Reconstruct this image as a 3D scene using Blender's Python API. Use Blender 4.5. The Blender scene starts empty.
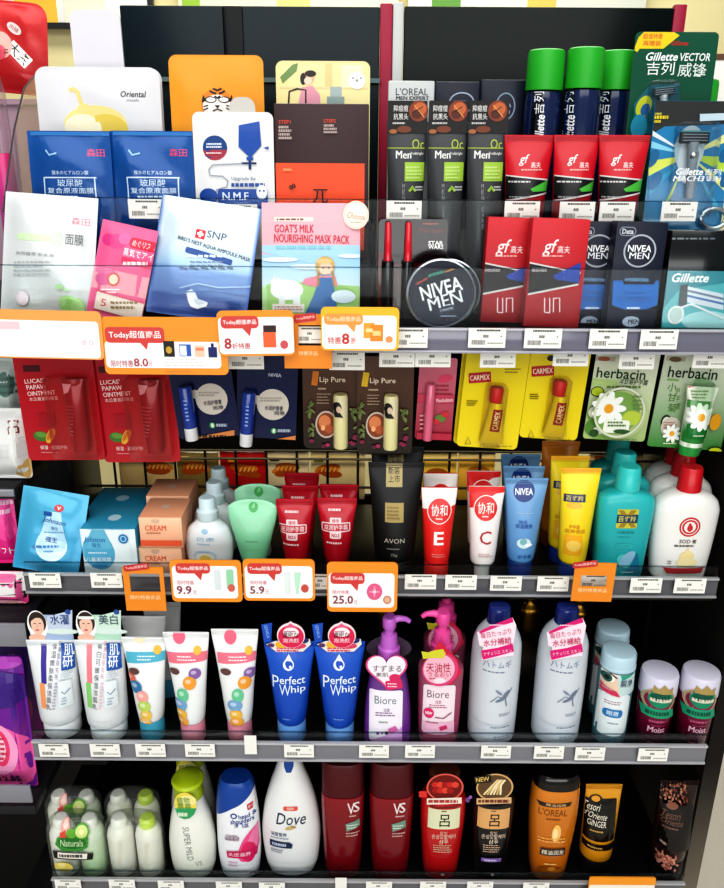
import bpy, bmesh, math, random
from mathutils import Matrix, Vector
random.seed(7)
SC = bpy.context.scene
COL = SC.collection
# ------------------------------------------------------------------ camera model (metres, Z up, camera looks along +Y and down)
F, TH, ROLL, CZ = 800.0, math.radians(20.2), math.radians(0.4), 1.40
CT, ST = math.cos(TH), math.sin(TH)
def ray(px, py):
    u0, v0 = px - 362.0, py - 444.0
    u = u0 * math.cos(ROLL) + v0 * math.sin(ROLL)
    v = -u0 * math.sin(ROLL) + v0 * math.cos(ROLL)
    fw = F * CT - v * ST
    return u / fw, (-F * ST - v * CT) / fw
def pt(px, py, Y):
    a, b = ray(px, py)
    return Vector((Y * a, Y, CZ + Y * b))
def project(p):
    x, y, z = p[0], p[1], p[2] - CZ
    d = y * CT - z * ST
    u = F * x / d
    v = F * (-y * ST - z * CT) / d
    return 362 + u * math.cos(ROLL) - v * math.sin(ROLL), 444 + u * math.sin(ROLL) + v * math.cos(ROLL)
cam = bpy.data.cameras.new('camera')
cam.sensor_fit = 'VERTICAL'; cam.sensor_height = 24.0; cam.lens = 24.0 * F / 888.0
cam.clip_start = 0.02
co = bpy.data.objects.new('camera', cam); COL.objects.link(co)
fwd = Vector((0, CT, -ST)); dn = Vector((0, -ST, -CT)); rt = Vector((1, 0, 0))
rr = rt * math.cos(ROLL) - dn * math.sin(ROLL)
dd = rt * math.sin(ROLL) + dn * math.cos(ROLL)
mw = Matrix((rr, -dd, -fwd)).transposed().to_4x4(); mw.translation = (0, 0, CZ)
co.matrix_world = mw
SC.camera = co
# ------------------------------------------------------------------ colour and materials
def lin(c): return c / 12.92 if c <= 0.04045 else ((c + 0.055) / 1.055) ** 2.4
_hx = {}
def hx(s):
    if not isinstance(s, str): return s
    if s not in _hx:
        t = s.lstrip('#')
        if len(t) == 3: t = ''.join(c * 2 for c in t)
        _hx[s] = tuple(lin(int(t[i:i + 2], 16) / 255) for i in (0, 2, 4)) + (1.0,)
    return _hx[s]
def mix(a, b, t):
    a, b = hx(a), hx(b); t = min(1, max(0, t))
    return tuple(a[i] * (1 - t) + b[i] * t for i in range(3)) + (1.0,)
MATS = {}
def _base(name):
    m = bpy.data.materials.new(name); m.use_nodes = True
    nt = m.node_tree; nt.nodes.clear()
    out = nt.nodes.new('ShaderNodeOutputMaterial')
    at = nt.nodes.new('ShaderNodeAttribute'); at.attribute_name = 'Col'
    return m, nt, out, at
def solid(key, rough, metal=0.0, coat=0.0, bump=0.0, bscale=300.0, spec=0.5, sss=0.0):
    m, nt, out, at = _base(key)
    p = nt.nodes.new('ShaderNodeBsdfPrincipled')
    nt.links.new(at.outputs['Color'], p.inputs['Base Color'])
    p.inputs['Roughness'].default_value = rough; p.inputs['Metallic'].default_value = metal
    p.inputs['Coat Weight'].default_value = coat; p.inputs['Coat Roughness'].default_value = 0.08
    p.inputs['Specular IOR Level'].default_value = spec
    if bump:
        tc = nt.nodes.new('ShaderNodeTexCoord'); n = nt.nodes.new('ShaderNodeTexNoise')
        n.inputs['Scale'].default_value = bscale; n.inputs['Detail'].default_value = 3
        b = nt.nodes.new('ShaderNodeBump'); b.inputs['Strength'].default_value = bump; b.inputs['Distance'].default_value = 0.002
        nt.links.new(tc.outputs['Object'], n.inputs['Vector']); nt.links.new(n.outputs['Fac'], b.inputs['Height'])
        nt.links.new(b.outputs['Normal'], p.inputs['Normal'])
    nt.links.new(p.outputs['BSDF'], out.inputs['Surface'])
    MATS[key] = m
def seethrough(key, base, edge, rough, haze):
    """clear plastic: transparent, with a glossy sheen that rises at grazing angles and a little milky haze"""
    m, nt, out, at = _base(key)
    tr = nt.nodes.new('ShaderNodeBsdfTransparent'); gl = nt.nodes.new('ShaderNodeBsdfGlossy'); df = nt.nodes.new('ShaderNodeBsdfDiffuse')
    gl.inputs['Roughness'].default_value = rough
    nt.links.new(at.outputs['Color'], tr.inputs['Color']); nt.links.new(at.outputs['Color'], df.inputs['Color'])
    lw = nt.nodes.new('ShaderNodeLayerWeight'); lw.inputs['Blend'].default_value = 0.35
    mr = nt.nodes.new('ShaderNodeMapRange'); mr.inputs['To Min'].default_value = base; mr.inputs['To Max'].default_value = edge
    nt.links.new(lw.outputs['Fresnel'], mr.inputs['Value'])
    m1 = nt.nodes.new('ShaderNodeMixShader'); m1.inputs[0].default_value = haze
    nt.links.new(tr.outputs[0], m1.inputs[1]); nt.links.new(df.outputs[0], m1.inputs[2])
    m2 = nt.nodes.new('ShaderNodeMixShader')
    nt.links.new(mr.outputs[0], m2.inputs[0]); nt.links.new(m1.outputs[0], m2.inputs[1]); nt.links.new(gl.outputs[0], m2.inputs[2])
    nt.links.new(m2.outputs[0], out.inputs['Surface'])
    MATS[key] = m
solid('plastic', 0.32, coat=0.15)
solid('gloss', 0.16, coat=0.5)
solid('satin', 0.45)
solid('paper', 0.65, bump=0.05, bscale=900)
solid('foil', 0.26, metal=0.1, coat=0.25, bump=0.55, bscale=36, spec=0.4)
solid('film', 0.35, coat=0.1, bump=0.1, bscale=45, spec=0.4)
solid('metal', 0.28, metal=1.0)
solid('black_metal', 0.4, bump=0.02, bscale=300)
solid('wall_paint', 0.8, bump=0.1, bscale=120)
solid('matte_black', 0.9, spec=0.1)
solid('dark_glass', 0.2, spec=0.22)
seethrough('acrylic', 0.003, 0.14, 0.08, 0.003)
seethrough('blister', 0.025, 0.6, 0.09, 0.008)
seethrough('wrap', 0.012, 0.25, 0.1, 0.06)
seethrough('liquid', 0.05, 0.6, 0.1, 0.55)
seethrough('milk', 0.05, 0.6, 0.1, 0.86)
# ------------------------------------------------------------------ geometry containers
class Geo:
    def __init__(s): s.v, s.f, s.c, s.m, s.sm = [], [], [], [], []
    def add(s, verts, faces, col, m='plastic', smooth=True):
        o = len(s.v); s.v += [tuple(v) for v in verts]
        for f in faces:
            s.f.append(tuple(i + o for i in f)); s.m.append(m); s.sm.append(smooth)
            s.c.append([col(*verts[i]) for i in f] if callable(col) else hx(col))
        return s
    def join(s, g):
        o = len(s.v); s.v += g.v; s.f += [tuple(i + o for i in f) for f in g.f]; s.c += g.c; s.m += g.m; s.sm += g.sm
        return s
    def moved(s, M):
        s.v = [tuple(M @ Vector(v)) for v in s.v]; return s
def mesh_obj(name, g, parent=None, angle=38, label=None):
    me = bpy.data.meshes.new(name)
    me.from_pydata(g.v, [], g.f)
    keys = []
    for k in g.m:
        if k not in keys: keys.append(k)
    for k in keys: me.materials.append(MATS[k])
    me.polygons.foreach_set('material_index', [keys.index(k) for k in g.m])
    me.polygons.foreach_set('use_smooth', g.sm)
    ca = me.color_attributes.new('Col', 'FLOAT_COLOR', 'CORNER')
    buf = []
    for f, c in zip(g.f, g.c):
        if isinstance(c, list):
            for k in c: buf += hx(k)
        else: buf += list(c) * len(f)
    ca.data.foreach_set('color', buf)
    me.update(); me.set_sharp_from_angle(angle=math.radians(angle))
    o = bpy.data.objects.new(name, me); COL.objects.link(o)
    if label: o["label"] = label
    if parent is not None: o.parent = parent
    return o
def box_geo(x0, y0, z0, x1, y1, z1, col, m='plastic', bev=0.0, topcol=None, sidecol=None):
    bm = bmesh.new(); bmesh.ops.create_cube(bm, size=1)
    for v in bm.verts:
        v.co = Vector(((x0 + x1) / 2 + v.co.x * (x1 - x0), (y0 + y1) / 2 + v.co.y * (y1 - y0), (z0 + z1) / 2 + v.co.z * (z1 - z0)))
    if bev: bmesh.ops.bevel(bm, geom=list(bm.edges), offset=bev, segments=2, affect='EDGES', profile=0.5)
    bm.normal_update()
    g = Geo(); bm.verts.index_update()
    g.v = [tuple(v.co) for v in bm.verts]
    for f in bm.faces:
        c = col
        if topcol and f.normal.z > 0.7: c = topcol
        if sidecol and abs(f.normal.x) > 0.7: c = sidecol
        g.f.append(tuple(v.index for v in f.verts)); g.m.append(m); g.sm.append(False)
        g.c.append([c(*v.co) for v in f.verts] if callable(c) else hx(c))
    bm.free(); return g
def outline(w, h, r, z0=0.0, seg=6):
    """rounded rectangle in x,z standing on z0; r is one radius or (bl,br,tr,tl)"""
    rs = (r,) * 4 if not isinstance(r, (tuple, list)) else r
    cs = [(-w / 2, 0, 180), (w / 2, 0, 270), (w / 2, h, 0), (-w / 2, h, 90)]
    out = []
    for (x, z, a0), q in zip(cs, rs):
        q = min(q, w / 2, h / 2)
        if q <= 1e-6: out.append((x, z0 + z)); continue
        cx = x + q if x < 0 else x - q; cz = z + q if z < h / 2 else z - q
        for k in range(seg + 1):
            a = math.radians(a0 + 90 * k / seg)
            out.append((cx + q * math.cos(a), z0 + cz + q * math.sin(a)))
    return out
def extrude(pts, y0, y1, col, m='plastic', sidecol=None):
    """flat outline in x,z pulled from y0 (front) to y1 (back)"""
    n = len(pts); g = Geo()
    A = [(x, y0, z) for x, z in pts]; B = [(x, y1, z) for x, z in pts]
    g.add(A + B, [tuple(range(n))], col, m, False)
    g.add(A + B, [tuple(range(2 * n - 1, n - 1, -1))] + [(i + n, (i + 1) % n + n, (i + 1) % n, i) for i in range(n)], sidecol or col, m, False)
    return g
def tube_path(path, r, col, m='plastic', seg=8, closed=False):
    P = [Vector(p) for p in path]; n = len(P); vs = []; fs = []
    rad = r if isinstance(r, (list, tuple)) else [r] * n
    for i, p in enumerate(P):
        d = (P[(i + 1) % n] - P[i - 1]) if closed else (P[min(i + 1, n - 1)] - P[max(i - 1, 0)])
        d.normalize(); up = Vector((0, 0, 1)) if abs(d.z) < 0.9 else Vector((0, 1, 0))
        s = d.cross(up).normalized(); t = s.cross(d)
        for k in range(seg):
            a = 2 * math.pi * k / seg; vs.append(p + (s * math.cos(a) + t * math.sin(a)) * rad[i])
    for i in range(n if closed else n - 1):
        for k in range(seg):
            j = (i + 1) % n
            fs.append((i * seg + k, i * seg + (k + 1) % seg, j * seg + (k + 1) % seg, j * seg + k))
    if not closed: fs += [tuple(range(seg - 1, -1, -1)), tuple((n - 1) * seg + k for k in range(seg))]
    return Geo().add(vs, fs, col, m, True)
def ring_pts(a, b, n, seg, x0=0.0, y0=0.0):
    out = []
    for k in range(seg):
        t = 2 * math.pi * k / seg; c, s = math.cos(t), math.sin(t)
        out.append((x0 + a * math.copysign(abs(c) ** (2 / n), c), y0 + b * math.copysign(abs(s) ** (2 / n), s)))
    return out
class Loft:
    """stack of superellipse rings (z, half width, half depth, exponent); keeps its own front-surface function"""
    def __init__(s, keys, smooth=True, sub=5, y0=0.0, x0=0.0):
        s.y0, s.x0 = y0, x0; R = []
        K = [tuple(k) + ((2.0,) if len(k) < 4 else ()) for k in keys]
        for i in range(len(K) - 1):
            p0, p1, p2, p3 = K[max(i - 1, 0)], K[i], K[i + 1], K[min(i + 2, len(K) - 1)]
            n = 1 if (not smooth or p2[0] - p1[0] < 1e-4) else sub
            for j in range(n):
                t = j / n
                if smooth:
                    q = []
                    for c in range(4):
                        dz = p2[0] - p1[0]; d1 = p2[c] - p1[c]; sl = d1 / dz
                        def tg(a, b):
                            if b[0] - a[0] < 1e-4: return sl
                            o_ = (b[c] - a[c]) / (b[0] - a[0])
                            return 0.0 if o_ * sl <= 0 else 2 * o_ * sl / (o_ + sl)
                        m1 = (tg(p0, p1) if i > 0 else sl) * dz
                        m2 = (tg(p2, p3) if i < len(K) - 2 else sl) * dz
                        if c == 0: q.append(p1[0] + d1 * t); continue
                        h00 = 2 * t ** 3 - 3 * t * t + 1; h10 = t ** 3 - 2 * t * t + t; h01 = -2 * t ** 3 + 3 * t * t; h11 = t ** 3 - t * t
                        q.append(h00 * p1[c] + h10 * m1 + h01 * p2[c] + h11 * m2)
                    R.append(tuple(q))
                else: R.append(tuple(p1[c] + (p2[c] - p1[c]) * t for c in range(4)))
        R.append(K[-1]); s.R = R
    def geo(s, col, m='plastic', seg=40, bottom=True, top=True):
        g = Geo(); vs = []; fs = []
        for z, a, b, n in s.R: vs += [(x, y, z) for x, y in ring_pts(a, b, n, seg, s.x0, s.y0)]
        for i in range(len(s.R) - 1):
            for k in range(seg):
                k2 = (k + 1) % seg
                fs.append((i * seg + k, i * seg + k2, (i + 1) * seg + k2, (i + 1) * seg + k))
        if bottom: fs.append(tuple(range(seg - 1, -1, -1)))
        if top: fs.append(tuple((len(s.R) - 1) * seg + k for k in range(seg)))
        return g.add(vs, fs, col, m, True)
    def at(s, z):
        R = s.R
        if z <= R[0][0]: return R[0]
        for i in range(len(R) - 1):
            if z <= R[i + 1][0]:
                d = R[i + 1][0] - R[i][0]; t = 0 if d < 1e-9 else (z - R[i][0]) / d
                return tuple(R[i][c] + (R[i + 1][c] - R[i][c]) * t for c in range(4))
        return R[-1]
    def S(s, x, z):
        _, a, b, n = s.at(z); q = (x - s.x0) / max(a, 1e-6); q = max(-0.985, min(0.985, q))
        return s.x0 + q * a, s.y0 - b * (1 - abs(q) ** n) ** (1 / n)
class Pillow:
    """flat sealed sachet: grid that bulges between crimped edges, with soft wrinkles"""
    def __init__(s, w, h, t, r=0.0, seal=0.006, wr=0.0006, seed=1, hw=None, taper=0.0):
        s.w, s.h, s.t, s.r, s.seal, s.wr = w, h, t, r, seal, wr; s.hwf = hw; s.taper = taper
        q = random.Random(seed); s.ph = [(q.uniform(30, 90), q.uniform(20, 110), q.uniform(0, 6)) for _ in range(5)]
    def hw(s, z):
        if s.hwf: return s.hwf(z)
        d = min(z, s.h - z); e = 0
        if d < s.r: e = s.r - math.sqrt(max(0, s.r ** 2 - (s.r - d) ** 2))
        return s.w / 2 * (1 - s.taper * z / s.h) - e
    def y(s, x, z):
        a = max(s.hw(z), 1e-5); ex = max(0, 1 - max(0, abs(x) - (a - s.w * .25)) / (s.w * .25 - s.seal)) if abs(x) > a - s.w * .25 else 1
        k = s.h * .22
        dz = min(z, s.h - z) - s.seal; ez = 1 if dz > k else max(0, dz / k)
        e = math.sin(ex * math.pi / 2) * math.sin(ez * math.pi / 2)
        w = sum(math.sin(x * p + z * q + f) for p, q, f in s.ph) * s.wr * (0.35 + 0.65 * e)
        return -(0.0006 + s.t / 2 * e) - (w if e > 0 else 0)
    def geo(s, col, m='foil', nx=22, nz=30, backcol=None):
        zs = [s.h * k / nz for k in range(nz + 1)]
        if s.r: zs = sorted(set(zs + [s.r * (1 - math.cos(math.pi / 2 * k / 6)) for k in range(7)] + [s.h - s.r * (1 - math.cos(math.pi / 2 * k / 6)) for k in range(7)]))
        A, B, fs = [], [], []
        for z in zs:
            a = s.hw(z)
            for i in range(nx + 1):
                x = a * (2 * i / nx - 1); y = s.y(x, z); A.append((x, y, z)); B.append((x, max(0.0003, -y * .6), z))
        n = nx + 1; N = len(A); g = Geo(); rows = len(zs)
        fs = [(j * n + i, j * n + i + 1, (j + 1) * n + i + 1, (j + 1) * n + i) for j in range(rows - 1) for i in range(nx)]
        g.add(A, fs, col, m); g.add(B, [f[::-1] for f in fs], backcol or col, m)
        e = [j * n for j in range(rows)] ; e2 = [j * n + nx for j in range(rows)]
        rim = [(e[j], e[j + 1], e[j + 1] + N, e[j] + N)[::-1] for j in range(rows - 1)] + [(e2[j], e2[j + 1], e2[j + 1] + N, e2[j] + N) for j in range(rows - 1)]
        top = (rows - 1) * n
        rim += [(i, i + 1, i + 1 + N, i + N) for i in range(nx)] + [(top + i, top + i + 1, top + i + 1 + N, top + i + N)[::-1] for i in range(nx)]
        return g.add(A + B, rim, backcol or col, m)
    def S(s, x, z):
        z = max(0.0002, min(s.h - 0.0002, z)); a = s.hw(z); x = max(-a * .995, min(a * .995, x)); return x, s.y(x, z)
class Flat:
    def __init__(s, y, clip=True): s.yv, s.clip = y, clip
    def S(s, x, z): return x, s.yv
# ------------------------------------------------------------------ lettering and printed graphics
_tx = {}
def text2d(t, bold=0.0, shear=0.0):
    bold = min(bold, .006 if any(ord(c) > 0x2e80 for c in t) else .022)
    k = (t, bold, shear)
    if k not in _tx:
        c = bpy.data.curves.new('lettering', 'FONT'); c.body = t; c.resolution_u = 2; c.offset = bold; c.shear = shear
        o = bpy.data.objects.new('lettering', c); COL.objects.link(o)
        dg = bpy.context.evaluated_depsgraph_get(); e = o.evaluated_get(dg); me = e.to_mesh()
        V = [(v.co.x, v.co.y) for v in me.vertices]; P = [tuple(p.vertices) for p in me.polygons]
        e.to_mesh_clear(); bpy.data.objects.remove(o); bpy.data.curves.remove(c)
        if not V: V = [(0, 0), (1, 1)]; P = []
        x0 = min(v[0] for v in V); x1 = max(v[0] for v in V); y0 = min(v[1] for v in V); y1 = max(v[1] for v in V)
        _tx[k] = ([(x - (x0 + x1) / 2, y - (y0 + y1) / 2) for x, y in V], P, max(x1 - x0, 1e-4), max(y1 - y0, 1e-4))
    return _tx[k]
class Ink:
    """graphics printed on one surface; positions read off the photograph, sizes in the same photograph units"""
    def __init__(s, it, surf, m='plastic', grid=0.0, off=0.00025, step=0.00006):
        s.it, s.surf, s.m, s.grid, s.off, s.step = it, surf, m, grid, off, step
        s.V, s.P = [], []; s.lay = 0
    def _add(s, pts, faces, col, m=None):
        o = len(s.V); s.V += pts; s.lay += 1
        for f in faces: s.P.append((tuple(i + o for i in f), hx(col), s.lay, m or s.m))
        return s
    def poly(s, pts, col, m=None):
        return s._add([s.it.L(*p) for p in pts], [tuple(range(len(pts)))], col, m)
    def rect(s, x0, y0, x1, y1, col, r=0, rot=0, m=None):
        cx, cz = s.it.L((x0 + x1) / 2, (y0 + y1) / 2); w, h = abs(x1 - x0) * s.it.ux, abs(y1 - y0) * s.it.uz
        pts = outline(w, h, r * s.it.ux, -h / 2, 4); a = math.radians(-rot)
        pts = [(cx + x * math.cos(a) - z * math.sin(a), cz + x * math.sin(a) + z * math.cos(a)) for x, z in pts]
        return s._add(pts, [tuple(range(len(pts)))], col, m)
    def ell(s, x, y, rx, ry, col, rot=0, m=None, n=28):
        cx, cz = s.it.L(x, y); a = math.radians(-rot); pts = []
        for k in range(n):
            t = 2 * math.pi * k / n; p, q = rx * s.it.ux * math.cos(t), ry * s.it.uz * math.sin(t)
            pts.append((cx + p * math.cos(a) - q * math.sin(a), cz + p * math.sin(a) + q * math.cos(a)))
        return s._add(pts, [tuple(range(n))], col, m)
    def ring(s, x, y, rx, ry, wd, col, n=40, m=None, a0=0, a1=360):
        cx, cz = s.it.L(x, y); ux, uz = s.it.ux, s.it.uz; A = []
        for k in range(n + 1):
            t = math.radians(a0 + (a1 - a0) * k / n)
            A += [(cx + rx * ux * math.cos(t), cz + ry * uz * math.sin(t)), (cx + (rx - wd) * ux * math.cos(t), cz + (ry - wd) * uz * math.sin(t))]
        return s._add(A, [(2 * k, 2 * k + 2, 2 * k + 3, 2 * k + 1) for k in range(n)], col, m)
    def line(s, pts, wd, col, m=None):
        Q = [s.it.L(*p) for p in pts]; A = []; hw = wd * s.it.ux / 2
        for i, (x, z) in enumerate(Q):
            p, n = Q[max(i - 1, 0)], Q[min(i + 1, len(Q) - 1)]; dx, dz = n[0] - p[0], n[1] - p[1]; l = math.hypot(dx, dz) or 1
            A += [(x - dz / l * hw, z + dx / l * hw), (x + dz / l * hw, z - dx / l * hw)]
        return s._add(A, [(2 * k, 2 * k + 1, 2 * k + 3, 2 * k + 2) for k in range(len(Q) - 1)], col, m)
    def text(s, t, x, y, w=None, h=None, col='#fff', bold=0.0, rot=0, shear=0.0, m=None):
        fat = bold if 'M' in t else 0
        V, P, tw, th = text2d(t, 0 if fat else bold, shear); ux, uz = s.it.ux, s.it.uz
        kx = w * ux / tw if w else None; kz = h * uz / th if h else None
        kx = kx if kx else kz; kz = kz if kz else kx
        cx, cz = s.it.L(x, y); a = math.radians(-rot)
        if fat:  # heavier strokes: the same letters again a hair to each side
            e = min(fat, .022) * kx * 1.3
            for q_ in (-e, e): s._add([(cx + q_ + p * kx * math.cos(a) - q * kz * math.sin(a), cz + p * kx * math.sin(a) + q * kz * math.cos(a)) for p, q in V], P, col, m)
        return s._add([(cx + p * kx * math.cos(a) - q * kz * math.sin(a), cz + p * kx * math.sin(a) + q * kz * math.cos(a)) for p, q in V], P, col, m)
    def vtext(s, t, x, y0, y1, w, col, bold=0.0):
        n = len(t); st = (y1 - y0) / n
        for i, ch in enumerate(t): s.text(ch, x, y0 + st * (i + .5), w, st * .8, col, bold)
        return s
    def small(s, x0, y0, x1, y1, n, col, seed=0, k=0.5):
        """rows of tiny print: short bars of uneven length"""
        q = random.Random(seed + int(x0 * 7 + y0)); st = (y1 - y0) / n
        for i in range(n):
            y = y0 + st * (i + .5); x = x0; e = x0 + (x1 - x0) * q.uniform(.7, 1)
            while x < e:
                l = q.uniform(.05, .16) * (x1 - x0); s.rect(x, y - st * k / 2, min(x + l, e), y + st * k / 2, col); x += l + .03 * (x1 - x0)
        return s
    def bars(s, x0, y0, x1, y1, col, n=14, seed=0):
        q = random.Random(seed); st = (x1 - x0) / n
        for i in range(n): s.rect(x0 + st * i, y0, x0 + st * (i + q.uniform(.3, .75)), y1, col)
        return s
    def geo(s):
        bm = bmesh.new(); lay = bm.faces.layers.int.new('k')
        vs = [bm.verts.new((x, 0, z)) for x, z in s.V]
        for i, (f, c, l, m) in enumerate(s.P):
            try: fa = bm.faces.new([vs[j] for j in f])
            except ValueError: continue
            fa[lay] = i
        if s.grid: bmesh.ops.triangulate(bm, faces=[f for f in bm.faces if len(f.verts) > 4])
        if getattr(s.surf, 'clip', False):
            w, h = s.it.w / 2 - .0003, s.it.h - .0003
            for p, no in (((-w, 0, 0), (-1, 0, 0)), ((w, 0, 0), (1, 0, 0)), ((0, 0, .0003), (0, 0, -1)), ((0, 0, h), (0, 0, 1))):
                bmesh.ops.bisect_plane(bm, geom=bm.verts[:] + bm.edges[:] + bm.faces[:], plane_co=p, plane_no=no, dist=1e-7, clear_outer=True)
        if s.grid and s.V:
            xs = [v[0] for v in s.V]; zs = [v[1] for v in s.V]
            for lo, hi, no in ((min(xs), max(xs), (1, 0, 0)), (min(zs), max(zs), (0, 0, 1))):
                p = math.ceil(lo / s.grid) * s.grid
                while p < hi:
                    bmesh.ops.bisect_plane(bm, geom=bm.verts[:] + bm.edges[:] + bm.faces[:], plane_co=(no[0] * p, 0, no[2] * p), plane_no=no, dist=1e-6)
                    p += s.grid
        g = Geo()
        for f in bm.faces:
            if len(f.verts) < 3: continue
            i = f[lay]; _, c, l, m = s.P[i]; o = len(g.v)
            pts = []
            R = getattr(s.surf, 'R', None)
            if isinstance(s.surf, Pillow): R = [(0,), (s.surf.h,)]
            for v in f.verts:
                z = min(max(v.co.z, R[0][0] + .0003), R[-1][0] - .0003) if R else v.co.z
                x, y = s.surf.S(v.co.x, z); pts.append((x, y - s.off - l * s.step, z))
            nz = sum(pts[k][0] * pts[(k + 1) % len(pts)][2] - pts[(k + 1) % len(pts)][0] * pts[k][2] for k in range(len(pts)))
            if nz < 0: pts.reverse()
            g.v += pts; g.f.append(tuple(range(o, o + len(pts)))); g.c.append(c); g.m.append(m); g.sm.append(False)
        bm.free(); return g
# ------------------------------------------------------------------ things
Z = {'A': (0, 0, 3.017), 'B': (160, 0, 3.017), 'C': (360, 0, 3.62), 'D': (524, 0, 3.62), 'E': (0, 180, 3.62), 'F': (180, 180, 3.29), 'G': (360, 180, 3.62),
     'H': (524, 180, 3.62), 'I': (0, 330, 3.62), 'J': (180, 330, 3.62), 'K': (360, 330, 3.62), 'L': (524, 330, 3.62), 'M': (0, 460, 3.62), 'N': (180, 460, 3.62),
     'O': (360, 460, 3.62), 'P': (524, 430, 3.62), 'Q': (0, 590, 3.62), 'R': (180, 590, 3.62), 'S': (360, 590, 3.62), 'T': (524, 590, 3.62), 'U': (0, 728, 3.62),
     'V': (160, 728, 3.62), 'W': (340, 728, 3.62), 'X': (524, 728, 3.62), 'a': (0, 200, 6.58), 'b': (160, 40, 3.29), 'c': (590, 20, 4.037), 'd': (0, 300, 3.15), 'e': (580, 340, 5.03), 'f': (370, 570, 4.67),
     'g': (560, 590, 4.41), 'h': (0, 0, 4.43), 'i': (0, 350, 4.23), 'j': (0, 600, 4.23), '1': (0, 0, 1)}
def tag(o, label, cat, group=None, kind=None):
    o['label'] = label; o['category'] = cat
    if group: o['group'] = group
    if kind: o['kind'] = kind
    return o
class Item:
    def __init__(s, name, label, cat, cx, top, w, Y, bz=None, ry=None, lean=0, roll=0, yaw=0, zoom='1', group=None, d=0.0, bottom=None, place=True):
        if bz is None: bz = pt(cx, bottom, Y).z
        s.name, s.cat, s.group, s.bz, s.lean, s.roll, s.yaw, s.d, s.top = name, cat, group, bz, lean, roll, yaw, d, top
        bz = bz + 0.0008 + (0.0022 if lean else 0); s.bz = bz
        s.h = s._t(cx, top, Y, bz)
        s.ry = ry if ry is not None else (top + project((0, Y, bz))[1]) / 2
        s.base, s.w = s._base(cx, w, Y)
        s.z = Z[zoom]
        s.lift = s.w / 2 * abs(math.sin(math.radians(roll))); s.base.z += s.lift
        s.M = s._mat(s.base); s.Mi = s.M.inverted()
        s.root = bpy.data.objects.new(name, None); COL.objects.link(s.root); s.root.empty_display_size = 0.02
        s.root.matrix_world = s.M
        tag(s.root, label, cat, group)
        p = s.L(*s._inv(cx, s.ry)); q = s.L(*s._inv(cx + 10, s.ry)); r = s.L(*s._inv(cx, s.ry + 10))
        s.px = math.hypot(q[0] - p[0], q[1] - p[1]) / 10; s.pz = math.hypot(r[0] - p[0], r[1] - p[1]) / 10
        s.ux, s.uz = s.px / s.z[2], s.pz / s.z[2]
    def _t(s, cx, py, Y, bz):
        b = ray(cx, py)[1]; L = math.radians(s.lean)
        return (CZ + Y * b - bz) / (math.cos(L) - b * math.sin(L))
    def _base(s, cx, w, Y):
        t = s._t(cx, s.ry, Y, s.bz); Yr = Y + t * math.sin(math.radians(s.lean))
        X = Yr * ray(cx, s.ry)[0]; W = Yr * (ray(cx + w / 2, s.ry)[0] - ray(cx - w / 2, s.ry)[0])
        return Vector((X - t * math.sin(math.radians(s.roll)), Y, s.bz)), W
    def _mat(s, base):
        return Matrix.Translation(base) @ Matrix.Rotation(math.radians(s.yaw), 4, 'Z') @ Matrix.Rotation(math.radians(-s.lean), 4, 'X') @ Matrix.Rotation(math.radians(s.roll), 4, 'Y')
    def _inv(s, px, py): return (px - s.z[0]) * s.z[2], (py - s.z[1]) * s.z[2]
    def L(s, zx, zy):
        px, py = s.z[0] + zx / s.z[2], s.z[1] + zy / s.z[2]; a, b = ray(px, py)
        o = s.Mi @ Vector((0, 0, CZ)); dr = s.Mi.to_3x3() @ Vector((a, 1, b)); t = (-s.d - o.y) / dr.y; p = o + dr * t
        return p.x, p.z
    def part(s, name, g, parent=None, angle=38, label=None):
        o = mesh_obj(name, g, parent or s.root, angle)
        if label: o['label'] = label
        return o
    def ink(s, surf, m='plastic', grid=0.0, **k): return Ink(s, surf, m, grid, **k)
    def dup(s, label, cx, Y, bz=None, lean=None, roll=None, yaw=None, ry=None, scale=None):
        for k, v in (('bz', bz), ('lean', lean), ('roll', roll), ('yaw', yaw), ('ry', ry)):
            if v is not None: setattr(s, k, v + (0.003 if k == 'bz' else 0))
        base, _ = s._base(cx, 10, Y); base.z += s.w / 2 * abs(math.sin(math.radians(s.roll)))
        def cp(o, par):
            c = o.copy(); COL.objects.link(c)
            if par is not None: c.parent = par
            for ch in list(o.children): cp(ch, c)
            return c
        r = cp(s.root, None); r.matrix_world = s._mat(base)
        if scale: r.scale = (scale,) * 3
        tag(r, label, s.cat, s.group)
        return r
def structure(name, g): 
    o = mesh_obj(name, g); o['kind'] = 'structure'; return o
# ================================================================== light
w = bpy.data.worlds.new('world'); SC.world = w; w.use_nodes = True
w.node_tree.nodes['Background'].inputs[0].default_value = (0.90, 0.95, 1.0, 1); w.node_tree.nodes['Background'].inputs[1].default_value = 0.26
def area(name, loc, rot, sx, sy, e, col=(1, 1, 1)):
    l = bpy.data.lights.new(name, 'AREA'); l.shape = 'RECTANGLE'; l.size = sx; l.size_y = sy; l.energy = e; l.color = col
    o = bpy.data.objects.new(name, l); COL.objects.link(o); o.location = loc; o.rotation_euler = [math.radians(a) for a in rot]; return o
area('ceiling_or_fill_light', (-0.25, 0.15, 2.75), (14, 0, 0), 1.9, 0.6, 11, (1, 0.99, 0.97))
area('ceiling_or_fill_light', (0.1, -1.6, 2.9), (38, 0, 0), 3.6, 1.6, 42, (1, 0.99, 0.97))
area('ceiling_or_fill_light', (0.0, -2.2, 1.1), (88, 0, 0), 3.4, 1.0, 31, (1, 0.99, 0.98))  # added fill low in front, not a fixture; brightens the lower shelves
area('ceiling_or_fill_light', (0.0, 2.3, 2.75), (0, 0, 0), 2.0, 0.5, 30, (1, 0.97, 0.9))
SC.view_settings.view_transform = 'Standard'; SC.view_settings.look = 'High Contrast'; SC.view_settings.exposure = -0.08
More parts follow.
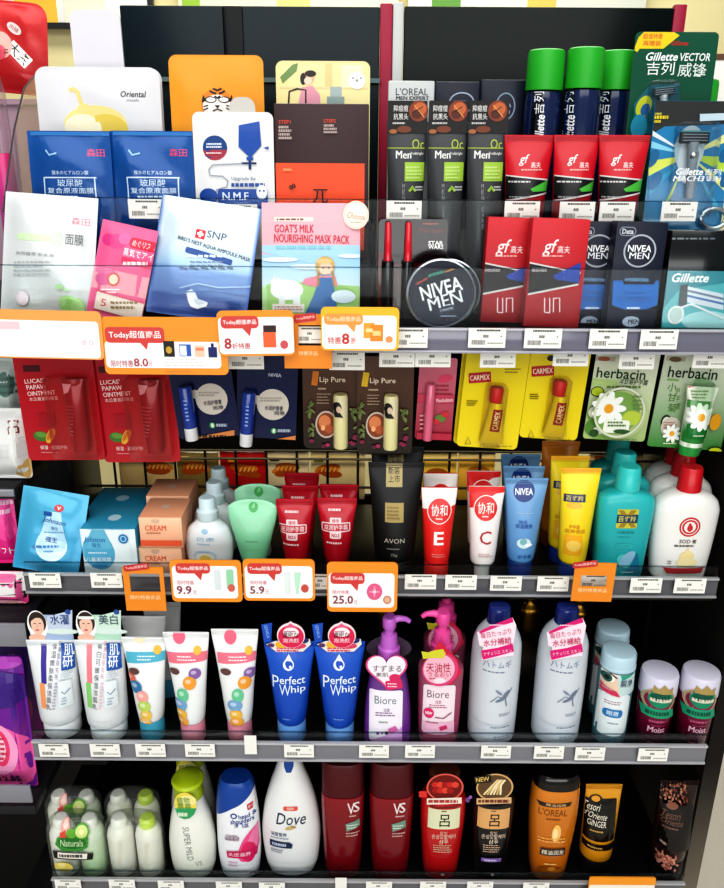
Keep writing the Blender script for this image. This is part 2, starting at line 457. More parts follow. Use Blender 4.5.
# ================================================================== room
structure('floor', box_geo(-4, -3, -0.05, 4, 4, 0, '#bdb8ae', 'wall_paint'))
structure('wall_back', box_geo(-4, 3.2, 0, 4, 3.3, 3.0, '#eadfae', 'wall_paint'))
# things on the far wall
def wall_card(name, label, cat, x0, y0, x1, y1, Y, col, frame=None, deco=None):
    a, b = pt(x0, y1, Y), pt(x1, y0, Y)
    g = box_geo(a.x, Y, a.z, b.x, Y + 0.02, b.z, col, 'paper', 0.003)
    if deco:
        for (u0, v0, u1, v1, c) in deco:
            g.join(box_geo(a.x + (b.x - a.x) * u0, Y - 0.002, a.z + (b.z - a.z) * v0, a.x + (b.x - a.x) * u1, Y, a.z + (b.z - a.z) * v1, c, 'paper'))
    o = mesh_obj(name, g); tag(o, label, cat)
    if frame:
        t = 0.018; f = Geo()
        f.join(box_geo(a.x - t, Y - .004, a.z - t, b.x + t, Y + .02, a.z, frame, 'satin')); f.join(box_geo(a.x - t, Y - .004, b.z, b.x + t, Y + .02, b.z + t, frame, 'satin'))
        f.join(box_geo(a.x - t, Y - .004, a.z, a.x, Y + .02, b.z, frame, 'satin')); f.join(box_geo(b.x, Y - .004, a.z, b.x + t, Y + .02, b.z, frame, 'satin'))
        p = mesh_obj('frame', f, o)
    return o
wall_card('wall_poster', 'white poster with a yellow patch and black lower edge on the far wall', 'poster', -40, -70, 142, 22, 3.15, '#f6f4ee', '#2c2c2e', [(.3, 0, .52, .6, '#eec44e'), (.56, .0, .78, .5, '#f3e9d4')])
wall_card('wall_poster', 'pale yellow and green poster behind the middle of the dark panels', 'poster', 178, -70, 400, 6, 3.15, '#f3f1d9', None, [(.02, 0, .1, .5, '#9cc04a'), (.45, 0, .6, .5, '#e6d98d')])
wall_card('wall_poster', 'pale green poster above the dark panel behind the green capped cans', 'poster', 408, -70, 655, 8, 3.15, '#eef0e2', None, [(.1, 0, .22, .5, '#6ea04f'), (.5, 0, .62, .5, '#d8c66a')])
wall_card('wall_notice', 'white notice sheet low on the wall at the right edge', 'notice', 700, 60, 790, 150, 3.15, '#f4f2ee', '#7a5a44')
# ================================================================== shelving unit
XL, XR = -0.437, 0.463
S1, S2, S3, S4 = 1.198, 0.863, 0.642, 0.404
E0 = bpy.data.objects.new('shelving_unit', None); COL.objects.link(E0)
tag(E0, 'black retail shelving unit with dark upper panels and a wire grid back', 'shelving unit')
PB = 1.22
mesh_obj('base_plinth', box_geo(XL, 0.86, 0.0, XR, 1.24, 0.30, '#161618', 'black_metal', 0.003), E0)
mesh_obj('back_panel', box_geo(XL, PB + .002, 0.30, XR, PB + .014, 0.857, '#070708', 'matte_black'), E0, label='black lower back panel')
zg = pt(362, 449, 1.19).z
mesh_obj('back_panel', box_geo(XL, PB - 0.035, zg, XR, PB - 0.02, S1 - 0.021, '#060607', 'matte_black'), E0, label='black hook panel under the top shelf')
# upper dark panels, posts and red strips
def slab(name, x0, x1, ytop, Y, d, zb, col, m):
    a, b = pt(x0, ytop, Y), pt(x1, ytop, Y)
    return mesh_obj(name, box_geo(a.x, Y, zb, b.x, Y + d, a.z, col, m, 0.002), E0)
slab('dark_panel', 119, 380, 5, 1.245, 0.012, S1 - .02, '#1d2b31', 'dark_glass')
slab('dark_panel', 404.5, 675, 6, 1.245, 0.012, S1 - .02, '#0c1817', 'dark_glass')
slab('red_strip', 380.3, 393, 3, 1.244, 0.012, S1 - .02, '#a3123f', 'satin')
slab('red_strip', 675.3, 688, 4, 1.244, 0.012, S1 - .02, '#a3123f', 'satin')
slab('white_post', 393.3, 404, 2, 1.24, 0.02, S1 - .02, '#c9ccc9', 'satin')
slab('dark_post', 222, 242, 6, 1.2425, 0.002, S1 - .02, '#0b1013', 'dark_glass')
a = pt(119, 79, 1.241); b = pt(380, 76, 1.241)
mesh_obj('glass_edge', box_geo(a.x, 1.238, a.z - .003, b.x, 1.2445, a.z + .003, '#6d8488', 'gloss'), E0)
for sx, lab in ((XL - 0.012, None), (XR, None)):
    mesh_obj('upright', box_geo(sx, 1.12, 0.0, sx + .012, 1.24, S1 + .03, '#151517', 'black_metal', .002), E0)
# wire grid behind the second shelf
g = Geo(); yw = PB - 0.03
for k in range(-9, 11):
    x = pt(205 + 30.6 * k, 455, yw).x
    if XL < x < XR: g.join(tube_path([(x, yw, 0.846), (x, yw, zg + .001)], 0.0021, '#0c0c0d', 'black_metal', 6))
for py in (450, 458.5, 486.5, 512, 538):
    z = pt(362, py, yw).z; g.join(tube_path([(XL, yw - .004, z), (XR, yw - .004, z)], 0.0021, '#0c0c0d', 'black_metal', 6))
mesh_obj('wire_grid', g, E0)
# right hand end panel and beam
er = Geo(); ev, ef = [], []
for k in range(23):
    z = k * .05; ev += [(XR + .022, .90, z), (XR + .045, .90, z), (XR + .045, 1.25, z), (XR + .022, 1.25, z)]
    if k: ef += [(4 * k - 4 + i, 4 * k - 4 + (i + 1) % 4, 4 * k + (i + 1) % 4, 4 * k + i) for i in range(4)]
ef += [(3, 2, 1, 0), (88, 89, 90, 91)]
er.add(ev, ef, lambda x, y, z: mix('#7d7466', '#1a1410', (z - .34) / .24), 'wall_paint', False)  # shade inside the unit is put into the panel colour, darker upwards
mesh_obj('end_panel', er, E0, label='beige end panel with painted shade towards the top')
# ------------------------------------------------------------------ shelves
def shelf(z, yf, ry0, ry1, fy, label, back, railcol, fence=True, x1=XR, endcap=True):
    e = bpy.data.objects.new('store_shelf', None); COL.objects.link(e); e.location = (0, 0, 0)
    tag(e, label, 'shelf', 'shelves of the display unit')
    mesh_obj('board', box_geo(XL + .001, yf + .004, z - .015, x1 - .001, back, z, '#121214', 'black_metal', .001), e)
    zt, zb = pt(362, ry0, yf).z, pt(362, ry1, yf).z
    r = Geo().join(box_geo(XL + .001, yf, zb, x1 - .001, yf + .0035, zt, railcol, 'gloss', .0006))
    r.join(box_geo(XL + .001, yf - .0025, zb - .001, x1 - .001, yf + .0035, zb + .0025, mix(railcol, '#ffffff', .25), 'gloss', .0006))
    r.join(box_geo(XL + .001, yf - .0025, zt - .002, x1 - .001, yf + .0035, zt + .001, mix(railcol, '#ffffff', .35), 'gloss', .0006))
    mesh_obj('price_rail', r, e)
    if fence:
        zf = pt(362, fy, yf + .006).z
        mesh_obj('clear_fence', box_geo(XL + .001, yf + .0055, z + .0005, x1 - .001, yf + .0075, zf, '#fbfdfd', 'acrylic'), e)
        mesh_obj('clear_rim', box_geo(XL + .001, yf + .0052, zf, x1 - .001, yf + .0078, zf + .0012, '#c9d2d6', 'acrylic'), e)
    return e
sh1 = shelf(S1, 0.925, 328, 351.5, 268, 'top shelf carrying the masks, razors and red boxes behind clear fences', 1.236, '#7b7a88')
# rear clear fence and stepped risers of the top shelf
zf = pt(362, 200, 1.013).z
mesh_obj('clear_fence', box_geo(XL + .001, 1.0115, S1 + .0005, XR - .001, 1.0135, zf, '#fbfdfd', 'acrylic'), sh1, label='rear clear fence')
mesh_obj('clear_rim', box_geo(XL + .001, 1.011, zf, XR - .001, 1.014, zf + .0013, '#c9d2d6', 'acrylic'), sh1)
XM, XG = 0.015, 0.172
R1, R2 = 1.265, 1.300
rs = Geo().join(box_geo(XL + .002, 1.016, S1 + .0003, XM, 1.086, R1, '#1a1a1c', 'black_metal', .001)).join(box_geo(XL + .002, 1.0865, S1 + .0003, XM, 1.225, R2, '#1a1a1c', 'black_metal', .001))
mesh_obj('riser', rs, sh1)
rs = Geo().join(box_geo(XG, 1.016, S1 + .0003, XR - .002, 1.097, R1, '#1a1a1c', 'black_metal', .001)).join(box_geo(XM + .055, 1.0975, S1 + .0003, XR - .002, 1.225, R2, '#1a1a1c', 'black_metal', .001))
mesh_obj('riser', rs, sh1)
zx = pt(362, 200, 1.0).z
mesh_obj('divider', box_geo(XM - .006, 0.94, S1 + .0005, XM - .004, 1.005, zx - .02, '#dfe6ea', 'acrylic'), sh1)
sh2 = shelf(S2, 0.91, 576, 594.5, 565, 'second shelf holding hand creams, lotions and small boxes', 1.178, '#636469')
sh3 = shelf(S3, 0.86, 743.5, 760.5, 733, 'third shelf holding face wash tubes and pump bottles', 1.215, '#85858b')
sh4 = shelf(S4, 0.85, 881, 899, 873, 'lowest shelf in view, holding shampoo and shower gel bottles', 1.215, '#6c6c70')
# short clear end stops at the right of each rail
# ------------------------------------------------------------------ left neighbour bay
e = bpy.data.objects.new('side_bay', None); COL.objects.link(e)
tag(e, 'neighbouring dark shelf bay at the left edge of the photo', 'shelving unit')
mesh_obj('back_panel', box_geo(-1.0, 1.2, 0.0, XL - .02, 1.23, 1.214, '#0f0f11', 'black_metal'), e)
B1, B2, B3 = 0.797, 0.52, 0.983
for (z, ytop, ybot, Y, xr) in ((B1, 624, 647, 0.925, -0.452), (B2, 786, 803, 0.885, -0.462), (1.215, 338, 350, 0.945, -0.452), (B3, 490, 497, 0.952, -.452)):
    mesh_obj('shelf_board', box_geo(-1.0, Y + .004, z - .015, xr, 1.195, z, '#2a2a2e', 'black_metal', .001), e)
    zt, zb = pt(30, ytop, Y).z, pt(30, ybot, Y).z
    mesh_obj('price_rail', box_geo(-1.0, Y, zb, xr, Y + .0035, zt, '#8e8e95', 'gloss', .0008), e)

mesh_obj('riser', box_geo(-0.62, 1.197, 1.2155, -0.4495, 1.199, 1.455, '#a98f9b', 'satin'), e)
mesh_obj('riser', box_geo(-0.62, 1.19, 1.455, -0.4495, 1.26, 1.462, '#a98f9b', 'satin'), e)
mesh_obj('board_extension', box_geo(-0.478, 0.85, S4 - .02, XL, 1.10, S4, '#1b1b1e', 'black_metal'), sh4)
area('pack_fill_light', (0.02, 1.13, 0.985), (62, 0, 0), 0.8, 0.02, 0.38, (1, .82, .5))  # added warm fill without a fixture, brightens the packs behind the wire grid
# ================================================================== TOP SHELF, LEFT: MASK SACHETS
def sachet(it, col, t=.007, r=0.0, seed=1, m='foil', seal=.005, wr=.0005, grid=.009, **k):
    it.d = t / 2; p = Pillow(it.w, it.h, t, r, seal, wr, seed, **k)
    return p, it.ink(p, m, grid)
def fin(it, p, ink, col, m='foil', name='body', parent=None, **k):
    return it.part(name, p.geo(col, m, **k).join(ink.geo()), parent)
# --- white sachet with a lemon-yellow pear drawing, and the one behind it
it = Item('facial_mask_sachet', 'white rounded mask sachet with a yellow fruit drawing, standing at the back left', 'mask sachet', 99, 67, 124, 1.1, R2, ry=100, lean=4, zoom='A')
p, k = sachet(it, 0, .006, .014, 3, 'film', .004, .0003)
k.ell(290, 376, 96, 58, '#ecdc93').ell(322, 392, 66, 48, '#e2cb5e').ell(252, 388, 56, 44, '#f1ebcd').line([(208, 274), (220, 268), (234, 278), (240, 298), (248, 316), (266, 330)], 12, '#e8d68c').ell(254, 326, 20, 14, '#ecdc93')
k.text('Oriental', 402, 284, 76, 18, '#3a3a3a', .01, shear=.2).text('mask', 402, 302, 36, 8, '#8a8a8a')
fin(it, p, k, '#dcdcde', 'film')
it = Item('facial_mask_sachet', 'white rounded mask sachet half hidden behind the one with the yellow fruit', 'mask sachet', 104, 68, 118, 1.118, R2, ry=100, lean=4, zoom='A')
p, k = sachet(it, 0, .005, .014, 5, 'film', .004, .0003)
fin(it, p, k, '#dcdcde', 'film')
# --- white rounded plastic board behind
it = Item('display_board', 'blank pale grey rounded plastic board standing behind the white mask sachets', 'display board', 97, 10, 50, 1.16, R2, ry=38, zoom='1')
it.part('board', extrude(outline(it.w, it.h, (.0, .0, .012, .012)), -.002, .002, '#dddbe2', 'plastic'))
# --- orange tiger sachet
it = Item('facial_mask_sachet', 'orange mask sachet printed with a tiger face', 'mask sachet', 217, 55, 94, 1.09, R2, ry=92, lean=4, zoom='B')
p, k = sachet(it, 0, .006, .01, 7, 'film', .003, .0003)
k.ell(173, 318, 48, 52, '#e28a2b').ell(173, 322, 43, 36, '#f3f0ea')
k.poly([(130, 285), (140, 305), (126, 310)], '#22160d').poly([(217, 285), (207, 305), (220, 312)], '#22160d')
k.ell(153, 301, 18, 10, '#20150c').ell(154, 301, 14, 7, '#f6f2ea').ell(194, 301, 18, 10, '#20150c').ell(193, 301, 14, 7, '#f6f2ea')
for a in ((150, 274, 170, 282), (196, 274, 178, 282), (160, 267, 186, 267), (165, 290, 182, 290)): k.line([(a[0], a[1]), ((a[0] + a[2]) / 2, a[1] + 6), (a[2], a[3])], 5, '#22160d')
for a in ((132, 322, 146, 318), (132, 332, 146, 326), (214, 322, 200, 318), (214, 332, 200, 326)): k.line([(a[0], a[1]), (a[2], a[3])], 3, '#22160d')
k.poly([(165, 318), (182, 318), (174, 327)], '#22160d').line([(160, 335), (174, 329), (188, 335)], 3, '#22160d')
fin(it, p, k, '#e9a02e', 'film')
# --- cream illustrated sachet behind the brown and orange pack
it = Item('facial_mask_sachet', 'cream mask sachet with a drawing of a seated woman, behind the brown and orange pack', 'mask sachet', 323, 61, 94, 1.112, R2, ry=85, lean=4, zoom='B')
p, k = sachet(it, 0, .005, .009, 9, 'film', .003, .0002)
k.poly([(362, 232), (400, 194), (416, 190), (412, 214), (370, 252)], '#78955a').rect(498, 190, 520, 268, '#dccb92').rect(362, 262, 628, 268, '#e3d3a0').rect(548, 196, 612, 264, '#efe6c2')
k.ell(444, 235, 22, 20, '#e9b394').ell(454, 222, 17, 10, '#20191a').ell(432, 238, 9, 18, '#20191a').ell(447, 244, 12, 12, '#f0d2bc')
k.poly([(428, 264), (460, 258), (482, 286), (484, 314), (418, 314)], '#dd9fae').line([(388, 312), (390, 276), (414, 268), (440, 272), (440, 312)], 5, '#33231f')
k.rect(514, 262, 548, 306, '#a9b6b3').rect(504, 292, 556, 318, '#93a3a0').ell(594, 243, 26, 26, '#f5f1ea').ell(594, 243, 4, 4, '#9a9a9a').ell(582, 236, 3, 3, '#9a9a9a').ell(606, 236, 3, 3, '#9a9a9a')
fin(it, p, k, '#eadfa6', 'film')
# --- brown and orange pack
it = Item('facial_mask_pack', 'dark brown and bright orange flat mask pack', 'mask pack', 322, 104, 93, 1.05, R1, ry=160, lean=2, zoom='B')
it.d = .005; k = it.ink(Flat(-.005), 'satin')
k.rect(350, 491, 618, 760, '#f0592c')
k.text('STEP1', 376, 368, 36, 11, '#d8503c', .015).text('STEP2', 512, 365, 36, 11, '#d8503c', .015).small(358, 378, 400, 422, 4, '#b9a7a2', 1, .7).small(494, 374, 536, 404, 3, '#b9a7a2', 2, .7)
k.rect(372, 508, 398, 516, '#f7945f').text('∞', 400, 563, 20, 14, '#2a1512', .03, rot=-30).text('兀', 484, 592, 46, 44, '#2a1512', .03)
it.part('pack', box_geo(-it.w / 2, -.005, 0, it.w / 2, .005, it.h, '#3b2124', 'satin', .0012).join(k.geo()))
# --- white drip-bag sachet
it = Item('facial_mask_sachet', 'white mask sachet with a blue drip bag drawing and round badge', 'mask sachet', 234, 112, 80, 1.038, R1, ry=155, lean=4, zoom='B')
p, k = sachet(it, 0, .006, .008, 11, 'film', .003, .0003)
k.ell(166, 446, 37, 37, '#1d4a86').poly([(129, 452), (203, 452), (196, 470), (180, 482), (166, 484), (152, 482), (136, 470)], '#a93a4e').small(140, 430, 194, 448, 2, '#dfe6f2', 3, .6).small(140, 458, 190, 466, 1, '#f2dede', 4)
k.poly([(238, 378), (300, 366), (306, 440), (276, 474), (270, 474), (238, 444)], '#1d53a6').rect(262, 474, 282, 484, '#1d53a6').rect(268, 484, 276, 512, '#17376f').rect(246, 490, 292, 496, '#17376f')
k.line([(250, 494), (196, 496), (160, 498), (148, 512), (152, 530), (190, 532), (206, 546), (202, 564), (172, 572), (168, 590)], 3, '#8f98a4')
k.text('Upgrade Ex', 253, 540, 74, 13, '#6b7f99').small(216, 552, 326, 564, 1, '#20539c', 2, .9).rect(176, 570, 326, 640, '#1d4f9e', 8).ell(148, 592, 28, 24, '#1d4f9e').text('N.M.F', 229, 592, 78, 24, '#dfe9f6', .015).text('AQUARING', 229, 616, 80, 14, '#7f9ccc')
k.ell(308, 580, 16, 22, '#e9eef5').ell(302, 576, 3, 3, '#1d4f9e').ell(314, 576, 3, 3, '#1d4f9e').poly([(312, 447), (328, 442), (328, 452)], '#1d53a6')
fin(it, p, k, '#e4e4e3', 'film')
tb = Geo().join(extrude(outline(.0315, .028, (.0, .0, .012, .012)), -.003, -.0024, '#c9c4bd', 'film'))
o = it.part('hang_tab', tb); o.location = (.012, .0035, it.h - .011)
# --- two blue sachets
def blue_sachet(it, ox, price):
    p, k = sachet(it, 0, .01, .001, int(ox), 'foil', .006, .0007)
    k.text('森田', ox + 286, 460, 52, 24, '#e2587a', .012).text('保水のヒアルロン酸', ox + 212, 521, 112, 13, '#d7e6f4', .005)
    k.ring(ox + 213, 0, 0, 0, 0, '#fff', 3) if 0 else None
    x0, x1, y0, y1 = ox + 135, ox + 292, 534, 640
    for a in ((x0, y0, x1, y0 + 4), (x0, y0, x0 + 4, y1), (x1 - 4, y0, x1, y1)): k.rect(*a, '#cfe0f0')
    k.text('玻尿酸', ox + 212, 552, 78, 22, '#cfe3f5', .006).text('复合原液面膜', ox + 214, 575, 140, 18, '#cfe3f5', .006).small(ox + 165, 588, ox + 260, 600, 1, '#cfe3f5', 3)
    k.line([(ox + 138, 452), (ox + 150, 468), (ox + 172, 462)], 5, '#9cc4e6').rect(ox + 90, 397, ox + 330, 408, '#3d80bf')
    fin(it, p, k, lambda x, y, z: mix('#154a8c', '#195a9f', z / it.h))
it = Item('facial_mask_sachet', 'shiny blue mask sachet, left of the two, in front of the white fruit sachet', 'mask sachet', 71, 131, 82, 1.03, R1, ry=165, lean=6, zoom='A'); blue_sachet(it, 0, 0)
it = Item('facial_mask_sachet', 'shiny blue mask sachet beside the white drip bag sachet', 'mask sachet', 153, 131, 82, 1.035, R1, ry=165, lean=6, zoom='A'); blue_sachet(it, 250, 1)
# --- front row: pale sachet
it = Item('facial_mask_sachet', 'pale grey-white mask sachet with green leaf print, front left of the top shelf', 'mask sachet', 50, 198, 92, .955, S1, ry=255, lean=16, roll=4, zoom='E')
p, k = sachet(it, 0, .012, .001, 21, 'foil', .006, .0007)
k.text('森田', 290, 150, 62, 28, '#e58a9c', .01).text('面膜', 268, 216, 64, 40, '#77797a', .004).rect(60, 196, 196, 220, '#cfe6bd', 10).ell(205, 214, 22, 28, '#c6ecc4').text('天然植萃 补水润', 125, 269, 140, 13, '#8f9396').small(48, 290, 190, 350, 4, '#b5b9bb', 4, .4)
k.ell(250, 450, 36, 30, '#a9dd87').ell(282, 462, 24, 34, '#b9e49c').ell(228, 440, 14, 18, '#bfe5a6').ell(220, 388, 16, 9, '#b6ddA0'.lower()).ell(244, 400, 10, 6, '#c3e3ae').ell(82, 428, 22, 26, '#eedfe6').line([(30, 396), (200, 398), (330, 404)], 2, '#d2d6d3')
fin(it, p, k, '#d6dad9')
# --- pink steam pack
it = Item('eye_mask_pack', 'bright pink steam eye mask pack leaning beside the pale sachet', 'eye mask pack', 124, 229, 56, .947, S1, ry=270, lean=14, roll=12, zoom='E')
p, k = sachet(it, 0, .009, .001, 23, 'film', .003, .0003)
k.rect(330, 335, 562, 412, '#f3a9b5').ell(420, 222, 40, 26, '#e8508f').ell(392, 215, 24, 22, '#d9438a').ell(452, 212, 22, 22, '#ea72a6').rect(470, 216, 566, 254, '#d92b4c', 14).text('めぐリズム', 522, 236, 84, 26, '#fbe9ea', .02)
k.text('蒸気でアイ', 500, 270, 104, 28, '#d6224c', .03).text('蒸気でアイ', 500, 270, 104, 28, '#fff', .006).rect(440, 290, 556, 314, '#e2416c', 3).small(446, 294, 552, 312, 1, '#f9dfe4', 4, .7)
k.ell(382, 330, 40, 14, '#e77ba5').ell(372, 358, 30, 22, '#e0659b').ell(412, 360, 22, 24, '#e3644f').ell(412, 360, 16, 18, '#f6d8c5').small(366, 392, 440, 412, 2, '#fff', 5, .5)
k.rect(344, 424, 530, 490, '#f5e6d9', rot=3).text('5', 376, 444, 20, 26, '#e05464').small(402, 436, 510, 470, 2, '#a0885c', 2, .5).rect(344, 420, 530, 426, '#e2607c', rot=3)
fin(it, p, k, '#ee6a98', 'film')
# --- bird's nest mask
it = Item('facial_mask_sachet', 'pale blue mask sachet with a red cross badge above a deep blue sea', 'mask sachet', 205, 208, 100, .948, S1, ry=262, lean=19, roll=8, zoom='F')
p, k = sachet(it, 0, .011, .001, 25, 'foil', .004, .0005)
def seacol(x, y, z):
    t = z / it.h
    if abs(x) > it.w * .47: return hx('#2c63b0')
    if t < .42: return mix('#39589c', '#7f9fd0', t / .42) if t > .18 else mix('#2e4f99', '#39589c', t / .18)
    return mix('#9fc0dc', '#d3e2ea', (t - .42) / .25)
k.rect(52, 164, 84, 194, '#cf2439', 3, rot=5).rect(64, 169, 72, 189, '#fff', rot=5).rect(58, 175, 78, 183, '#fff', rot=5).text('SNP', 122, 184, 64, 24, '#4c5a70', .005, rot=4)
k.text("BIRD'S NEST AQUA AMPOULE MASK", 112, 226, 246, 15, '#333c4c', .012, rot=9).rect(16, 241, 174, 260, '#1f4f93', 5, rot=8).small(22, 246, 168, 256, 1, '#cfe0f2', 7, .8)
k.small(34, 264, 160, 288, 2, '#7f92ab', 5, .35).small(0, 282, 196, 300, 1, '#5b6a80', 9, .3)
k.poly([(22, 368), (40, 360), (52, 372), (60, 392), (92, 404), (88, 416), (56, 424), (34, 416), (26, 396)], '#e6eaec').poly([(46, 388), (62, 394), (84, 406), (60, 412), (48, 404)], '#c3ccd4').poly([(22, 368), (10, 372), (24, 376)], '#d9b46a').line([(0, 356), (60, 342), (130, 356), (240, 350)], 5, '#a9c3e2').line([(-20, 375), (100, 362), (230, 380)], 4, '#6f90c6')
fin(it, p, k, seacol)
# --- goat's milk mask
it = Item('facial_mask_pack', 'pink and sky blue mask pack with a farm girl and white goat drawing', 'mask pack', 311, 203, 98, .957, S1, ry=262, lean=14, roll=0, zoom='F')
it.d = .003; hh = it.h
p = Pillow(it.w, it.h, .006, .0008, .002, .0001, 4); it.d = .003; k = it.ink(p, 'satin', .02)
def gm(x, y, z):
    t = z / hh
    return mix('#a9cf88', '#bfe0a8', t / .3) if t < .33 else (mix('#cfe3ef', '#a8d0ea', (t - .33) / .2) if t < .6 else hx('#eeb4bd'))
k.rect(262, 72, 590, 214, '#efb3bc').poly([(270, 214), (592, 214), (592, 300), (560, 290), (500, 292), (270, 236)], '#a9d2ec').rect(310, 122, 438, 136, '#f4dfd0', 3).small(318, 126, 430, 133, 1, '#7a5a50', 3, .8)
k.text("GOAT'S MILK", 376, 160, 128, 27, '#c8304a', .012).text('NOURISHING MASK PACK', 434, 194, 246, 27, '#c8304a', .012, rot=1).small(316, 216, 516, 228, 1, '#8fc6cf', 4, .8)
k.ell(330, 262, 60, 8, '#dfeef5').ell(430, 286, 70, 9, '#dcecf4').ell(560, 250, 40, 7, '#dfeef5').poly([(284, 345), (330, 330), (420, 338), (590, 350), (590, 440), (288, 440)], '#a5cf7e').ell(520, 380, 60, 30, '#8dbd62')
k.ell(352, 362, 54, 34, '#f2f3f4').ell(318, 340, 20, 18, '#f6f7f7').rect(326, 380, 346, 420, '#eceef0').rect(372, 380, 396, 420, '#eceef0').ell(314, 326, 5, 12, '#e3e3e0', rot=-25)
k.ell(478, 282, 32, 30, '#cfae70').ell(480, 292, 22, 20, '#f3cdb6').ell(472, 290, 3, 3, '#40302a').ell(490, 290, 3, 3, '#40302a').ell(474, 268, 26, 9, '#dfc48c').poly([(450, 316), (510, 316), (520, 350), (440, 352), (402, 342), (410, 326)], '#e58ba0').poly([(460, 322), (502, 322), (508, 360), (520, 440), (412, 440), (440, 380)], '#3f74ad').line([(456, 300), (454, 350)], 8, '#b5894c').line([(502, 300), (508, 350)], 8, '#b5894c')
k.ell(538, 384, 40, 22, '#dbe9f2').rect(304, 408, 410, 436, '#f1ece2', 2).small(312, 414, 404, 430, 2, '#c59a9a', 3, .5)
it.part('body', p.geo(gm, 'satin').join(k.geo()))
k2 = it.ink(Flat(-.0046, False), 'satin'); k2.ell(579, 116, 42, 46, '#efe3d6').ring(579, 116, 38, 42, 2, '#cbb6a0').text('Choose', 580, 120, 60, 20, '#b08d72', .0, rot=8, shear=.2).small(560, 136, 600, 144, 1, '#c7b09c', 3)
it.part('badge', k2.geo(), label='round cream badge')
# ================================================================== TOP SHELF, RIGHT
def cosmetic_tube(it, wb_px, cap_h, col, capcol, m='plastic', seal=.008, wt=None, grid=.003, capw=.93, cap_up=False, topk=1.0, capm='satin', neck=0, crimpcol=None):
    """squeezable tube standing on its cap: round at the shoulder, pinched flat at the top seam"""
    a1 = (wt or it.w) / 2; a0 = wb_px * it.px / 2; h = it.h; c = cap_h
    am = a0 + (a1 - a0) * .55
    L = Loft([(c + .0005, a0 * .9, a0 * .9, 2), (c + .004, a0, a0 * .98, 2), (c + (h - c) * .4, a0 + (a1 - a0) * .38, a0 * .82, 2), (c + (h - c) * .75, a0 + (a1 - a0) * .74, a0 * .42, 2.1), (h - seal, a1 * .985, .0022, 2.6), (h, a1, .0011, 3)], True, 6)
    it.d = a0 * .75
    K = Loft([(0, a0 * capw * .97, a0 * capw * .97), (.002, a0 * capw, a0 * capw), (c - .001, a0 * capw, a0 * capw), (c, a0 * capw * .97, a0 * capw * .97)], False) if not neck else Loft([(0, a0 * capw, a0 * capw), (.003, a0 * capw * 1.02, a0 * capw * 1.02), (c * .55, a0 * capw * .8, a0 * capw * .8), (c, a0 * .62, a0 * .62)], True)
    it.cap_geo = K.geo(capcol, capm); it.L_ = L
    return L, it.ink(L, m, grid, off=.0004)
def fin_tube(it, L, k, col, m='plastic', crimp=True):
    g = L.geo(col, m).join(k.geo())
    if crimp:
        h = it.h; a = L.at(h - .004)[1] * .97
        for i in range(3): g.join(box_geo(-a, -.0026 , h - .0022 - i * .0022, a, -.0014, h - .0016 - i * .0022, mix(col(0, 0, h) if callable(col) else col, '#000000', .12), m))
    it.part('body', g); it.part('cap', it.cap_geo)
def round_body(it, keys, m='plastic', grid=.006, d=None, smooth=True, sub=5):
    L = Loft(keys, smooth, sub); it.d = d if d is not None else max(r[2] for r in L.R) * .8
    return L, it.ink(L, m, grid)
# --- dark standing packs at the back
it = Item('skin_care_pack', 'dark navy skin care pack with a ring emblem behind the charcoal tubes', 'skin care pack', 456, 82, 44, 1.125, R2, ry=110, zoom='C')
it.d = .008; k = it.ink(Flat(-.008), 'satin'); k.ring(368, 372, 46, 38, 5, '#aebacd').small(340, 362, 396, 384, 1, '#c5cede', 5, .8)
it.part('carton', box_geo(-it.w / 2, -.008, 0, it.w / 2, .008, it.h, '#131a31', 'satin', .002).join(k.geo()))
it = Item('skin_care_pack', 'dark navy skin care pack with a ring emblem left of the green capped cans', 'skin care pack', 501, 80, 44, 1.145, R2, ry=110, zoom='C')
it.d = .008; k = it.ink(Flat(-.008), 'satin'); k.ring(526, 386, 36, 50, 5, '#8fa0b5').text('NIVEA', 526, 382, 42, 14, '#b9c5d6', .02).text('MEN', 526, 406, 30, 12, '#b9c5d6', .01)
it.part('carton', box_geo(-it.w / 2, -.008, 0, it.w / 2, .008, it.h, '#131a31', 'satin', .002).join(k.geo()))
it = Item('skin_care_pack', 'silver and white pack rising behind the leftmost charcoal tube', 'skin care pack', 411, 81, 46, 1.0895, S1, ry=100, zoom='C')
it.d = .006; k = it.ink(Flat(-.006), 'satin'); k.text("L'OREAL", 188, 332, 116, 26, '#4d5555', .005).text('MEN EXPERT', 190, 355, 118, 13, '#34393a', .02)
it.part('carton', box_geo(-it.w / 2, -.006, 0, it.w / 2, .006, it.h, '#c3c7c6', 'film', .002).join(k.geo()))
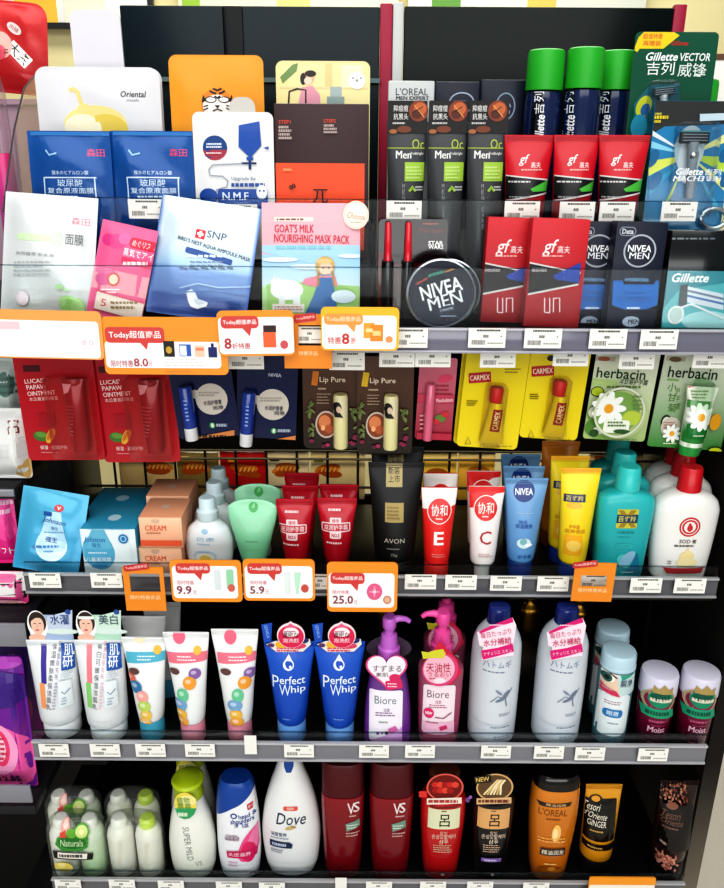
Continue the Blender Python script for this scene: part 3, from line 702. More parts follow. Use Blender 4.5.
# --- three charcoal men's tubes with black header cards
def mens(label, ox, cx, Y):
    it = Item('face_wash_tube', label, 'face wash tube', cx, 122, 40, Y, S1, ry=170, zoom='C', group="charcoal men's face wash tubes")
    L, k = cosmetic_tube(it, 30, .03, 0, '#1b1c1e')
    k.text('Oc', ox + 212, 521, 42, 34, '#b9c94a', .0).rect(ox + 96, 534, ox + 236, 538, '#9db04a').text('Men', ox + 159, 560, 54, 28, '#e8e8e6', .02).text('Pro&bright', ox + 208, 557, 46, 13, '#d5d5d2', .02)
    k.rect(ox + 163, 588, ox + 234, 656, '#a3c64a').small(ox + 168, 600, ox + 226, 650, 4, '#c9e08a', 3, .5).vtext('MEN CARE', ox + 158, 664, 830, 9, '#9fa3a4')
    k.line([(ox + 176, 692), (ox + 190, 674), (ox + 203, 692)], 5, '#a3c64a').line([(ox + 180, 694), (ox + 190, 682), (ox + 199, 694)], 4, '#a3c64a').small(ox + 200, 672, ox + 232, 692, 2, '#c4c9c4', 2, .6)
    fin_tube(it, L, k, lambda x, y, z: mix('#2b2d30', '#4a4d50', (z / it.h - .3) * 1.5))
    cy = -.0042; it.d = -cy; kc = it.ink(Flat(cy, False), 'satin'); h = it.h
    kc.text('抑痘痘', ox + 148, 392, 52, 22, '#e7e6e2', .012).text('抗黑头', ox + 148, 422, 52, 22, '#e7e6e2', .012).small(ox + 118, 440, ox + 180, 452, 1, '#c9c9c5', 2)
    kc.ell(ox + 212, 402, 34, 36, '#8c3f22').ell(ox + 218, 394, 22, 22, '#c06a38').ell(ox + 205, 414, 18, 16, '#5b2416').line([(ox + 196, 380), (ox + 232, 424)], 3, '#e3a05c').line([(ox + 190, 410), (ox + 228, 386)], 3, '#3a150d').ell(ox + 160, 468, 26, 12, '#7a4127').ell(ox + 120, 476, 14, 8, '#a66a40')
    g = extrude([(x, z + h - .013) for x, z in outline(it.w * .96, .037, .001)], cy, cy + .0006, '#141312', 'satin'); g.join(kc.geo())
    it.part('header_card', g)
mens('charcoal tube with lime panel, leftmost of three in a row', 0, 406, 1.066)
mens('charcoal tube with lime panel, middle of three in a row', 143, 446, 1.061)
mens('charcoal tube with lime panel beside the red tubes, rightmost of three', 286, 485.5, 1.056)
# --- green capped cans
def can(label, cx, top, Y, ox, oy=0):
    it = Item('shaving_foam_can', label, 'shaving foam can', cx, top, 37, Y, R2, ry=90, zoom='D', group='green capped foam cans')
    a = it.w / 2; h = it.h; ch = .047
    L, k = round_body(it, [(0, a * .93, a * .93), (.004, a * .97, a * .97), (h - ch - .012, a * .97, a * .97), (h - ch - .002, a * .9, a * .9)], 'gloss', smooth=False)
    k.rect(ox - 14, oy + 322, ox + 26, 560, '#0f1420')
    for i, ch_ in enumerate('列吉'): k.text(ch_, ox + 14, oy + 350 + i * 44, 34, 36, '#e9ecef', .02, rot=-90)
    k.text('Gillette', ox + 14, oy + 470, 100, 34, '#e9ecef', .03, rot=-90, shear=.2)
    it.part('body', L.geo('#182a55', 'gloss').join(k.geo()))
    C = Loft([(h - ch, a * .98, a * .98), (h - ch + .002, a, a), (h - .006, a * .98, a * .98), (h - .0015, a * .94, a * .94), (h, a * .85, a * .85)], False)
    it.part('cap', C.geo('#2fae33', 'satin'), label='bright green cap'); return it
can('tall navy foam can with bright green cap, beside the navy ring emblem packs', 544, 50, 1.118, 40)
can('tall navy foam can with bright green cap, middle one of the three', 583, 48, 1.112, 150)
can('tall navy foam can with bright green cap, nearest the green razor card', 614.5, 51, 1.155, 276)
can('navy foam can with green cap mostly hidden behind the razor cards', 699, 80, 1.165, 660, 40)
# --- red tubes
def red_tube(label, cx, Y, ox, top=135, wpx=48):
    it = Item('face_wash_tube', label, 'face wash tube', cx, top, wpx, Y, R1, ry=150, zoom='D', group='red and black face wash tubes')
    L, k = cosmetic_tube(it, 34, .024, 0, '#1c1c1e')
    k.text('gf', ox + 58, 580, 38, 42, '#f3e8e6', .01, shear=.3).text('高夫', ox + 100, 598, 36, 22, '#f3e8e6', .015).small(ox + 46, 610, ox + 124, 620, 1, '#eab9b4', 4)
    k.poly([(ox - 20, 634), (ox + 178, 660), (ox + 178, 690), (ox - 20, 724), (ox - 40, 724)], '#151718').poly([(ox - 20, 632), (ox + 178, 652), (ox + 178, 658), (ox - 20, 637)], '#d9d4d2').poly([(ox + 76, 684), (ox + 166, 642), (ox + 160, 692), (ox + 84, 694)], '#55b848')
    k.small(ox + 0, 652, ox + 90, 664, 1, '#cfd0d0', 5).poly([(ox - 20, 726), (ox + 178, 690), (ox + 178, 696), (ox - 20, 732)], '#d9d4d2').small(ox + 2, 708, ox + 96, 718, 1, '#a9abac', 3)
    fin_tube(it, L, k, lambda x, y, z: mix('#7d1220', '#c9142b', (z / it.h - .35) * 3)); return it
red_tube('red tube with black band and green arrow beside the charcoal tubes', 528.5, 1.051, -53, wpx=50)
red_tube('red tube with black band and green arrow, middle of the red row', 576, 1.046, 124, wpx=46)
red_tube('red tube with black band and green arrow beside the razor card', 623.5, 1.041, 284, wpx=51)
# --- razor blister cards
it = Item('razor_blister_card', 'dark green hanging card with white lettering, a razor and a yellow corner flash', 'razor', 672, 32, 82, 1.105, R2, ry=80, lean=2, zoom='c')
it.d = .001; k = it.ink(Flat(-.001), 'gloss')
k.poly([(176, 120), (196, 70), (218, 48), (338, 48), (362, 62), (296, 116), (200, 116), (190, 130)], '#e8cf2c').text('超值特惠', 254, 66, 78, 22, '#d8483a', .02).text('再赠装', 250, 94, 72, 22, '#d8483a', .02).text('Gillette', 362, 94, 68, 18, '#c33a34', .02, shear=.2)
k.text('Gillette', 290, 148, 128, 34, '#f0f4f2', .05, shear=.25).text('VECTOR', 424, 150, 122, 32, '#e6edea', .02, shear=.15).text('吉列', 284, 196, 112, 52, '#eef3f0', .03).text('威锋', 412, 202, 116, 56, '#dfe8e3', .02)
k.poly([(176, 340), (240, 262), (360, 258), (360, 460), (176, 460)], '#2b6f7c').ell(216, 350, 30, 46, '#c8cf3a', rot=20).ell(222, 362, 18, 26, '#3a6ea0', rot=20).ell(196, 430, 34, 50, '#3a96b0')
it.part('card', extrude(outline(it.w, it.h, .006), -.001, .001, '#155a42', 'gloss').join(k.geo()))
def razor_geo(scale, hcol='#8e969b', head='#262b2f', handle=True):
    g = Geo(); s = scale
    g.join(box_geo(-.021 * s, -.006 * s, -.009 * s, .021 * s, .003 * s, .007 * s, head, 'satin', .002 * s))
    for i in range(3): g.join(box_geo(-.018 * s, -.0068 * s, (-.0055 + i * .004) * s, .018 * s, -.0058 * s, (-.0043 + i * .004) * s, '#9aa2a6', 'metal'))
    g.join(box_geo(-.02 * s, -.0066 * s, .0062 * s, .02 * s, -.0045 * s, .0082 * s, '#5d9aa0', 'satin'))
    if handle:
        g.join(tube_path([(0, 0, -.008 * s), (0, -.001 * s, -.016 * s), (.001 * s, -.002 * s, -.024 * s), (.002 * s, 0, -.04 * s), (.004 * s, .001 * s, -.06 * s), (.005 * s, .002 * s, -.085 * s)], [.009 * s, .007 * s, .0085 * s, .007 * s, .0068 * s, .006 * s], hcol, 'satin', 12))
        g.join(Loft([(-.03 * s, .004 * s, .001 * s), (-.025 * s, .0055 * s, .0035 * s), (-.02 * s, .003 * s, .001 * s)], True, 4, y0=-.008 * s).geo('#c9cfd2', 'metal', 14))
    return g
x, z = it.L(290, 290)
g = razor_geo(.62, '#cfd4d6', '#2c3a40').moved(Matrix.Translation((x, -.0075, z)) @ Matrix.Rotation(-.1, 4, 'Y')); it.part('razor', g)
bx = extrude([(px + x, pz + z - .035) for px, pz in outline(.036, .048, .006)], -.0125, -.0012, '#f4f8fa', 'blister'); it.part('blister', bx)
it = Item('razor_blister_card', 'large razor blister card, blue with yellow rays, a silver razor under clear plastic', 'razor', 689, 101, 80, 1.05, R1, ry=160, lean=3, zoom='c')
it.d = .001; k = it.ink(Flat(-.001), 'gloss')
k.rect(240, 330, 560, 460, '#3b3d3c').poly([(236, 470), (300, 430), (560, 420), (560, 900), (236, 900)], '#2c86b4')
for i, (a, b, c, w_) in enumerate(((238, 500, '#8fd0e4', 30), (236, 600, '#d8e26a', 60), (238, 690, '#3f9fc4', 40), (300, 760, '#cfe07a', 36), (560, 470, '#e6e9a0', 40), (560, 590, '#bcd84c', 70), (560, 690, '#e2e58a', 40), (520, 780, '#56b0cc', 50), (240, 450, '#d9e4ea', 24))):
    k.poly([(398, 545), (a, b - w_ / 2), (a, b + w_ / 2)], c)
for a in ((250, 560), (262, 650), (552, 640), (548, 540)): k.ell(a[0], a[1], 22, 40, '#1f6e9c', rot=30)
k.ell(400, 520, 60, 92, '#c6d8dd').ell(398, 560, 44, 100, '#dfe8ea').small(246, 374, 300, 384, 1, '#d0c860', 2, .8).small(246, 386, 330, 400, 1, '#e0cf3a', 3, .9).small(246, 404, 294, 416, 1, '#d8c43a', 4, .9).poly([(440, 380), (560, 376), (560, 404), (440, 410)], '#c4d6df')
it.part('card', extrude(outline(it.w, it.h, .004), -.001, .001, '#2f7ea8', 'gloss').join(k.geo()))
x, z = it.L(410, 474)
it.part('razor', razor_geo(.84, '#9da5aa').moved(Matrix.Translation((x, -.0085, z))), label='silver razor with dark head')
x2, z2 = it.L(488, 800)
it.part('spare_head', tube_path([(x2 + .016 * math.cos(t * .3), -.009, z2 + .012 * math.sin(t * .3)) for t in range(21)], .003, '#b8bfc3', 'metal', 8, True))
it.part('blister', extrude([(px + x + .004, pz + z - .095) for px, pz in outline(.052, .112, .008)], -.0165, -.0012, '#f4f8fa', 'blister'))
it.d = .017; k = it.ink(Flat(-.017), 'gloss')
k.text('Gillette', 402, 612, 108, 28, '#f5f8f9', .06, shear=.25).text('吉列', 496, 614, 66, 26, '#f5f8f9', .05).text('MACH3', 398, 640, 124, 22, '#eef2f4', .05, shear=.2).text('锋速3', 498, 640, 60, 22, '#eef2f4', .04)
it.part('lettering', k.geo(), label='white lettering printed on the clear plastic')
# --- black and red twin pen blister
it = Item('pen_blister_card', 'black and deep red card holding two red topped pens, behind the round tin', 'cosmetic pens', 412, 219, 68, .996, S1, ry=270, lean=1, zoom='G')
it.d = .001; k = it.ink(Flat(-.001), 'gloss')
k.text('Men expert', 262, 184, 96, 26, '#6d2630', .01).small(228, 152, 306, 164, 1, '#9c4a50', 3).text('STAR', 274, 228, 54, 15, '#f0f0f0', .03).text('WARS', 274, 242, 54, 15, '#f0f0f0', .03)
k.rect(66, 300, 300, 520, '#4a0c18').rect(62, 262, 100, 520, '#6b1020')
it.part('card', extrude(outline(it.w, it.h, .006), -.001, .001, lambda x, y, z: mix('#2a070d', '#0d0b0d', z / it.h * 1.6 - .5), 'gloss').join(k.geo()))
for zx in (100, 172):
    x, z0 = it.L(zx, 290); _, z1 = it.L(zx, 150); xb, zb = it.L(zx + 6, 500)
    o = it.part('pen', Loft([(zb, .0066, .0066), (zb + .003, .0072, .0072), (z0 - .001, .0072, .0072), (z0, .0058, .0058)], False, x0=x, y0=-.0088).geo('#121214', 'gloss', 20))
    it.part('pen_tip', Loft([(z0, .0048, .0048), (z1 - .002, .0036, .0036), (z1, .002, .002)], False, x0=x, y0=-.0088).geo('#d7263a', 'gloss', 18), o, label='red tip')
# --- round tins
def tin(label, cx, cy, r, Y, lean):
    it = Item('cream_tin', label, 'cream tin', cx, cy - r, 2 * r, Y, S1, ry=cy, lean=lean, zoom='G', group='round navy cream tins')
    R = it.h / 2; g = Geo(); seg = 56
    prof = [(0, .0), (R * .93, 0), (R * .955, -.0012), (R, -.0006), (R, .007), (R * .985, .0075), (R * .985, .0155), (R * .94, .017), (0, .017)]
    vs = []; fs = []
    for q, y in prof[1:-1]: vs += [(q * math.cos(2 * math.pi * i / seg), y - .008, R + q * math.sin(2 * math.pi * i / seg)) for i in range(seg)]
    n = len(prof) - 2
    for j in range(n - 1):
        for i in range(seg): fs.append((j * seg + (i + 1) % seg, j * seg + i, (j + 1) * seg + i, (j + 1) * seg + (i + 1) % seg))
    g.add(vs, [fs[i] for i in range(3 * seg)], '#b9bec4', 'metal'); g.add(vs, fs[3 * seg:], '#1a2038', 'gloss')
    g.add(vs, [tuple(range(seg - 1, -1, -1))][:1], '#171d31', 'satin', False); g.add(vs, [tuple((n - 1) * seg + i for i in range(seg))], '#1a2038', 'satin', False)
    g.f[-2] = tuple(reversed(g.f[-2]))
    it.d = .008; k = it.ink(Flat(-.008, False), 'satin', off=.0004)
    if lean is not None:
        k.text('NIVEA', 294, 392, 152, 52, '#f1f2f4', .045, rot=-16).text('MEN', 308, 436, 122, 44, '#e6e8ea', .012, rot=-16)
        k.ell(314, 468, 40, 14, '#3a4562', rot=-14).ell(314, 468, 37, 11, '#171d31', rot=-14).text('CREME', 314, 468, 50, 10, '#b7bfcc', .01, rot=-14).small(290, 486, 350, 498, 1, '#8d96a8', 3)
        k.poly([(202, 374), (243, 352), (245, 357), (204, 379)], '#c9554a').poly([(305, 330), (340, 318), (342, 323), (307, 335)], '#c98a4a')
        for i in range(4): k.rect(248 + i * 14, 340 - i * 4, 258 + i * 14, 350 - i * 4, '#4ba88a', 2, rot=-15)
    g.join(k.geo()); it.part('tin', g); return it
tin('round navy tin with silver rim and big white letters, standing on edge in front', 440.5, 291.5, 33.5, .947, 2)
t2 = tin('round navy tin half hidden behind the matching tin', 447, 291, 33, .967, 2)
# --- red boxes
def red_box(label, cx, top, w, Y, ox):
    it = Item('skin_care_box', label, 'skin care box', cx, top, w, Y, S1, ry=270, lean=2, roll=1.5, zoom='H', group='red skin care boxes'); D = .011
    it.d = D; k = it.ink(Flat(-D), 'satin'); W, H = it.w, it.h
    k.text('gf', ox + 96, 246, 54, 62, '#f3e3e2', .008, shear=.25).text('高夫', ox + 144, 252, 44, 26, '#f3e3e2', .012).small(ox + 66, 270, ox + 164, 280, 1, '#e9b3b0', 4)
    k.poly([(ox + 20, 298), (ox + 205, 338), (ox + 198, 378), (ox + 14, 414)], '#211c1e').poly([(ox + 20, 296), (ox + 205, 334), (ox + 205, 340), (ox + 20, 302)], '#d8d2d0').poly([(ox + 14, 410), (ox + 196, 374), (ox + 196, 381), (ox + 14, 417)], '#d8d2d0').poly([(ox + 104, 346), (ox + 206, 298), (ox + 197, 372), (ox + 116, 360)], '#2347a6').small(ox + 28, 316, ox + 100, 334, 1, '#9a9294', 3, .8)
    for x_ in (74, 106): k.line([(ox + x_, 426), (ox + x_ - 1, 478)], 4, '#f0dada')
    k.line([(ox + 74, 478), (ox + 92, 480)], 4, '#f0dada').line([(ox + 92, 426), (ox + 92, 480)], 4, '#f0dada').line([(ox + 106, 428), (ox + 128, 426), (ox + 128, 478)], 4, '#f0dada')
    it.part('carton', box_geo(-W / 2, -D, 0, W / 2, D, H, lambda x, y, z: mix('#a81b26', '#cb2a36', z / H), 'satin', .0009).join(k.geo()))
red_box('red skin care box with a blue arrow, beside the round tins', 508, 218, 50, .9835, -170)
red_box('red skin care box with a blue arrow, beside the navy boxes', 554.5, 219, 56, .957, 0)
# --- navy boxes
def navy_box(label, cx, w, Y, ox):
    it = Item('skin_care_box', label, 'skin care box', cx, 222, w, Y, S1, ry=270, lean=2, roll=1, zoom='H', group='navy and blue skin care boxes'); D = .011
    it.d = D; k = it.ink(Flat(-D), 'satin'); W, H = it.w, it.h
    k.ring(ox + 419, 257, 58, 58, 6, '#aeb4bd').text('NIVEA', ox + 419, 248, 84, 24, '#f1f3f5', .04).text('MEN', ox + 417, 274, 70, 22, '#e9ecef', .01)
    k.rect(ox + 346, 170, ox + 405, 202, '#8d949c', 14).rect(ox + 349, 173, ox + 402, 199, '#2a3040', 12).text('Data', ox + 376, 186, 40, 18, '#cfd4da', .03)
    k.poly([(ox + 322, 364), (ox + 356, 364), (ox + 362, 378), (ox + 470, 378), (ox + 476, 364), (ox + 488, 364), (ox + 482, 452), (ox + 440, 468), (ox + 360, 468), (ox + 318, 452)], '#1f73c4').text('HYDRATING', ox + 408, 361, 84, 13, '#7fb2e0', .02)
    k.text('水活畅透精华', ox + 400, 430, 124, 20, '#174f96', .02).rect(ox + 352, 404, ox + 440, 412, '#1b62ad').small(ox + 372, 458, ox + 424, 468, 1, '#d7e6f4', 3, .8).ell(ox + 386, 512, 32, 20, '#a9b6c6').text('MEN', ox + 396, 512, 40, 16, '#1a2133', .03)
    it.part('carton', box_geo(-W / 2, -D, 0, W / 2, D, H, '#161d33', 'satin', .0009).join(k.geo()))
navy_box('navy and blue box with a ring emblem, beside the red box', 602, 52, .984, -150)
navy_box('navy and blue box with a ring emblem, nearest the razor box', 634, 50, .957, 0)
# --- razor box on its side
it = Item('razor_box', 'dark and aqua razor box with a big picture of a silver razor head', 'razor box', 697, 230, 70, .965, S1, ry=280, lean=2, zoom='H')
D = .014; it.d = D; k = it.ink(Flat(-D), 'gloss')
k.rect(500, 332, 800, 560, '#2f8d98').poly([(500, 470), (560, 400), (800, 360), (800, 560), (500, 560)], '#57b3b8').ell(660, 510, 90, 36, '#a9d9da').text('Gillette', 602, 354, 132, 32, '#f2f5f6', .06, shear=.25).small(510, 206, 700, 218, 1, '#55606a', 4)
k.poly([(590, 384), (720, 412), (720, 470), (580, 440)], '#d5dde4').poly([(592, 396), (720, 426), (720, 434), (590, 404)], '#78859a').poly([(590, 414), (720, 444), (720, 452), (588, 422)], '#5b7fb4').poly([(566, 380), (592, 376), (588, 450), (556, 466)], '#26363a')
k.ell(548, 488, 30, 34, '#dfe6e2').ell(548, 488, 24, 26, '#b9cfc9').line([(560, 464), (604, 448), (720, 500)], 8, '#dfe6e8')
it.part('carton', box_geo(-it.w / 2, -D, 0, it.w / 2, D, it.h, '#14181a', 'gloss', .001).join(k.geo()))
# ================================================================== PRICE TAGS
def make_tag(seed, blank=False):
    W, H = .046, .0245
    g = extrude(outline(W, H, .0006), 0, .0007, '#ecebe4', 'paper')
    if not blank:
        q = random.Random(seed)
        def R(x0, z0, x1, z1, c): g.add([(x0 * W - W / 2, -.0002, z0 * H), (x1 * W - W / 2, -.0002, z0 * H), (x1 * W - W / 2, -.0002, z1 * H), (x0 * W - W / 2, -.0002, z1 * H)], [(0, 1, 2, 3)], c, 'paper', False)
        x = .22
        while x < .8:
            l = q.uniform(.03, .07); R(x, .84, x + l, .93, '#4a4a48'); x += l + .012
        x = .4
        for i in range(3): R(x, .52, x + .035, .66, '#55534f'); x += .05
        R(.86, .55, .9, .62, '#8b8a84')
        x = .1
        while x < .44:
            l = q.uniform(.006, .02); R(x, .16, x + l, .4, '#5a5955'); x += l + q.uniform(.008, .016)
        x = .52
        while x < .92:
            l = q.uniform(.02, .05); R(x, .2, x + l, .27, '#9a9993'); x += l + .012
    o = mesh_obj('shelf_price_tag', g); COL.objects.unlink(o); return o
TAGS = [make_tag(i) for i in range(4)] + [make_tag(9, True)]
_tu = [0]
def price_tag(px, py, Y, label, group, roll=0, tilt=0, blank=False, s=1.0):
    src = TAGS[4 if blank else _tu[0] % 4]; _tu[0] += 1
    o = src.copy(); COL.objects.link(o)
    p = pt(px, py, Y); o.matrix_world = Matrix.Translation(p) @ Matrix.Rotation(math.radians(-tilt), 4, 'X') @ Matrix.Rotation(math.radians(roll), 4, 'Y') @ Matrix.Translation((0, 0, -.01225 * s)) @ Matrix.Scale(s, 4)
    tag(o, label, 'price tag', group)
for px, py, t in ((146, 209, 'below the two shiny blue sachets'), (240, 214, 'below the white drip bag sachet'), (404, 210.5, 'under the leftmost charcoal tube'), (522, 211, 'under the red tube nearest the charcoal tubes'),
                  (577, 211.5, 'under the middle red tube'), (617, 211.5, 'under the red tube beside the blue razor card'), (679, 211.5, 'across the foot of the blue razor card')):
    price_tag(px, py, 1.0085, 'white barcode price tag ' + t, 'price tags on the rear clear fence', s=.93)
for px, py, t in ((409, 338, 'beside the yellow rimmed promotion sign'), (487, 338, 'under the gap right of the round tins'), (543, 338.5, 'under the red box with blue arrow'), (608, 339, 'under the navy boxes'), (659, 339.5, 'under the left end of the razor box')):
    price_tag(px, py, .9195, 'white price tag on the top shelf rail ' + t, 'price tags on the top shelf rail', s=.95)
for px, py, t in ((246, 360, 'above the right navy lip balm card'), (347, 361, 'above the left brown lip balm card'), (397, 358, 'above the right brown lip balm card'), (433, 358, 'on the pink lip balm card'), (498, 358.5, 'on the left yellow balm card'), (571, 357, 'on the right yellow balm card'), (637, 360, 'on the card with the round daisy window'), (711, 359, 'on the card with the green daisy tube')):
    price_tag(px, py, .938, 'pale price tag on a hook end ' + t, 'price tags on the hook ends', s=.93)
for px, py, t in ((45, 580.5, 'under the blue sachet'), (106.5, 580.5, 'under the blue baby cream box'), (321, 582, 'between the second and third signs'), (420.5, 582, 'under the black tube and the red E tube'), (461, 582.5, 'under the red and white C tube'), (506, 583.5, 'under the light blue tube'), (553, 584, 'left of the orange tag frame'), (646, 585.5, 'under the teal bottle'), (690, 586, 'under the white bottle with red cap')):
    price_tag(px, py, .9045, 'white price tag on the second rail ' + t, 'price tags on the second shelf rail', s=.88)
for px, py, t in ((54, 750.5, 'under the white tube with purple and orange bars'), (105, 750.5, 'under the white tube with pink and green bars'), (150.5, 750.5, 'under the white tube with a blue cap'), (200, 750.5, 'under the first pink capped tube'), (299, 751, 'under the left deep blue tube'), (374, 751.5, 'under the purple pump bottle'), (420, 751.5, 'under the pink pump bottle'), (496, 752, 'under the left tall clear bottle'), (549, 752.5, 'under the right tall clear bottle'), (590, 754, 'under the pale blue bottles'), (653, 755, 'under the left maroon bottle')):
    price_tag(px, py, .8545, 'white price tag on the third rail ' + t, 'price tags on the third shelf rail', s=.86)
price_tag(250.5, 745, .8545, 'blank white tag on the third shelf rail left of the deep blue tubes', 'price tags on the third shelf rail', blank=True, s=.66, roll=90)
for px, py, t in ((68, 885, 'under the green labelled twin pack'), (122, 885, 'under the plain twin pack'), (171, 886, 'under the white bottle with lime cap'), (229, 887, 'under the bottle with blue cap'), (272, 888, 'under the big white bottle'), (379, 887, 'under the dark red bottle nearest the scarlet one'), (433, 887, 'under the scarlet bottle'), (480, 887, 'under the black bottle'), (536, 888, 'under the orange bottle')):
    price_tag(px, py, .8445, 'white price tag at the photo bottom ' + t, 'price tags on the lowest rail', s=.8)
price_tag(341, 886, .8445, 'blank white tag at the photo bottom under the left dark red bottle', 'price tags on the lowest rail', blank=True, s=.66, roll=90)
# ================================================================== PROMOTION SIGNS
def promo(label, x0, y0, x1, y1, Y, zoom, inner, bubble, btxt, col='#f0982f', roll=0, rad=5, bubcol='#cf4a44', bubtxt='#fff', incol='#f7f2f1'):
    it = Item('promotion_sign', label, 'promotion sign', (x0 + x1) / 2, y0, x1 - x0, Y, None, roll=roll, zoom=zoom, group='orange promotion signs', bottom=y1)
    it.d = .001; k = it.ink(Flat(-.001), 'satin')
    k.rect(*inner, incol, 14)
    if bubble:
        bx0, by0, bx1, by1, tx = bubble
        k.poly([(tx - 18, by1 - 6), (tx + 18, by1 - 6), (tx + 12, by1 + 26)], bubcol).rect(bx0, by0, bx1, by1, bubcol, 14).text(btxt, (bx0 + bx1) / 2, (by0 + by1) / 2, (bx1 - bx0) * .88, None, bubtxt, .02)
    it.k = k; return it
def done(it, col='#f0982f', r=.006): it.part('card', extrude(outline(it.w, it.h, r), -.001, .001, col, 'satin').join(it.k.geo()))
it = promo('wide orange sign with a nearly bare white panel at the left edge', -32, 311, 103, 360, .9, 'E', (-150, 508, 360, 640), None, '', roll=1)
it.k.rect(-20, 512, 72, 540, '#f0c9cf', 8).text('8.0', 318, 588, 40, 22, '#edb6c4', .0).small(300, 606, 340, 612, 1, '#f2ccd6', 3); done(it, '#eda75c')
it = promo('orange sign reading 8.0 with four tiny product pictures', 103, 317, 227.5, 375, .902, 'I', (382, 42, 800, 138), (382, -10, 594, 46, 520), 'Today超值商品')
k = it.k; k.text('限时特惠', 442, 121, 82, 24, '#b4626c', .008).text('8.0', 511, 117, 52, 30, '#a8424f', .02).text('元', 546, 121, 17, 20, '#c98f97')
k.rect(593, 40, 632, 96, '#24221d').ell(612, 72, 11, 13, '#c8a23c').rect(650, 52, 692, 94, '#2c62b4').rect(652, 56, 676, 92, '#dfe8f2').rect(706, 56, 740, 96, '#f0c5ac').rect(708, 64, 738, 74, '#e08a6a').rect(755, 62, 786, 98, '#1c2c6a').rect(764, 48, 774, 62, '#1c2c6a')
k.small(598, 100, 760, 132, 3, '#d8d2c6', 2, .25).small(604, 146, 700, 152, 1, '#c9883c', 2); done(it)
it = promo('small orange sign reading 8 with a picture of the brown and orange pack', 218, 311, 294, 357, .899, 'F', (128, 452, 376, 572), (134, 448, 258, 488, 218), 'Today超值商品', roll=-1)
it.k.text('8', 158, 538, 24, 36, '#b5333c', .03).text('折特惠', 202, 546, 60, 20, '#bb4c54', .008).rect(274, 478, 316, 500, '#3b2124').rect(274, 500, 316, 550, '#e86a3c').ell(343, 541, 13, 14, '#c85a60').small(232, 556, 330, 562, 1, '#ded6d0', 2); done(it)
# tag frame hanging behind
def frame_sign(label, x0, y0, x1, y1, Y, zoom, win, tab, txt, roll=0, barcode=False):
    it = Item('tag_frame', label, 'tag frame', (x0 + x1) / 2, y0, x1 - x0, Y, None, roll=roll, zoom=zoom, group='orange tag frames', bottom=y1)
    it.d = .0008; W, H = it.w / 2, it.h; a = it.L(win[0], win[3]); b = it.L(win[2], win[1]); g = Geo(); c = '#e7912c'
    for r in ((-W, 0, W, a[1]), (-W, b[1], W, H), (-W, a[1], a[0], b[1]), (b[0], a[1], W, b[1])): g.join(box_geo(r[0], -.0008, r[1], r[2], .0008, r[3], c, 'satin'))
    k = it.ink(Flat(-.0008), 'satin')
    if txt: k.text(txt[0], txt[1], txt[2], txt[3], None, '#f8ddb0', .02)
    it.part('frame', g.join(k.geo()))
    kt = it.ink(Flat(-.0014, False), 'satin'); tx0, ty0, tx1, ty1 = tab
    kt.rect(tx0, ty0, tx1, ty1, '#c3393a', 8, rot=-8).text('Today超值商品', (tx0 + tx1) / 2, (ty0 + ty1) / 2, (tx1 - tx0) * .86, None, '#f6d9d2', .02, rot=-8)
    it.part('header_tab', kt.geo(), label='red tilted header'); return it
it = frame_sign('orange tag frame with a red header, wedged between two small signs', 284, 314, 332, 369, .914, 'F', (390, 478, 468, 545), (376, 440, 448, 466), ('特惠商品', 422, 570, 62))
price_tag(310.5, 335, .9175, 'white price tag inside the orange frame between the top signs', 'price tags on the top shelf rail', s=.8)
it = promo('yellow rimmed sign reading 8 with a tiny picture of two orange packs', 321, 307, 399, 351, .898, 'F', (468, 446, 712, 556), (474, 440, 602, 476, 562), 'Today超值商品', roll=0, bubcol='#ef9e4e', bubtxt='#fbe6c8')
it.k.text('特惠', 508, 528, 44, 24, '#c84c3c', .01).text('8', 545, 522, 25, 36, '#c43a34', .03).text('折', 571, 528, 18, 22, '#c84c3c', .008).rect(604, 470, 640, 520, '#e9a53c').rect(626, 476, 668, 530, '#df8f2c').rect(612, 488, 634, 500, '#f6d9a0').rect(634, 496, 660, 512, '#f3cf90').ell(688, 524, 12, 11, '#ec9a5c'); done(it, '#f3b92e')
# second shelf
it = frame_sign('empty orange tag frame on the second rail under the peach boxes', 124.5, 567, 165, 611, .885, 'M', (474, 412, 576, 478), (448, 376, 540, 398), ('限时特惠商品', 526, 497, 110))
it = promo('small orange sign reading 9.9, under the white baby lotion bottles', 171, 560, 242, 602, .882, 'M', (626, 384, 860, 500), (636, 374, 760, 410, 716), 'Today超值商品')
it.k.text('限时特惠', 672, 443, 60, 15, '#d28d94', .008).text('9.9', 667, 470, 54, 30, '#8f4453', .02).text('元', 706, 478, 16, 16, '#b98a92').rect(776, 398, 800, 470, '#d7dfdf', 6).rect(820, 396, 846, 466, '#9fd3ae', 6).ell(838, 462, 13, 14, '#cf6b5c'); done(it)
it = promo('small orange sign reading 5.9, under the mint green tube', 243.5, 559, 315, 601, .881, 'N', (236, 384, 480, 500), (244, 374, 368, 412, 330), 'Today超值商品')
it.k.text('限时特惠', 284, 443, 60, 14, '#d28d94', .008).text('5.9', 280, 470, 52, 28, '#8f4453', .02).text('元', 316, 476, 14, 16, '#b98a92').rect(378, 404, 400, 486, '#dfe6e4', 6).poly([(412, 406), (438, 406), (430, 484), (420, 484)], '#bfe3cd').ell(452, 464, 14, 15, '#c65c50'); done(it)
it = promo('orange sign reading 25.0 with a pink flower picture, on the second rail', 327, 562, 397.5, 612, .879, 'N', (538, 410, 776, 534), (545, 408, 668, 448, 630), 'Today超值商品')
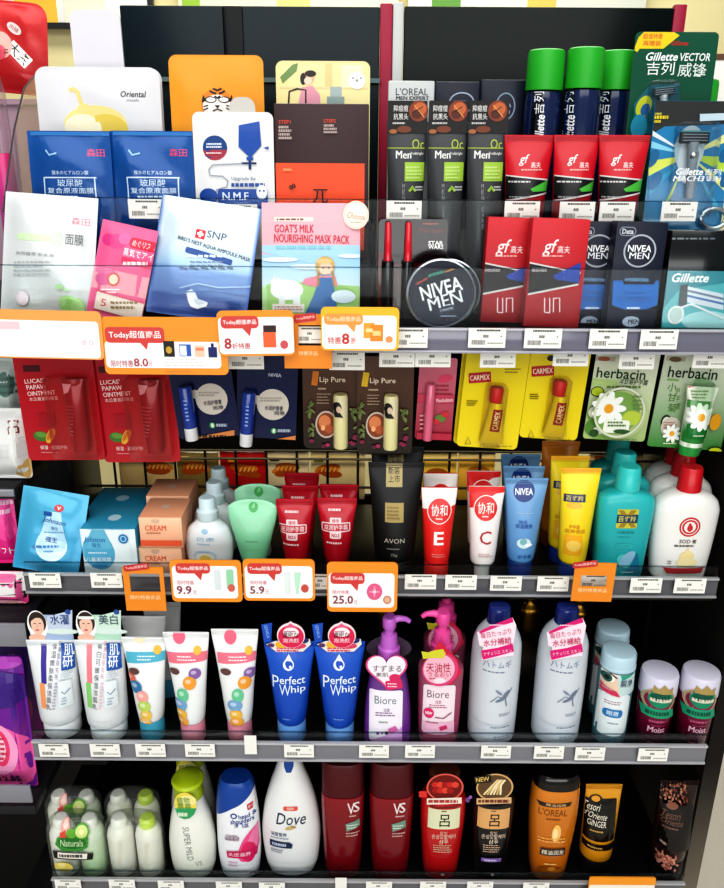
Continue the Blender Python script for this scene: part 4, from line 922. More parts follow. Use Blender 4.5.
it.k.text('限时特惠', 582, 478, 60, 14, '#d28d94', .008).text('25.0', 590, 505, 74, 30, '#8f4453', .02).text('元', 636, 514, 14, 16, '#b98a92').ell(704, 476, 28, 30, '#e0688f').ell(704, 476, 20, 4, '#f0a3bb').ell(704, 476, 4, 21, '#f0a3bb').ell(704, 476, 5, 5, '#f9e1ea').ell(750, 505, 15, 15, '#c98a6c').ell(750, 505, 10, 10, '#e2b59c'); done(it)
it = frame_sign('orange tag frame over a price tag at the foot of the yellow tubes', 573, 563, 614, 602, .886, 'P', (202, 528, 302, 566), (176, 474, 266, 496), ('限时特惠商品', 248, 580, 104), roll=1)
price_tag(594, 581.5, .9045, 'white price tag behind the window of the orange frame beside the teal bottle', 'price tags on the second shelf rail', s=.8)
it = Item('promotion_sign', 'plain orange card on the lowest rail at the photo bottom', 'promotion sign', 620, 877, 66, .838, None, zoom='X', group='orange promotion signs', bottom=915)
it.d = .001; it.k = it.ink(Flat(-.001), 'satin'); it.k.rect(232, 568, 468, 640, '#f3ead8', 6); done(it, '#f0a02f', .003)
# ================================================================== HANGING ROW UNDER THE TOP SHELF
HZ = S1 - .0245
def hook(label, X, Z_, Yf):
    g = tube_path([(X, PB - .036, Z_), (X, Yf + .01, Z_), (X, Yf + .002, Z_ + .002), (X, Yf, Z_ + .006)], .0016, '#2a2a2c', 'metal', 8)
    g.join(box_geo(X - .008, PB - .039, Z_ - .008, X + .008, PB - .0355, Z_ + .008, '#1a1a1c', 'black_metal', .001))
    o = mesh_obj('hanging_hook', g); tag(o, label, 'hook', 'peg hooks under the top shelf'); return o
def card_item(name, label, cat, cx, bottom, w, Y, ry, roll, zoom, r, col, m='gloss', group=None, top=351, tabw=None):
    it = Item(name, label, cat, cx, top, w, Y, None, ry=ry, roll=roll, zoom=zoom, group=group, bottom=bottom); it.d = .0008
    it.out = outline(it.w, it.h, r); it.k = it.ink(Flat(-.0008), m); it.ccol = col; it.cm = m
    return it
def card_done(it): return it.part('card', extrude(it.out, -.0008, .0008, it.ccol, it.cm).join(it.k.geo()))
def mini_tube(it, x, ztop, zbot, r, col, m='gloss', y=-.010, flat='top'):
    (xa, za), (_, zb) = it.L(x, ztop), it.L(x, zbot); r *= it.ux
    if flat == 'top': keys = [(zb, r * .78, r * .6), (zb + .004, r * .8, r * .62), (za - .01, r, r * .3), (za, r * 1.05, .0008)]
    else: keys = [(zb, r * 1.1, .0008), (zb + .01, r, r * .3), (za - .003, r * .85, r * .62), (za, r * .8, r * .55)]
    return Loft(keys, True, 4, y0=y, x0=xa)
# --- two red cards with red tubes
def papaw(label, cx, bottom, Y, roll, ox, oy):
    it = card_item('hanging_balm_blister_card', label, 'ointment', cx, bottom, 78, Y, 415, roll, 'I', .006, '#b8182a', 'gloss', 'red ointment cards', top=352); k = it.k
    k.rect(ox + 84, oy + 128, ox + 144, oy + 150, '#5a0f1a')
    for i, t in enumerate(("LUCAS'", 'PAPAW', 'OINTMENT')): k.text(t, ox + (124, 132, 150)[i], oy + 184 + i * 22, (70, 72, 100)[i], 16, '#f2d9d6', .02, rot=-3)
    k.text('木瓜膏滋润保湿', ox + 158, oy + 248, 104, 14, '#f0cfcc', .01, rot=-3).ell(ox + 150, oy + 384, 28, 18, '#4c7d33', rot=8).ell(ox + 150, oy + 378, 20, 10, '#6f9c45', rot=8).ell(ox + 184, oy + 382, 14, 30, '#e2b33a', rot=28).ell(ox + 180, oy + 380, 7, 20, '#c97a2a', rot=28)
    k.text('保湿 · 滋润护肤', ox + 196, oy + 424, 100, 15, '#f2e2de', .012).small(ox + 150, oy + 438, ox + 214, oy + 446, 1, '#dba09e', 4).rect(ox + 140, oy + 300, ox + 200, oy + 350, '#a9152a', 4)
    card_done(it)
    L = mini_tube(it, ox + 268, oy + 172, oy + 430, 37, 0, y=-.0085); kt = it.ink(L, 'gloss', .004)
    kt.poly([(ox + 212, oy + 186), (ox + 268, oy + 188), (ox + 258, oy + 216), (ox + 236, oy + 226)], '#e9c9cb').small(ox + 246, oy + 260, ox + 286, oy + 370, 9, '#c8606b', 3, .35)
    it.part('tube', L.geo('#a31627', 'gloss', 28).join(kt.geo()))
    x0, z0 = it.L(ox + 210, oy + 452); x1, z1 = it.L(ox + 330, oy + 160)
    it.part('blister', extrude([(px + (x0 + x1) / 2, pz + z0) for px, pz in outline(x1 - x0, z1 - z0, .005)], -.0172, -.001, '#ffdfe0', 'blister'))
    hook('wire hook of the ' + label, it.base.x + .004, HZ - .012, Y - .022)
papaw('red ointment card at the far left', 61, 461, .985, -1, 0, 0)
papaw('red ointment card under the 8.0 sign', 138, 463, .99, -1, 274, 4)
# --- navy lip balm cards
def navy_lip(label, cx, bottom, w, Y, roll, ox, oy, bx, tilt):
    it = card_item('hanging_lip_balm_card', label, 'lip balm', cx, bottom, w, Y, 405, roll, 'J', .005, '#141f4a', 'gloss', 'navy lip balm cards', top=356); k = it.k
    k.ell(ox + 112, oy + 250, 58, 56, '#cfc8bd').ell(ox + 60, oy + 234, 34, 16, '#cfc8bd', rot=18).text('NIVEA', ox + 120, oy + 143, 46, 12, '#c6ccd9', .03)
    k.small(ox + 66, oy + 222, ox + 146, oy + 240, 2, '#a8a199', 3, .6).text('水润护唇膏', ox + 116, oy + 262, 66, 17, '#4b4d57', .012).text('润唇', ox + 136, oy + 280, 40, 14, '#4b4d57', .01)
    k.ell(ox + 116, oy + 344, 11, 11, '#4f9b62').ell(ox + 116, oy + 344, 5, 8, '#dfe9df').small(ox + 130, oy + 336, ox + 186, oy + 350, 1, '#a9b3c4', 5, .8)
    k.poly([(ox + 26, oy + 392), (ox + 196, oy + 360), (ox + 196, oy + 384), (ox + 30, oy + 406)], '#d28a52').small(ox + 46, oy + 378, ox + 176, oy + 388, 1, '#46331f', 6, .9)
    card_done(it)
    (xa, za), (xb, zb) = it.L(bx + tilt, oy + 196), it.L(bx - tilt, oy + 388); r = .0085; rt = math.atan2(xa - xb, za - zb); ln = math.hypot(xa - xb, za - zb)
    M = Matrix.Translation((xb, -.0105, zb)) @ Matrix.Rotation(rt, 4, 'Y')
    b = Loft([(ln * .24, r * .98, r * .98), (ln * .25, r, r), (ln - .003, r, r), (ln, r * .9, r * .9)], False).geo('#1d3f94', 'gloss', 24)
    for i in range(6): b.join(box_geo(-.002, -r - .0003, ln * (.4 + .07 * i), .002, -r + .0005, ln * (.43 + .07 * i), '#8fa5d6', 'gloss'))
    it.part('stick', b.moved(M)); it.part('stick_base', Loft([(0, r * .92, r * .92), (.001, r * .97, r * .97), (ln * .24, r * .97, r * .97)], False).geo('#d9dbdc', 'satin', 24).moved(M), label='white base of the stick')
    hook('wire hook of the ' + label, it.base.x, HZ - .012, Y - .026)
navy_lip('navy lip balm card hanging under the 8.0 sign', 205, 440, 62, .97, -5, 2, 0, 36, -14)
navy_lip('navy lip balm card beside the left brown lip balm card', 267, 440, 60, .972, 3, 224, 20, 248, 6)
# --- brown lip balm cards
def brown_lip(label, cx, bottom, Y, roll, ox, oy, ytag):
    it = card_item('hanging_lip_balm_card', label, 'lip balm', cx, bottom, 56, Y, 410, roll, 'J', .008, lambda x, y, z: mix('#231a18', '#6a4a38', z / .09), 'gloss', 'brown lip balm cards', top=356); k = it.k
    k.rect(ox + 478, oy + 150, ox + 500, oy + 200, ytag, rot=8).text('Lip Pure', ox + 552, oy + 182, 92, 24, '#ecdcc6', .012).small(ox + 500, oy + 208, ox + 540, oy + 216, 1, '#cdb9a2', 3, .7).small(ox + 496, oy + 226, ox + 548, oy + 268, 4, '#b79f88', 4, .35)
    k.ell(ox + 530, oy + 340, 40, 50, '#c9b8ad').ell(ox + 530, oy + 340, 34, 43, '#8a4a2c').ell(ox + 524, oy + 330, 22, 24, '#d98a5c').ell(ox + 540, oy + 356, 16, 16, '#b9643c').ell(ox + 518, oy + 352, 8, 10, '#efb489')
    q = random.Random(5)
    for i in range(14): k.ell(ox + q.uniform(472, 640), oy + 396 + q.uniform(-14, 22), 9, 7, q.choice(['#8a2450', '#a83a63', '#6d1a3c']), n=10)
    for i in range(12): k.ell(ox + q.uniform(460, 484), oy + q.uniform(260, 380), 5, 11, q.choice(['#5b6a3a', '#74804a']), rot=q.uniform(-60, 60), n=8)
    for i in range(8): k.ell(ox + q.uniform(618, 640), oy + q.uniform(280, 390), 5, 10, q.choice(['#5b6a3a', '#74804a']), rot=q.uniform(-60, 60), n=8)
    card_done(it)
    (xa, za), (_, zb) = it.L(ox + 582, oy + 224), it.L(ox + 586, oy + 416); r = 26 * it.ux
    L = Loft([(zb, r * .9, r * .9), (zb + .002, r, r), (za - .004, r, r), (za, r * .88, r * .88)], False, x0=xa, y0=-r - .0016); kk = it.ink(L, 'satin', .003)
    kk.rect(ox + 556, oy + 230, ox + 610, oy + 304, '#ddd6b2').ell(ox + 570, oy + 266, 16, 20, '#2a2320').ell(ox + 576, oy + 272, 9, 12, '#d8bfa8').poly([(ox + 556, oy + 282), (ox + 580, oy + 282), (ox + 592, oy + 300), (ox + 562, oy + 300)], '#2a2320')
    it.part('stick', L.geo('#e3dca6', 'satin', 24).join(kk.geo()), label='cream lip balm stick')
    hook('wire hook of the ' + label, it.base.x, HZ - .012, Y - .03)
brown_lip('brown lip balm card with an orange corner tag', 331, 449, .985, 0, 0, 0, '#d9852c')
brown_lip('brown lip balm card with a yellow corner tag', 385, 455, .978, 0, 182, 4, '#dcb92f')
# --- pink balm card
it = card_item('hanging_lip_balm_card', 'pink and red lip balm card with a pink stick', 'lip balm', 435, 440, 37, .985, 410, 2, 'K', .003, lambda x, y, z: mix('#a32a3e', '#d97f92', z / .11), 'gloss', top=358); k = it.k
k.ell(308, 176, 28, 14, '#d94f72', rot=-15).small(276, 194, 334, 268, 5, '#a83650', 4, .5).rect(206, 232, 340, 262, '#c24a64').text('Mentholatum', 306, 252, 60, 14, '#f0ccd2', .02, rot=-6).ell(290, 318, 20, 14, '#6a8a44').ell(308, 304, 14, 10, '#c93a44').ell(276, 330, 12, 10, '#c93a44').small(216, 300, 240, 360, 4, '#e8a9b5', 6, .4).rect(204, 370, 340, 394, '#b8304a')
card_done(it)
(xa, za), (_, zb) = it.L(256, 190), it.L(252, 392)
it.part('stick', Loft([(zb, .0055, .0055), (zb + .002, .006, .006), (za - .003, .006, .006), (za, .0052, .0052)], False, x0=xa, y0=-.008).geo('#d9708c', 'gloss', 20))
hook('wire hook holding the pink and red lip balm card', it.base.x, HZ - .012, .96)
# --- yellow balm cards
def yellow_balm(label, cx, bottom, w, Y, roll, ox, oy, behind=False):
    it = card_item('hanging_balm_blister_card', label, 'lip balm', cx, bottom, w, Y, 405, roll, 'L', .006, '#e9d51f', 'gloss', 'yellow balm cards', top=351); k = it.k
    if not behind:
        k.rect(ox + 28, oy + 130, ox + 108, oy + 166, '#b5272c', 3, rot=-8).text('CARMEX', ox + 68, oy + 148, 70, 19, '#f3dfc6', .05, rot=-8).ell(ox + 98, oy + 102, 14, 10, '#1d1a12').small(ox + 158, oy + 112, ox + 218, oy + 134, 2, '#a58e1d', 3, .4).small(ox + 20, oy + 228, ox + 60, oy + 250, 3, '#6d5f18', 4, .5).line([(ox + 14, oy + 386), (ox + 24, oy + 360), (ox + 34, oy + 386), (ox + 14, oy + 386)], 3, '#8a7a1e').small(ox + 66, oy + 392, ox + 190, oy + 398, 1, '#a8951e', 4)
    card_done(it)
    if behind: return it
    xa, za = it.L(ox + 128, oy + 176); xb, zb = it.L(ox + 128, oy + 230); xc, zc = it.L(ox + 112, oy + 378); u = it.ux
    it.part('tube_cap', Loft([(zb, 21 * u, 21 * u), (zb + .001, 23 * u, 23 * u), (za - .003, 25 * u, 24 * u), (za, 21 * u, 20 * u)], False, x0=xa, y0=-.0085).geo('#c02a24', 'satin', 22), label='red tube cap')
    L = Loft([(zc, 46 * u, .0008), (zc + .006, 42 * u, .003), (zb - .012, 26 * u, 21 * u), (zb - .0005, 22 * u, 20 * u)], True, 4, x0=(xa + xc) / 2, y0=-.0085); kk = it.ink(L, 'gloss', .003)
    kk.rect(ox + 104, oy + 252, ox + 140, oy + 334, '#96261f', 3, rot=3).text('CARMEX', ox + 122, oy + 293, 70, 20, '#ecd9a0', .05, rot=-87)
    it.part('tube', L.geo('#dcc422', 'gloss', 26).join(kk.geo()))
    x0, z0 = it.L(ox + 62, oy + 386); x1, z1 = it.L(ox + 168, oy + 168)
    it.part('blister', extrude([(px + (x0 + x1) / 2, pz + z0) for px, pz in outline(x1 - x0, z1 - z0, .006)], -.0155, -.001, '#fffbe0', 'blister'))
    hook('wire hook of the ' + label, it.base.x + .004, HZ - .012, Y - .02)
yellow_balm('yellow balm card with red capped tube, beside the pink card', 492, 450, 62, .98, 3.5, -228, 24)
yellow_balm('yellow balm card with red capped tube, beside the daisy cards', 553, 441, 59, .98, 3.5, 0, 0)
yellow_balm('yellow balm card peeping out behind its twin beside the pink card', 488, 447, 62, .992, 3, 0, 0, True)
# --- green daisy cards
def daisy(k, x, y, r, n=9, m=None):
    for i in range(n):
        a = 2 * math.pi * i / n; k.ell(x + r * .62 * math.cos(a), y + r * .62 * math.sin(a), r * .42, r * .2, '#eef0ea', rot=math.degrees(a), n=14, m=m)
    k.ell(x, y, r * .27, r * .27, '#e3a52a', n=16, m=m)
it = card_item('hanging_hand_cream_card', 'pale green card with a round clear window over a daisy', 'hand cream', 619.5, 442, 63, .98, 405, 3, 'L', .004, lambda x, y, z: mix('#a9c07f', '#dfe2cf', (z - .01) / .06), 'gloss', top=353); k = it.k
k.rect(256, 96, 330, 112, '#b9b5a0').ell(290, 104, 22, 8, '#a05c3c').text('herbacin', 352, 158, 176, 36, '#2b4a2c', .012).rect(244, 178, 340, 206, '#b9cf8c').text('洋甘菊护手霜', 396, 188, 104, 19, '#354a30', .01, shear=.15).small(300, 200, 440, 212, 1, '#6f8757', 4, .7)
k.ell(265, 222, 24, 18, '#27331d').ell(265, 222, 21, 15, '#b8c83c').ell(262, 300, 34, 36, '#7aa04e').ell(258, 352, 40, 34, '#5e8f3e').ell(300, 380, 60, 26, '#86ab5c').ell(252, 296, 20, 20, '#e7ebdf').ell(270, 362, 22, 14, '#e7ebdf').ell(252, 372, 18, 14, '#2f5a2a').ell(362, 362, 34, 10, '#2f5a2a', rot=-20).small(290, 392, 420, 400, 1, '#7c9668', 5)
card_done(it)
x, z = it.L(344, 298); R = 92 * it.ux
L = Loft([(z - R, .001, .001)] + [(z - R * math.cos(math.pi * i / 10), R * math.sin(math.pi * i / 10), .011) for i in range(1, 10)] + [(z + R, .001, .001)], False, x0=x, y0=0)
ring = []
for i in range(40): t = 2 * math.pi * i / 40; ring.append((x + R * math.cos(t), -.011, z + R * math.sin(t)))
g = extrude([(p[0], p[2]) for p in ring], -.011, -.0009, '#b4c48e', 'gloss', '#8fa56c')
it.d = .011; kk = it.ink(Flat(-.0111, False), 'gloss'); kk.ell(340, 300, 78, 76, '#7fa556').ell(390, 318, 34, 26, '#b7c850').ell(300, 262, 40, 26, '#cfdcb4'); daisy(kk, 306, 284, 62); kk.rect(286, 324, 380, 372, '#e6eadc', 12).small(302, 328, 368, 350, 2, '#5f7f4d', 3, .6).ell(352, 366, 30, 8, '#2e5a2a')
kk.ring(344, 298, 92, 90, 8, '#cfd6bf').small(392, 232, 426, 290, 4, '#6e8a5a', 5, .4)
it.part('jar', g.join(kk.geo()), label='round jar with a daisy lid'); hook('wire hook holding the card with the round daisy window', it.base.x, HZ - .012, .955)
it = card_item('hanging_hand_cream_card', 'pale green card holding a green tube with a daisy, at the right edge', 'hand cream', 693, 451, 76, .98, 405, 3.5, 'L', .004, lambda x, y, z: mix('#3f8a3c', '#dfe2cf', (z - .005) / .06), 'gloss', top=353); k = it.k
k.rect(516, 96, 584, 112, '#b9b5a0').ell(548, 106, 22, 9, '#6d5a3c').text('herbacin', 612, 156, 178, 38, '#2b3a2c', .012).rect(518, 176, 560, 184, '#8fae6a').vtext('小甘菊', 536, 188, 300, 32, '#56803c', .004).ell(512, 330, 18, 24, '#35402c').ell(514, 332, 14, 18, '#dfe3d4').vtext('护手霜', 556, 206, 290, 14, '#6d8f54', .004)
k.ell(530, 350, 36, 36, '#c9c2b4').small(504, 330, 556, 372, 5, '#a8776a', 4, .5); daisy(k, 532, 372, 34); k.small(500, 402, 560, 412, 1, '#cfe0bc', 3).ell(688, 434, 28, 16, '#22301c').ell(688, 434, 24, 12, '#c2cc36').ell(688, 330, 20, 30, '#d8a02c')
card_done(it)
(xa, za), (_, zb), (_, zm) = it.L(636, 196), it.L(626, 440), it.L(628, 392); u = it.ux
L = Loft([(zm, 40 * u, 34 * u), (zm + .003, 42 * u, 36 * u), (za - .02, 50 * u, 22 * u), (za - .004, 56 * u, .0022), (za, 56 * u, .001)], True, 5, x0=xa, y0=-.0125); it.d = .019; kk = it.ink(L, 'gloss', .004)
kk.poly([(596, 196), (640, 206), (602, 214)], '#c2342c').small(610, 220, 672, 250, 3, '#7f9c62', 3, .5).rect(590, 256, 672, 282, '#4f9444').rect(584, 340, 668, 388, '#1c7a36'); daisy(kk, 636, 312, 50, 11); kk.small(604, 372, 650, 380, 1, '#d8e6cf', 3)
it.part('tube', L.geo(lambda x, y, z: mix('#2f8a3e', '#dfe4d4', (z - zm - .018) / .012), 'gloss', 28).join(kk.geo()))
it.part('tube_cap', Loft([(zb, 36 * u, 30 * u), (zb + .002, 38 * u, 32 * u), (zm - .006, 38 * u, 32 * u)], False, x0=xa, y0=-.0125).geo('#2f9a48', 'satin', 24).join(Loft([(zm - .006, 39 * u, 33 * u), (zm, 40 * u, 34 * u)], False, x0=xa, y0=-.0125).geo('#e6ebe0', 'satin', 24)), label='green cap with white band')
x0, z0 = it.L(580, 446); x1, z1 = it.L(694, 186)
it.part('blister', extrude([(px + (x0 + x1) / 2, pz + z0) for px, pz in outline(x1 - x0, z1 - z0, .008)], -.0235, -.001, '#f4fff4', 'blister'))
hook('wire hook holding the card with the green daisy tube', it.base.x, HZ - .012, .945)
# ================================================================== SECOND SHELF
# --- blue sachet leaning at the left
it = Item('baby_cream_sachet', 'shiny light blue sachet with a white bottle shape, leaning at the left end', 'sachet', 52, 494, 66, .934, S2, ry=533, lean=16, roll=9, zoom='M')
p, k = sachet(it, 0, .010, .001, 31, 'foil', .005, .0006)
def bl(x, y, z): return mix('#3b9cc4', '#5fb7d6', z / it.h)
k.ell(186, 310, 56, 58, '#cfe6f1').poly([(138, 290), (166, 210), (188, 186), (222, 190), (226, 230), (240, 300), (232, 330), (140, 340)], '#b9dced').ell(214, 175, 17, 13, '#c8323f').text('V', 214, 175, 14, 13, '#fff', .02).rect(160, 186, 190, 202, '#205a9c').text('Johnson', 196, 224, 88, 24, '#2a5d9f', .01, shear=.3, rot=4)
k.text('强生', 198, 248, 26, 12, '#3f74ad', .01).small(160, 258, 240, 266, 1, '#6f9cc4', 3).text('强生', 186, 289, 42, 20, '#1d4b94', .02).small(118, 306, 250, 320, 1, '#4f86ba', 4, .6).small(160, 326, 200, 334, 1, '#6f9cc4', 5)
fin(it, p, k, bl)
# --- blue boxes
def cream_box(label, cx, top, w, Y, dy, zoom, deco, col, topcol, z0=S2, top_ink=None, sidecol=None, hh=None, name='cream_box', group=None):
    it = Item(name, label, 'cream box', cx, top, w, Y, z0, ry=top + 8, zoom=zoom, group=group); D = dy; it.d = 0
    h = hh or it.h; k = it.ink(Flat(0), 'satin')
    if deco: deco(k)
    g = box_geo(-it.w / 2, 0, 0, it.w / 2, D, h, col, 'satin', .0009, topcol, sidecol).join(k.geo())
    if top_ink:
        kt = Geo()
        for (u, v, ru, rv, c, lay) in top_ink:
            n = 24; kt.add([(it.w * (u - .5 + ru * math.cos(2 * math.pi * i / n)), D * (v + rv * math.sin(2 * math.pi * i / n)), h + .0002 + lay * .0001) for i in range(n)], [tuple(range(n))], c, 'satin', False)
        g.join(kt)
    it.part('carton', g); return it
def jbox(k):
    k.poly([(262, 366), (278, 250), (312, 250), (298, 300), (300, 366), (330, 398), (262, 410)], '#e7f0f2').ell(356, 330, 58, 62, '#6fb9d3').poly([(310, 300), (332, 250), (376, 250), (402, 300)], '#6fb9d3').rect(318, 250, 470, 252, '#8fc6da').rect(410, 254, 474, 420, '#e3eef0').ell(362, 336, 55, 60, '#5fadcb').poly([(312, 320), (330, 262), (378, 262), (408, 320)], '#6fb9d3')
    k.text('Johnson', 342, 290, 78, 24, '#2463a4', .01, shear=.25, rot=2).text('强生', 350, 308, 34, 16, '#2463a4', .01).small(320, 330, 390, 340, 1, '#d8ecf4', 3).text('儿童滋润霜', 358, 358, 92, 16, '#e6f3f8', .01).rect(334, 376, 390, 386, '#3d86b4').ell(447, 284, 18, 17, '#2f7fb6').ell(447, 284, 12, 11, '#9cc9de').ell(447, 284, 7, 7, '#2f7fb6')
cream_box('light blue and white baby cream box in front, with a water drop panel', 108, 529, 55, .932, .068, 'M', jbox, '#dfecee', '#3fa0c0', top_ink=[(.5, .5, .12, .14, '#bfe0ec', 0)], sidecol='#4aa3c4')
cream_box('dark cyan baby cream box standing behind the blue and white one', 117, 507.5, 56, 1.006, .07, 'M', None, '#2f86a6', '#2f8aa8', top_ink=[(.5, .45, .12, .14, '#a6ccd8', 0)], sidecol='#2b7d9c')
# --- peach boxes
hp = (pt(158, 517, .938).z - S2 - .0016) / 2
def pbox(oy):
    def f(k):
        k.ell(562, 220 + oy, 15, 9, '#d9b9a0').text('CREAM', 563, 246 + oy, 76, 19, '#d8683e', .012).small(530, 258 + oy, 594, 270 + oy, 1, '#c98a6a', 3)
        if not oy: k.rect(480, 290, 660, 310, '#e0653f')
    return f
def pbase(label, cx, Y, lev, oy, front=True):
    z0 = S2 + lev * (hp + .0009); top = project((0, Y, z0 + hp + .0008))[1]
    return cream_box(label, cx, top, 43, Y, .062, 'M', pbox(oy) if front else None, lambda x, y, z: mix('#eeb492', '#f6c9a8', z / hp), '#f0b08c', z0=z0, hh=hp, sidecol='#dba07c', top_ink=[(.5, .55, .1, .1, '#e0c2ac', 0)], group='peach cream boxes')
pbase('peach cream box in front, lower one of the stack', 160.5, .938, 0, 110)
pbase('peach cream box in front, on top of the stack', 160.5, .936, 1, 0)
pbase('peach cream box at the back, lower one of its stack', 167, 1.002, 0, 110, False)
pbase('peach cream box at the back, on top of its stack', 168, 1.004, 1, 0, False)
# --- white baby lotion bottles
it = Item('baby_lotion_bottle', 'white baby lotion bottle with a pale cap, frontmost of three', 'lotion bottle', 209, 497, 48, .962, S2, ry=534, zoom='N', group='white baby lotion bottles')
a, h = it.w / 2, it.h
L, k = round_body(it, [(0, a * .72, a * .42), (.004, a * .82, a * .5), (h * .22, a * .97, a * .56), (h * .4, a, a * .58), (h * .58, a * .86, a * .52), (h * .68, a * .52, a * .42), (h * .71, a * .42, a * .38)], 'plastic')
k.ell(90, 258, 12, 9, '#9cc4da').text('贝亲', 92, 285, 66, 14, '#8fb6cf', .01).small(64, 296, 120, 306, 1, '#b5cfdd', 3).ell(92, 346, 42, 24, '#c9dbe6').ell(92, 352, 34, 20, '#e8ecdf').ell(94, 352, 20, 12, '#e6cf6a').small(60, 326, 122, 332, 1, '#9cb3d0', 4)
it.part('body', L.geo('#e6eef0').join(k.geo()))
it.part('cap', Loft([(h * .71, a * .43, a * .4), (h * .72, a * .45, a * .43), (h * .83, a * .45, a * .43), (h * .85, a * .36, a * .34), (h * .86, a * .34, a * .32), (h * .985, a * .33, a * .31), (h, a * .29, a * .27)], False).geo('#cfe2e6', 'plastic'), label='pale blue cap')
it.dup('white baby lotion bottle with a pale cap, second of three from the front', 217, 1.014)
it.dup('white baby lotion bottle with a pale cap, rearmost of three', 222, 1.066)
# --- mint green tubes
it = Item('aloe_gel_tube', 'mint green wide topped tube, in front of its twin', 'gel tube', 252.5, 499, 50, .957, S2, ry=512, zoom='N', group='mint green tubes')
a, h = it.w / 2, it.h; cap = .018
L = Loft([(cap, a * .5, a * .5), (cap + .004, a * .54, a * .5), (h * .55, a * .8, a * .38), (h * .8, a * .97, a * .2), (h - .012, a * .98, a * .1, 2.2), (h - .006, a * .82, .0022, 2.4), (h - .0015, a * .5, .0018, 2.2), (h, a * .2, .0012)], True, 6)
it.d = a * .4; k = it.ink(L, 'plastic', .006); k.ell(262, 182, 17, 17, '#57b56a').ell(262, 178, 6, 10, '#8fd69c', rot=20).text('AVON', 262, 240, 138, 46, '#a4d8b6', .0).small(236, 290, 292, 300, 1, '#77b793', 3).rect(214, 318, 310, 322, '#8fd0a8')
g = lambda x, y, z: mix('#7fcba0', '#a5e3bd', (z / h - .3) * 1.6)
it.part('body', L.geo(g).join(k.geo())); it.part('cap', Loft([(0, a * .46, a * .46), (.002, a * .48, a * .48), (cap, a * .48, a * .48)], False).geo('#d9e8de', 'satin'))
it.dup('mint green wide topped tube, half hidden behind its twin', 258.5, 1.008)
# --- red hand cream tubes
def red_cream(label, cx, top, w, Y, ox, oy):
    it = Item('hand_cream_tube', label, 'hand cream tube', cx, top, w, Y, S2, ry=512, zoom='N', group='dark red hand cream tubes')
    L, k = cosmetic_tube(it, w * .62, .02, 0, '#8d0f22', m='plastic')
    k.small(ox + 378, oy + 190, ox + 432, oy + 200, 1, '#f0d4d4', 4, .8).rect(ox + 384, oy + 220, ox + 425, oy + 290, '#ead3d4', 5).rect(ox + 354, oy + 236, ox + 458, oy + 268, '#ead3d4', 6).rect(ox + 358, oy + 240, ox + 454, oy + 264, '#b3122c', 5).text('滋润护手霜', ox + 406, oy + 252, 86, 18, '#f2dcdc', .01)
    k.text('维他', ox + 405, oy + 230, 26, 13, '#b3122c', .01).text('NO.5', ox + 405, oy + 278, 28, 12, '#b3122c', .02).small(ox + 372, oy + 300, ox + 436, oy + 308, 1, '#f0d4d4', 4, .8)
    fin_tube(it, L, k, lambda x, y, z: mix('#a00f26', '#c3142f', z / it.h)); return it
t = red_cream('dark red hand cream tube beside the mint tube, in front', 295, 499, 38, .955, 0, 0)
t.dup('dark red hand cream tube behind the one beside the mint tube', 301, 1.0); t.dup('dark red hand cream tube, rearmost beside the mint tubes', 302.5, 1.045)
t = red_cream('dark red hand cream tube beside the black tube, in front', 337, 498, 40, .955, 158, -6)
t.dup('dark red hand cream tube behind the one beside the black tube', 339, 1.0)
# --- tall black tubes
it = Item('hand_cream_tube', 'tall black tube with two gold labels', 'hand cream tube', 396, 462, 56, .962, S2, ry=480, zoom='K')
L, k = cosmetic_tube(it, 40, .024, 0, '#121313', m='satin', capw=1.0)
k.rect(96, 502, 155, 578, '#b7a878')
k.text('新装', 125, 526, 42, 24, '#3a3424', .006).text('上市', 125, 552, 42, 24, '#3a3424', .006).rect(91, 630, 158, 696, '#b09c63').small(98, 640, 150, 686, 4, '#8d7b48', 3, .5).text('AVON', 124, 757, 74, 16, '#c3bfb4', .0).small(96, 780, 150, 788, 1, '#9a978f', 3).text('75g', 122, 806, 24, 12, '#a9a59b', .01)
fin_tube(it, L, k, lambda x, y, z: mix('#141515', '#1e2020', z / it.h), 'satin')
it.dup('tall black tube with gold labels, behind its twin', 397, 1.02)
# --- red and white tubes
def ec_tube(label, cx, top, Y, ltr, body, topc, ox, ymid, badge_y, ltr_y, capc, shape):
    it = Item('vitamin_cream_tube', label, 'cream tube', cx, top, 36, Y, S2, ry=510, zoom='O')
    L, k = cosmetic_tube(it, 25, .02, 0, capc, m='plastic', capw=1.0 if shape == 'wide' else .62)
    if ltr == 'E': k.poly([(ox - 70, -20), (ox + 70, -20), (ox + 70, 170), (ox + 44, 176), (ox + 40, 196), (ox - 40, 196), (ox - 44, 184), (ox - 70, 188)], topc)
    else: k.poly([(ox - 80, -20), (ox + 80, -20), (ox + 80, 128), (ox + 40, 132), (ox - 44, 180), (ox - 80, 190)], topc)
    bc, fc = ('#d92b2c', '#f4efe9')
    k.ell(ox, badge_y, 44, 44, fc).ell(ox, badge_y, 41, 41, bc).text('协和', ox, badge_y - 2, 58, 38, fc, .012).small(ox - 14, badge_y + 22, ox + 14, badge_y + 30, 1, fc, 3)
    k.text(ltr, ox - 4, ltr_y, 36 if ltr == 'E' else 42, 46, fc if ltr == 'E' else '#b3303a', .05 if ltr == 'E' else 0).small(ox - 30, 334, ox + 24, 348, 2, '#e89c94' if ltr == 'E' else '#c9a39f', 3, .5)
    fin_tube(it, L, k, body, crimp=False); return it
t = ec_tube('red tube with a white top and a big white letter E', 438.5, 487, .952, 'E', '#e22f2b', '#efebe6', 289, 196, 190, 282, '#d8302c', 'wide')
t.dup('red and white letter E tube, behind its twin', 439, 1.0)
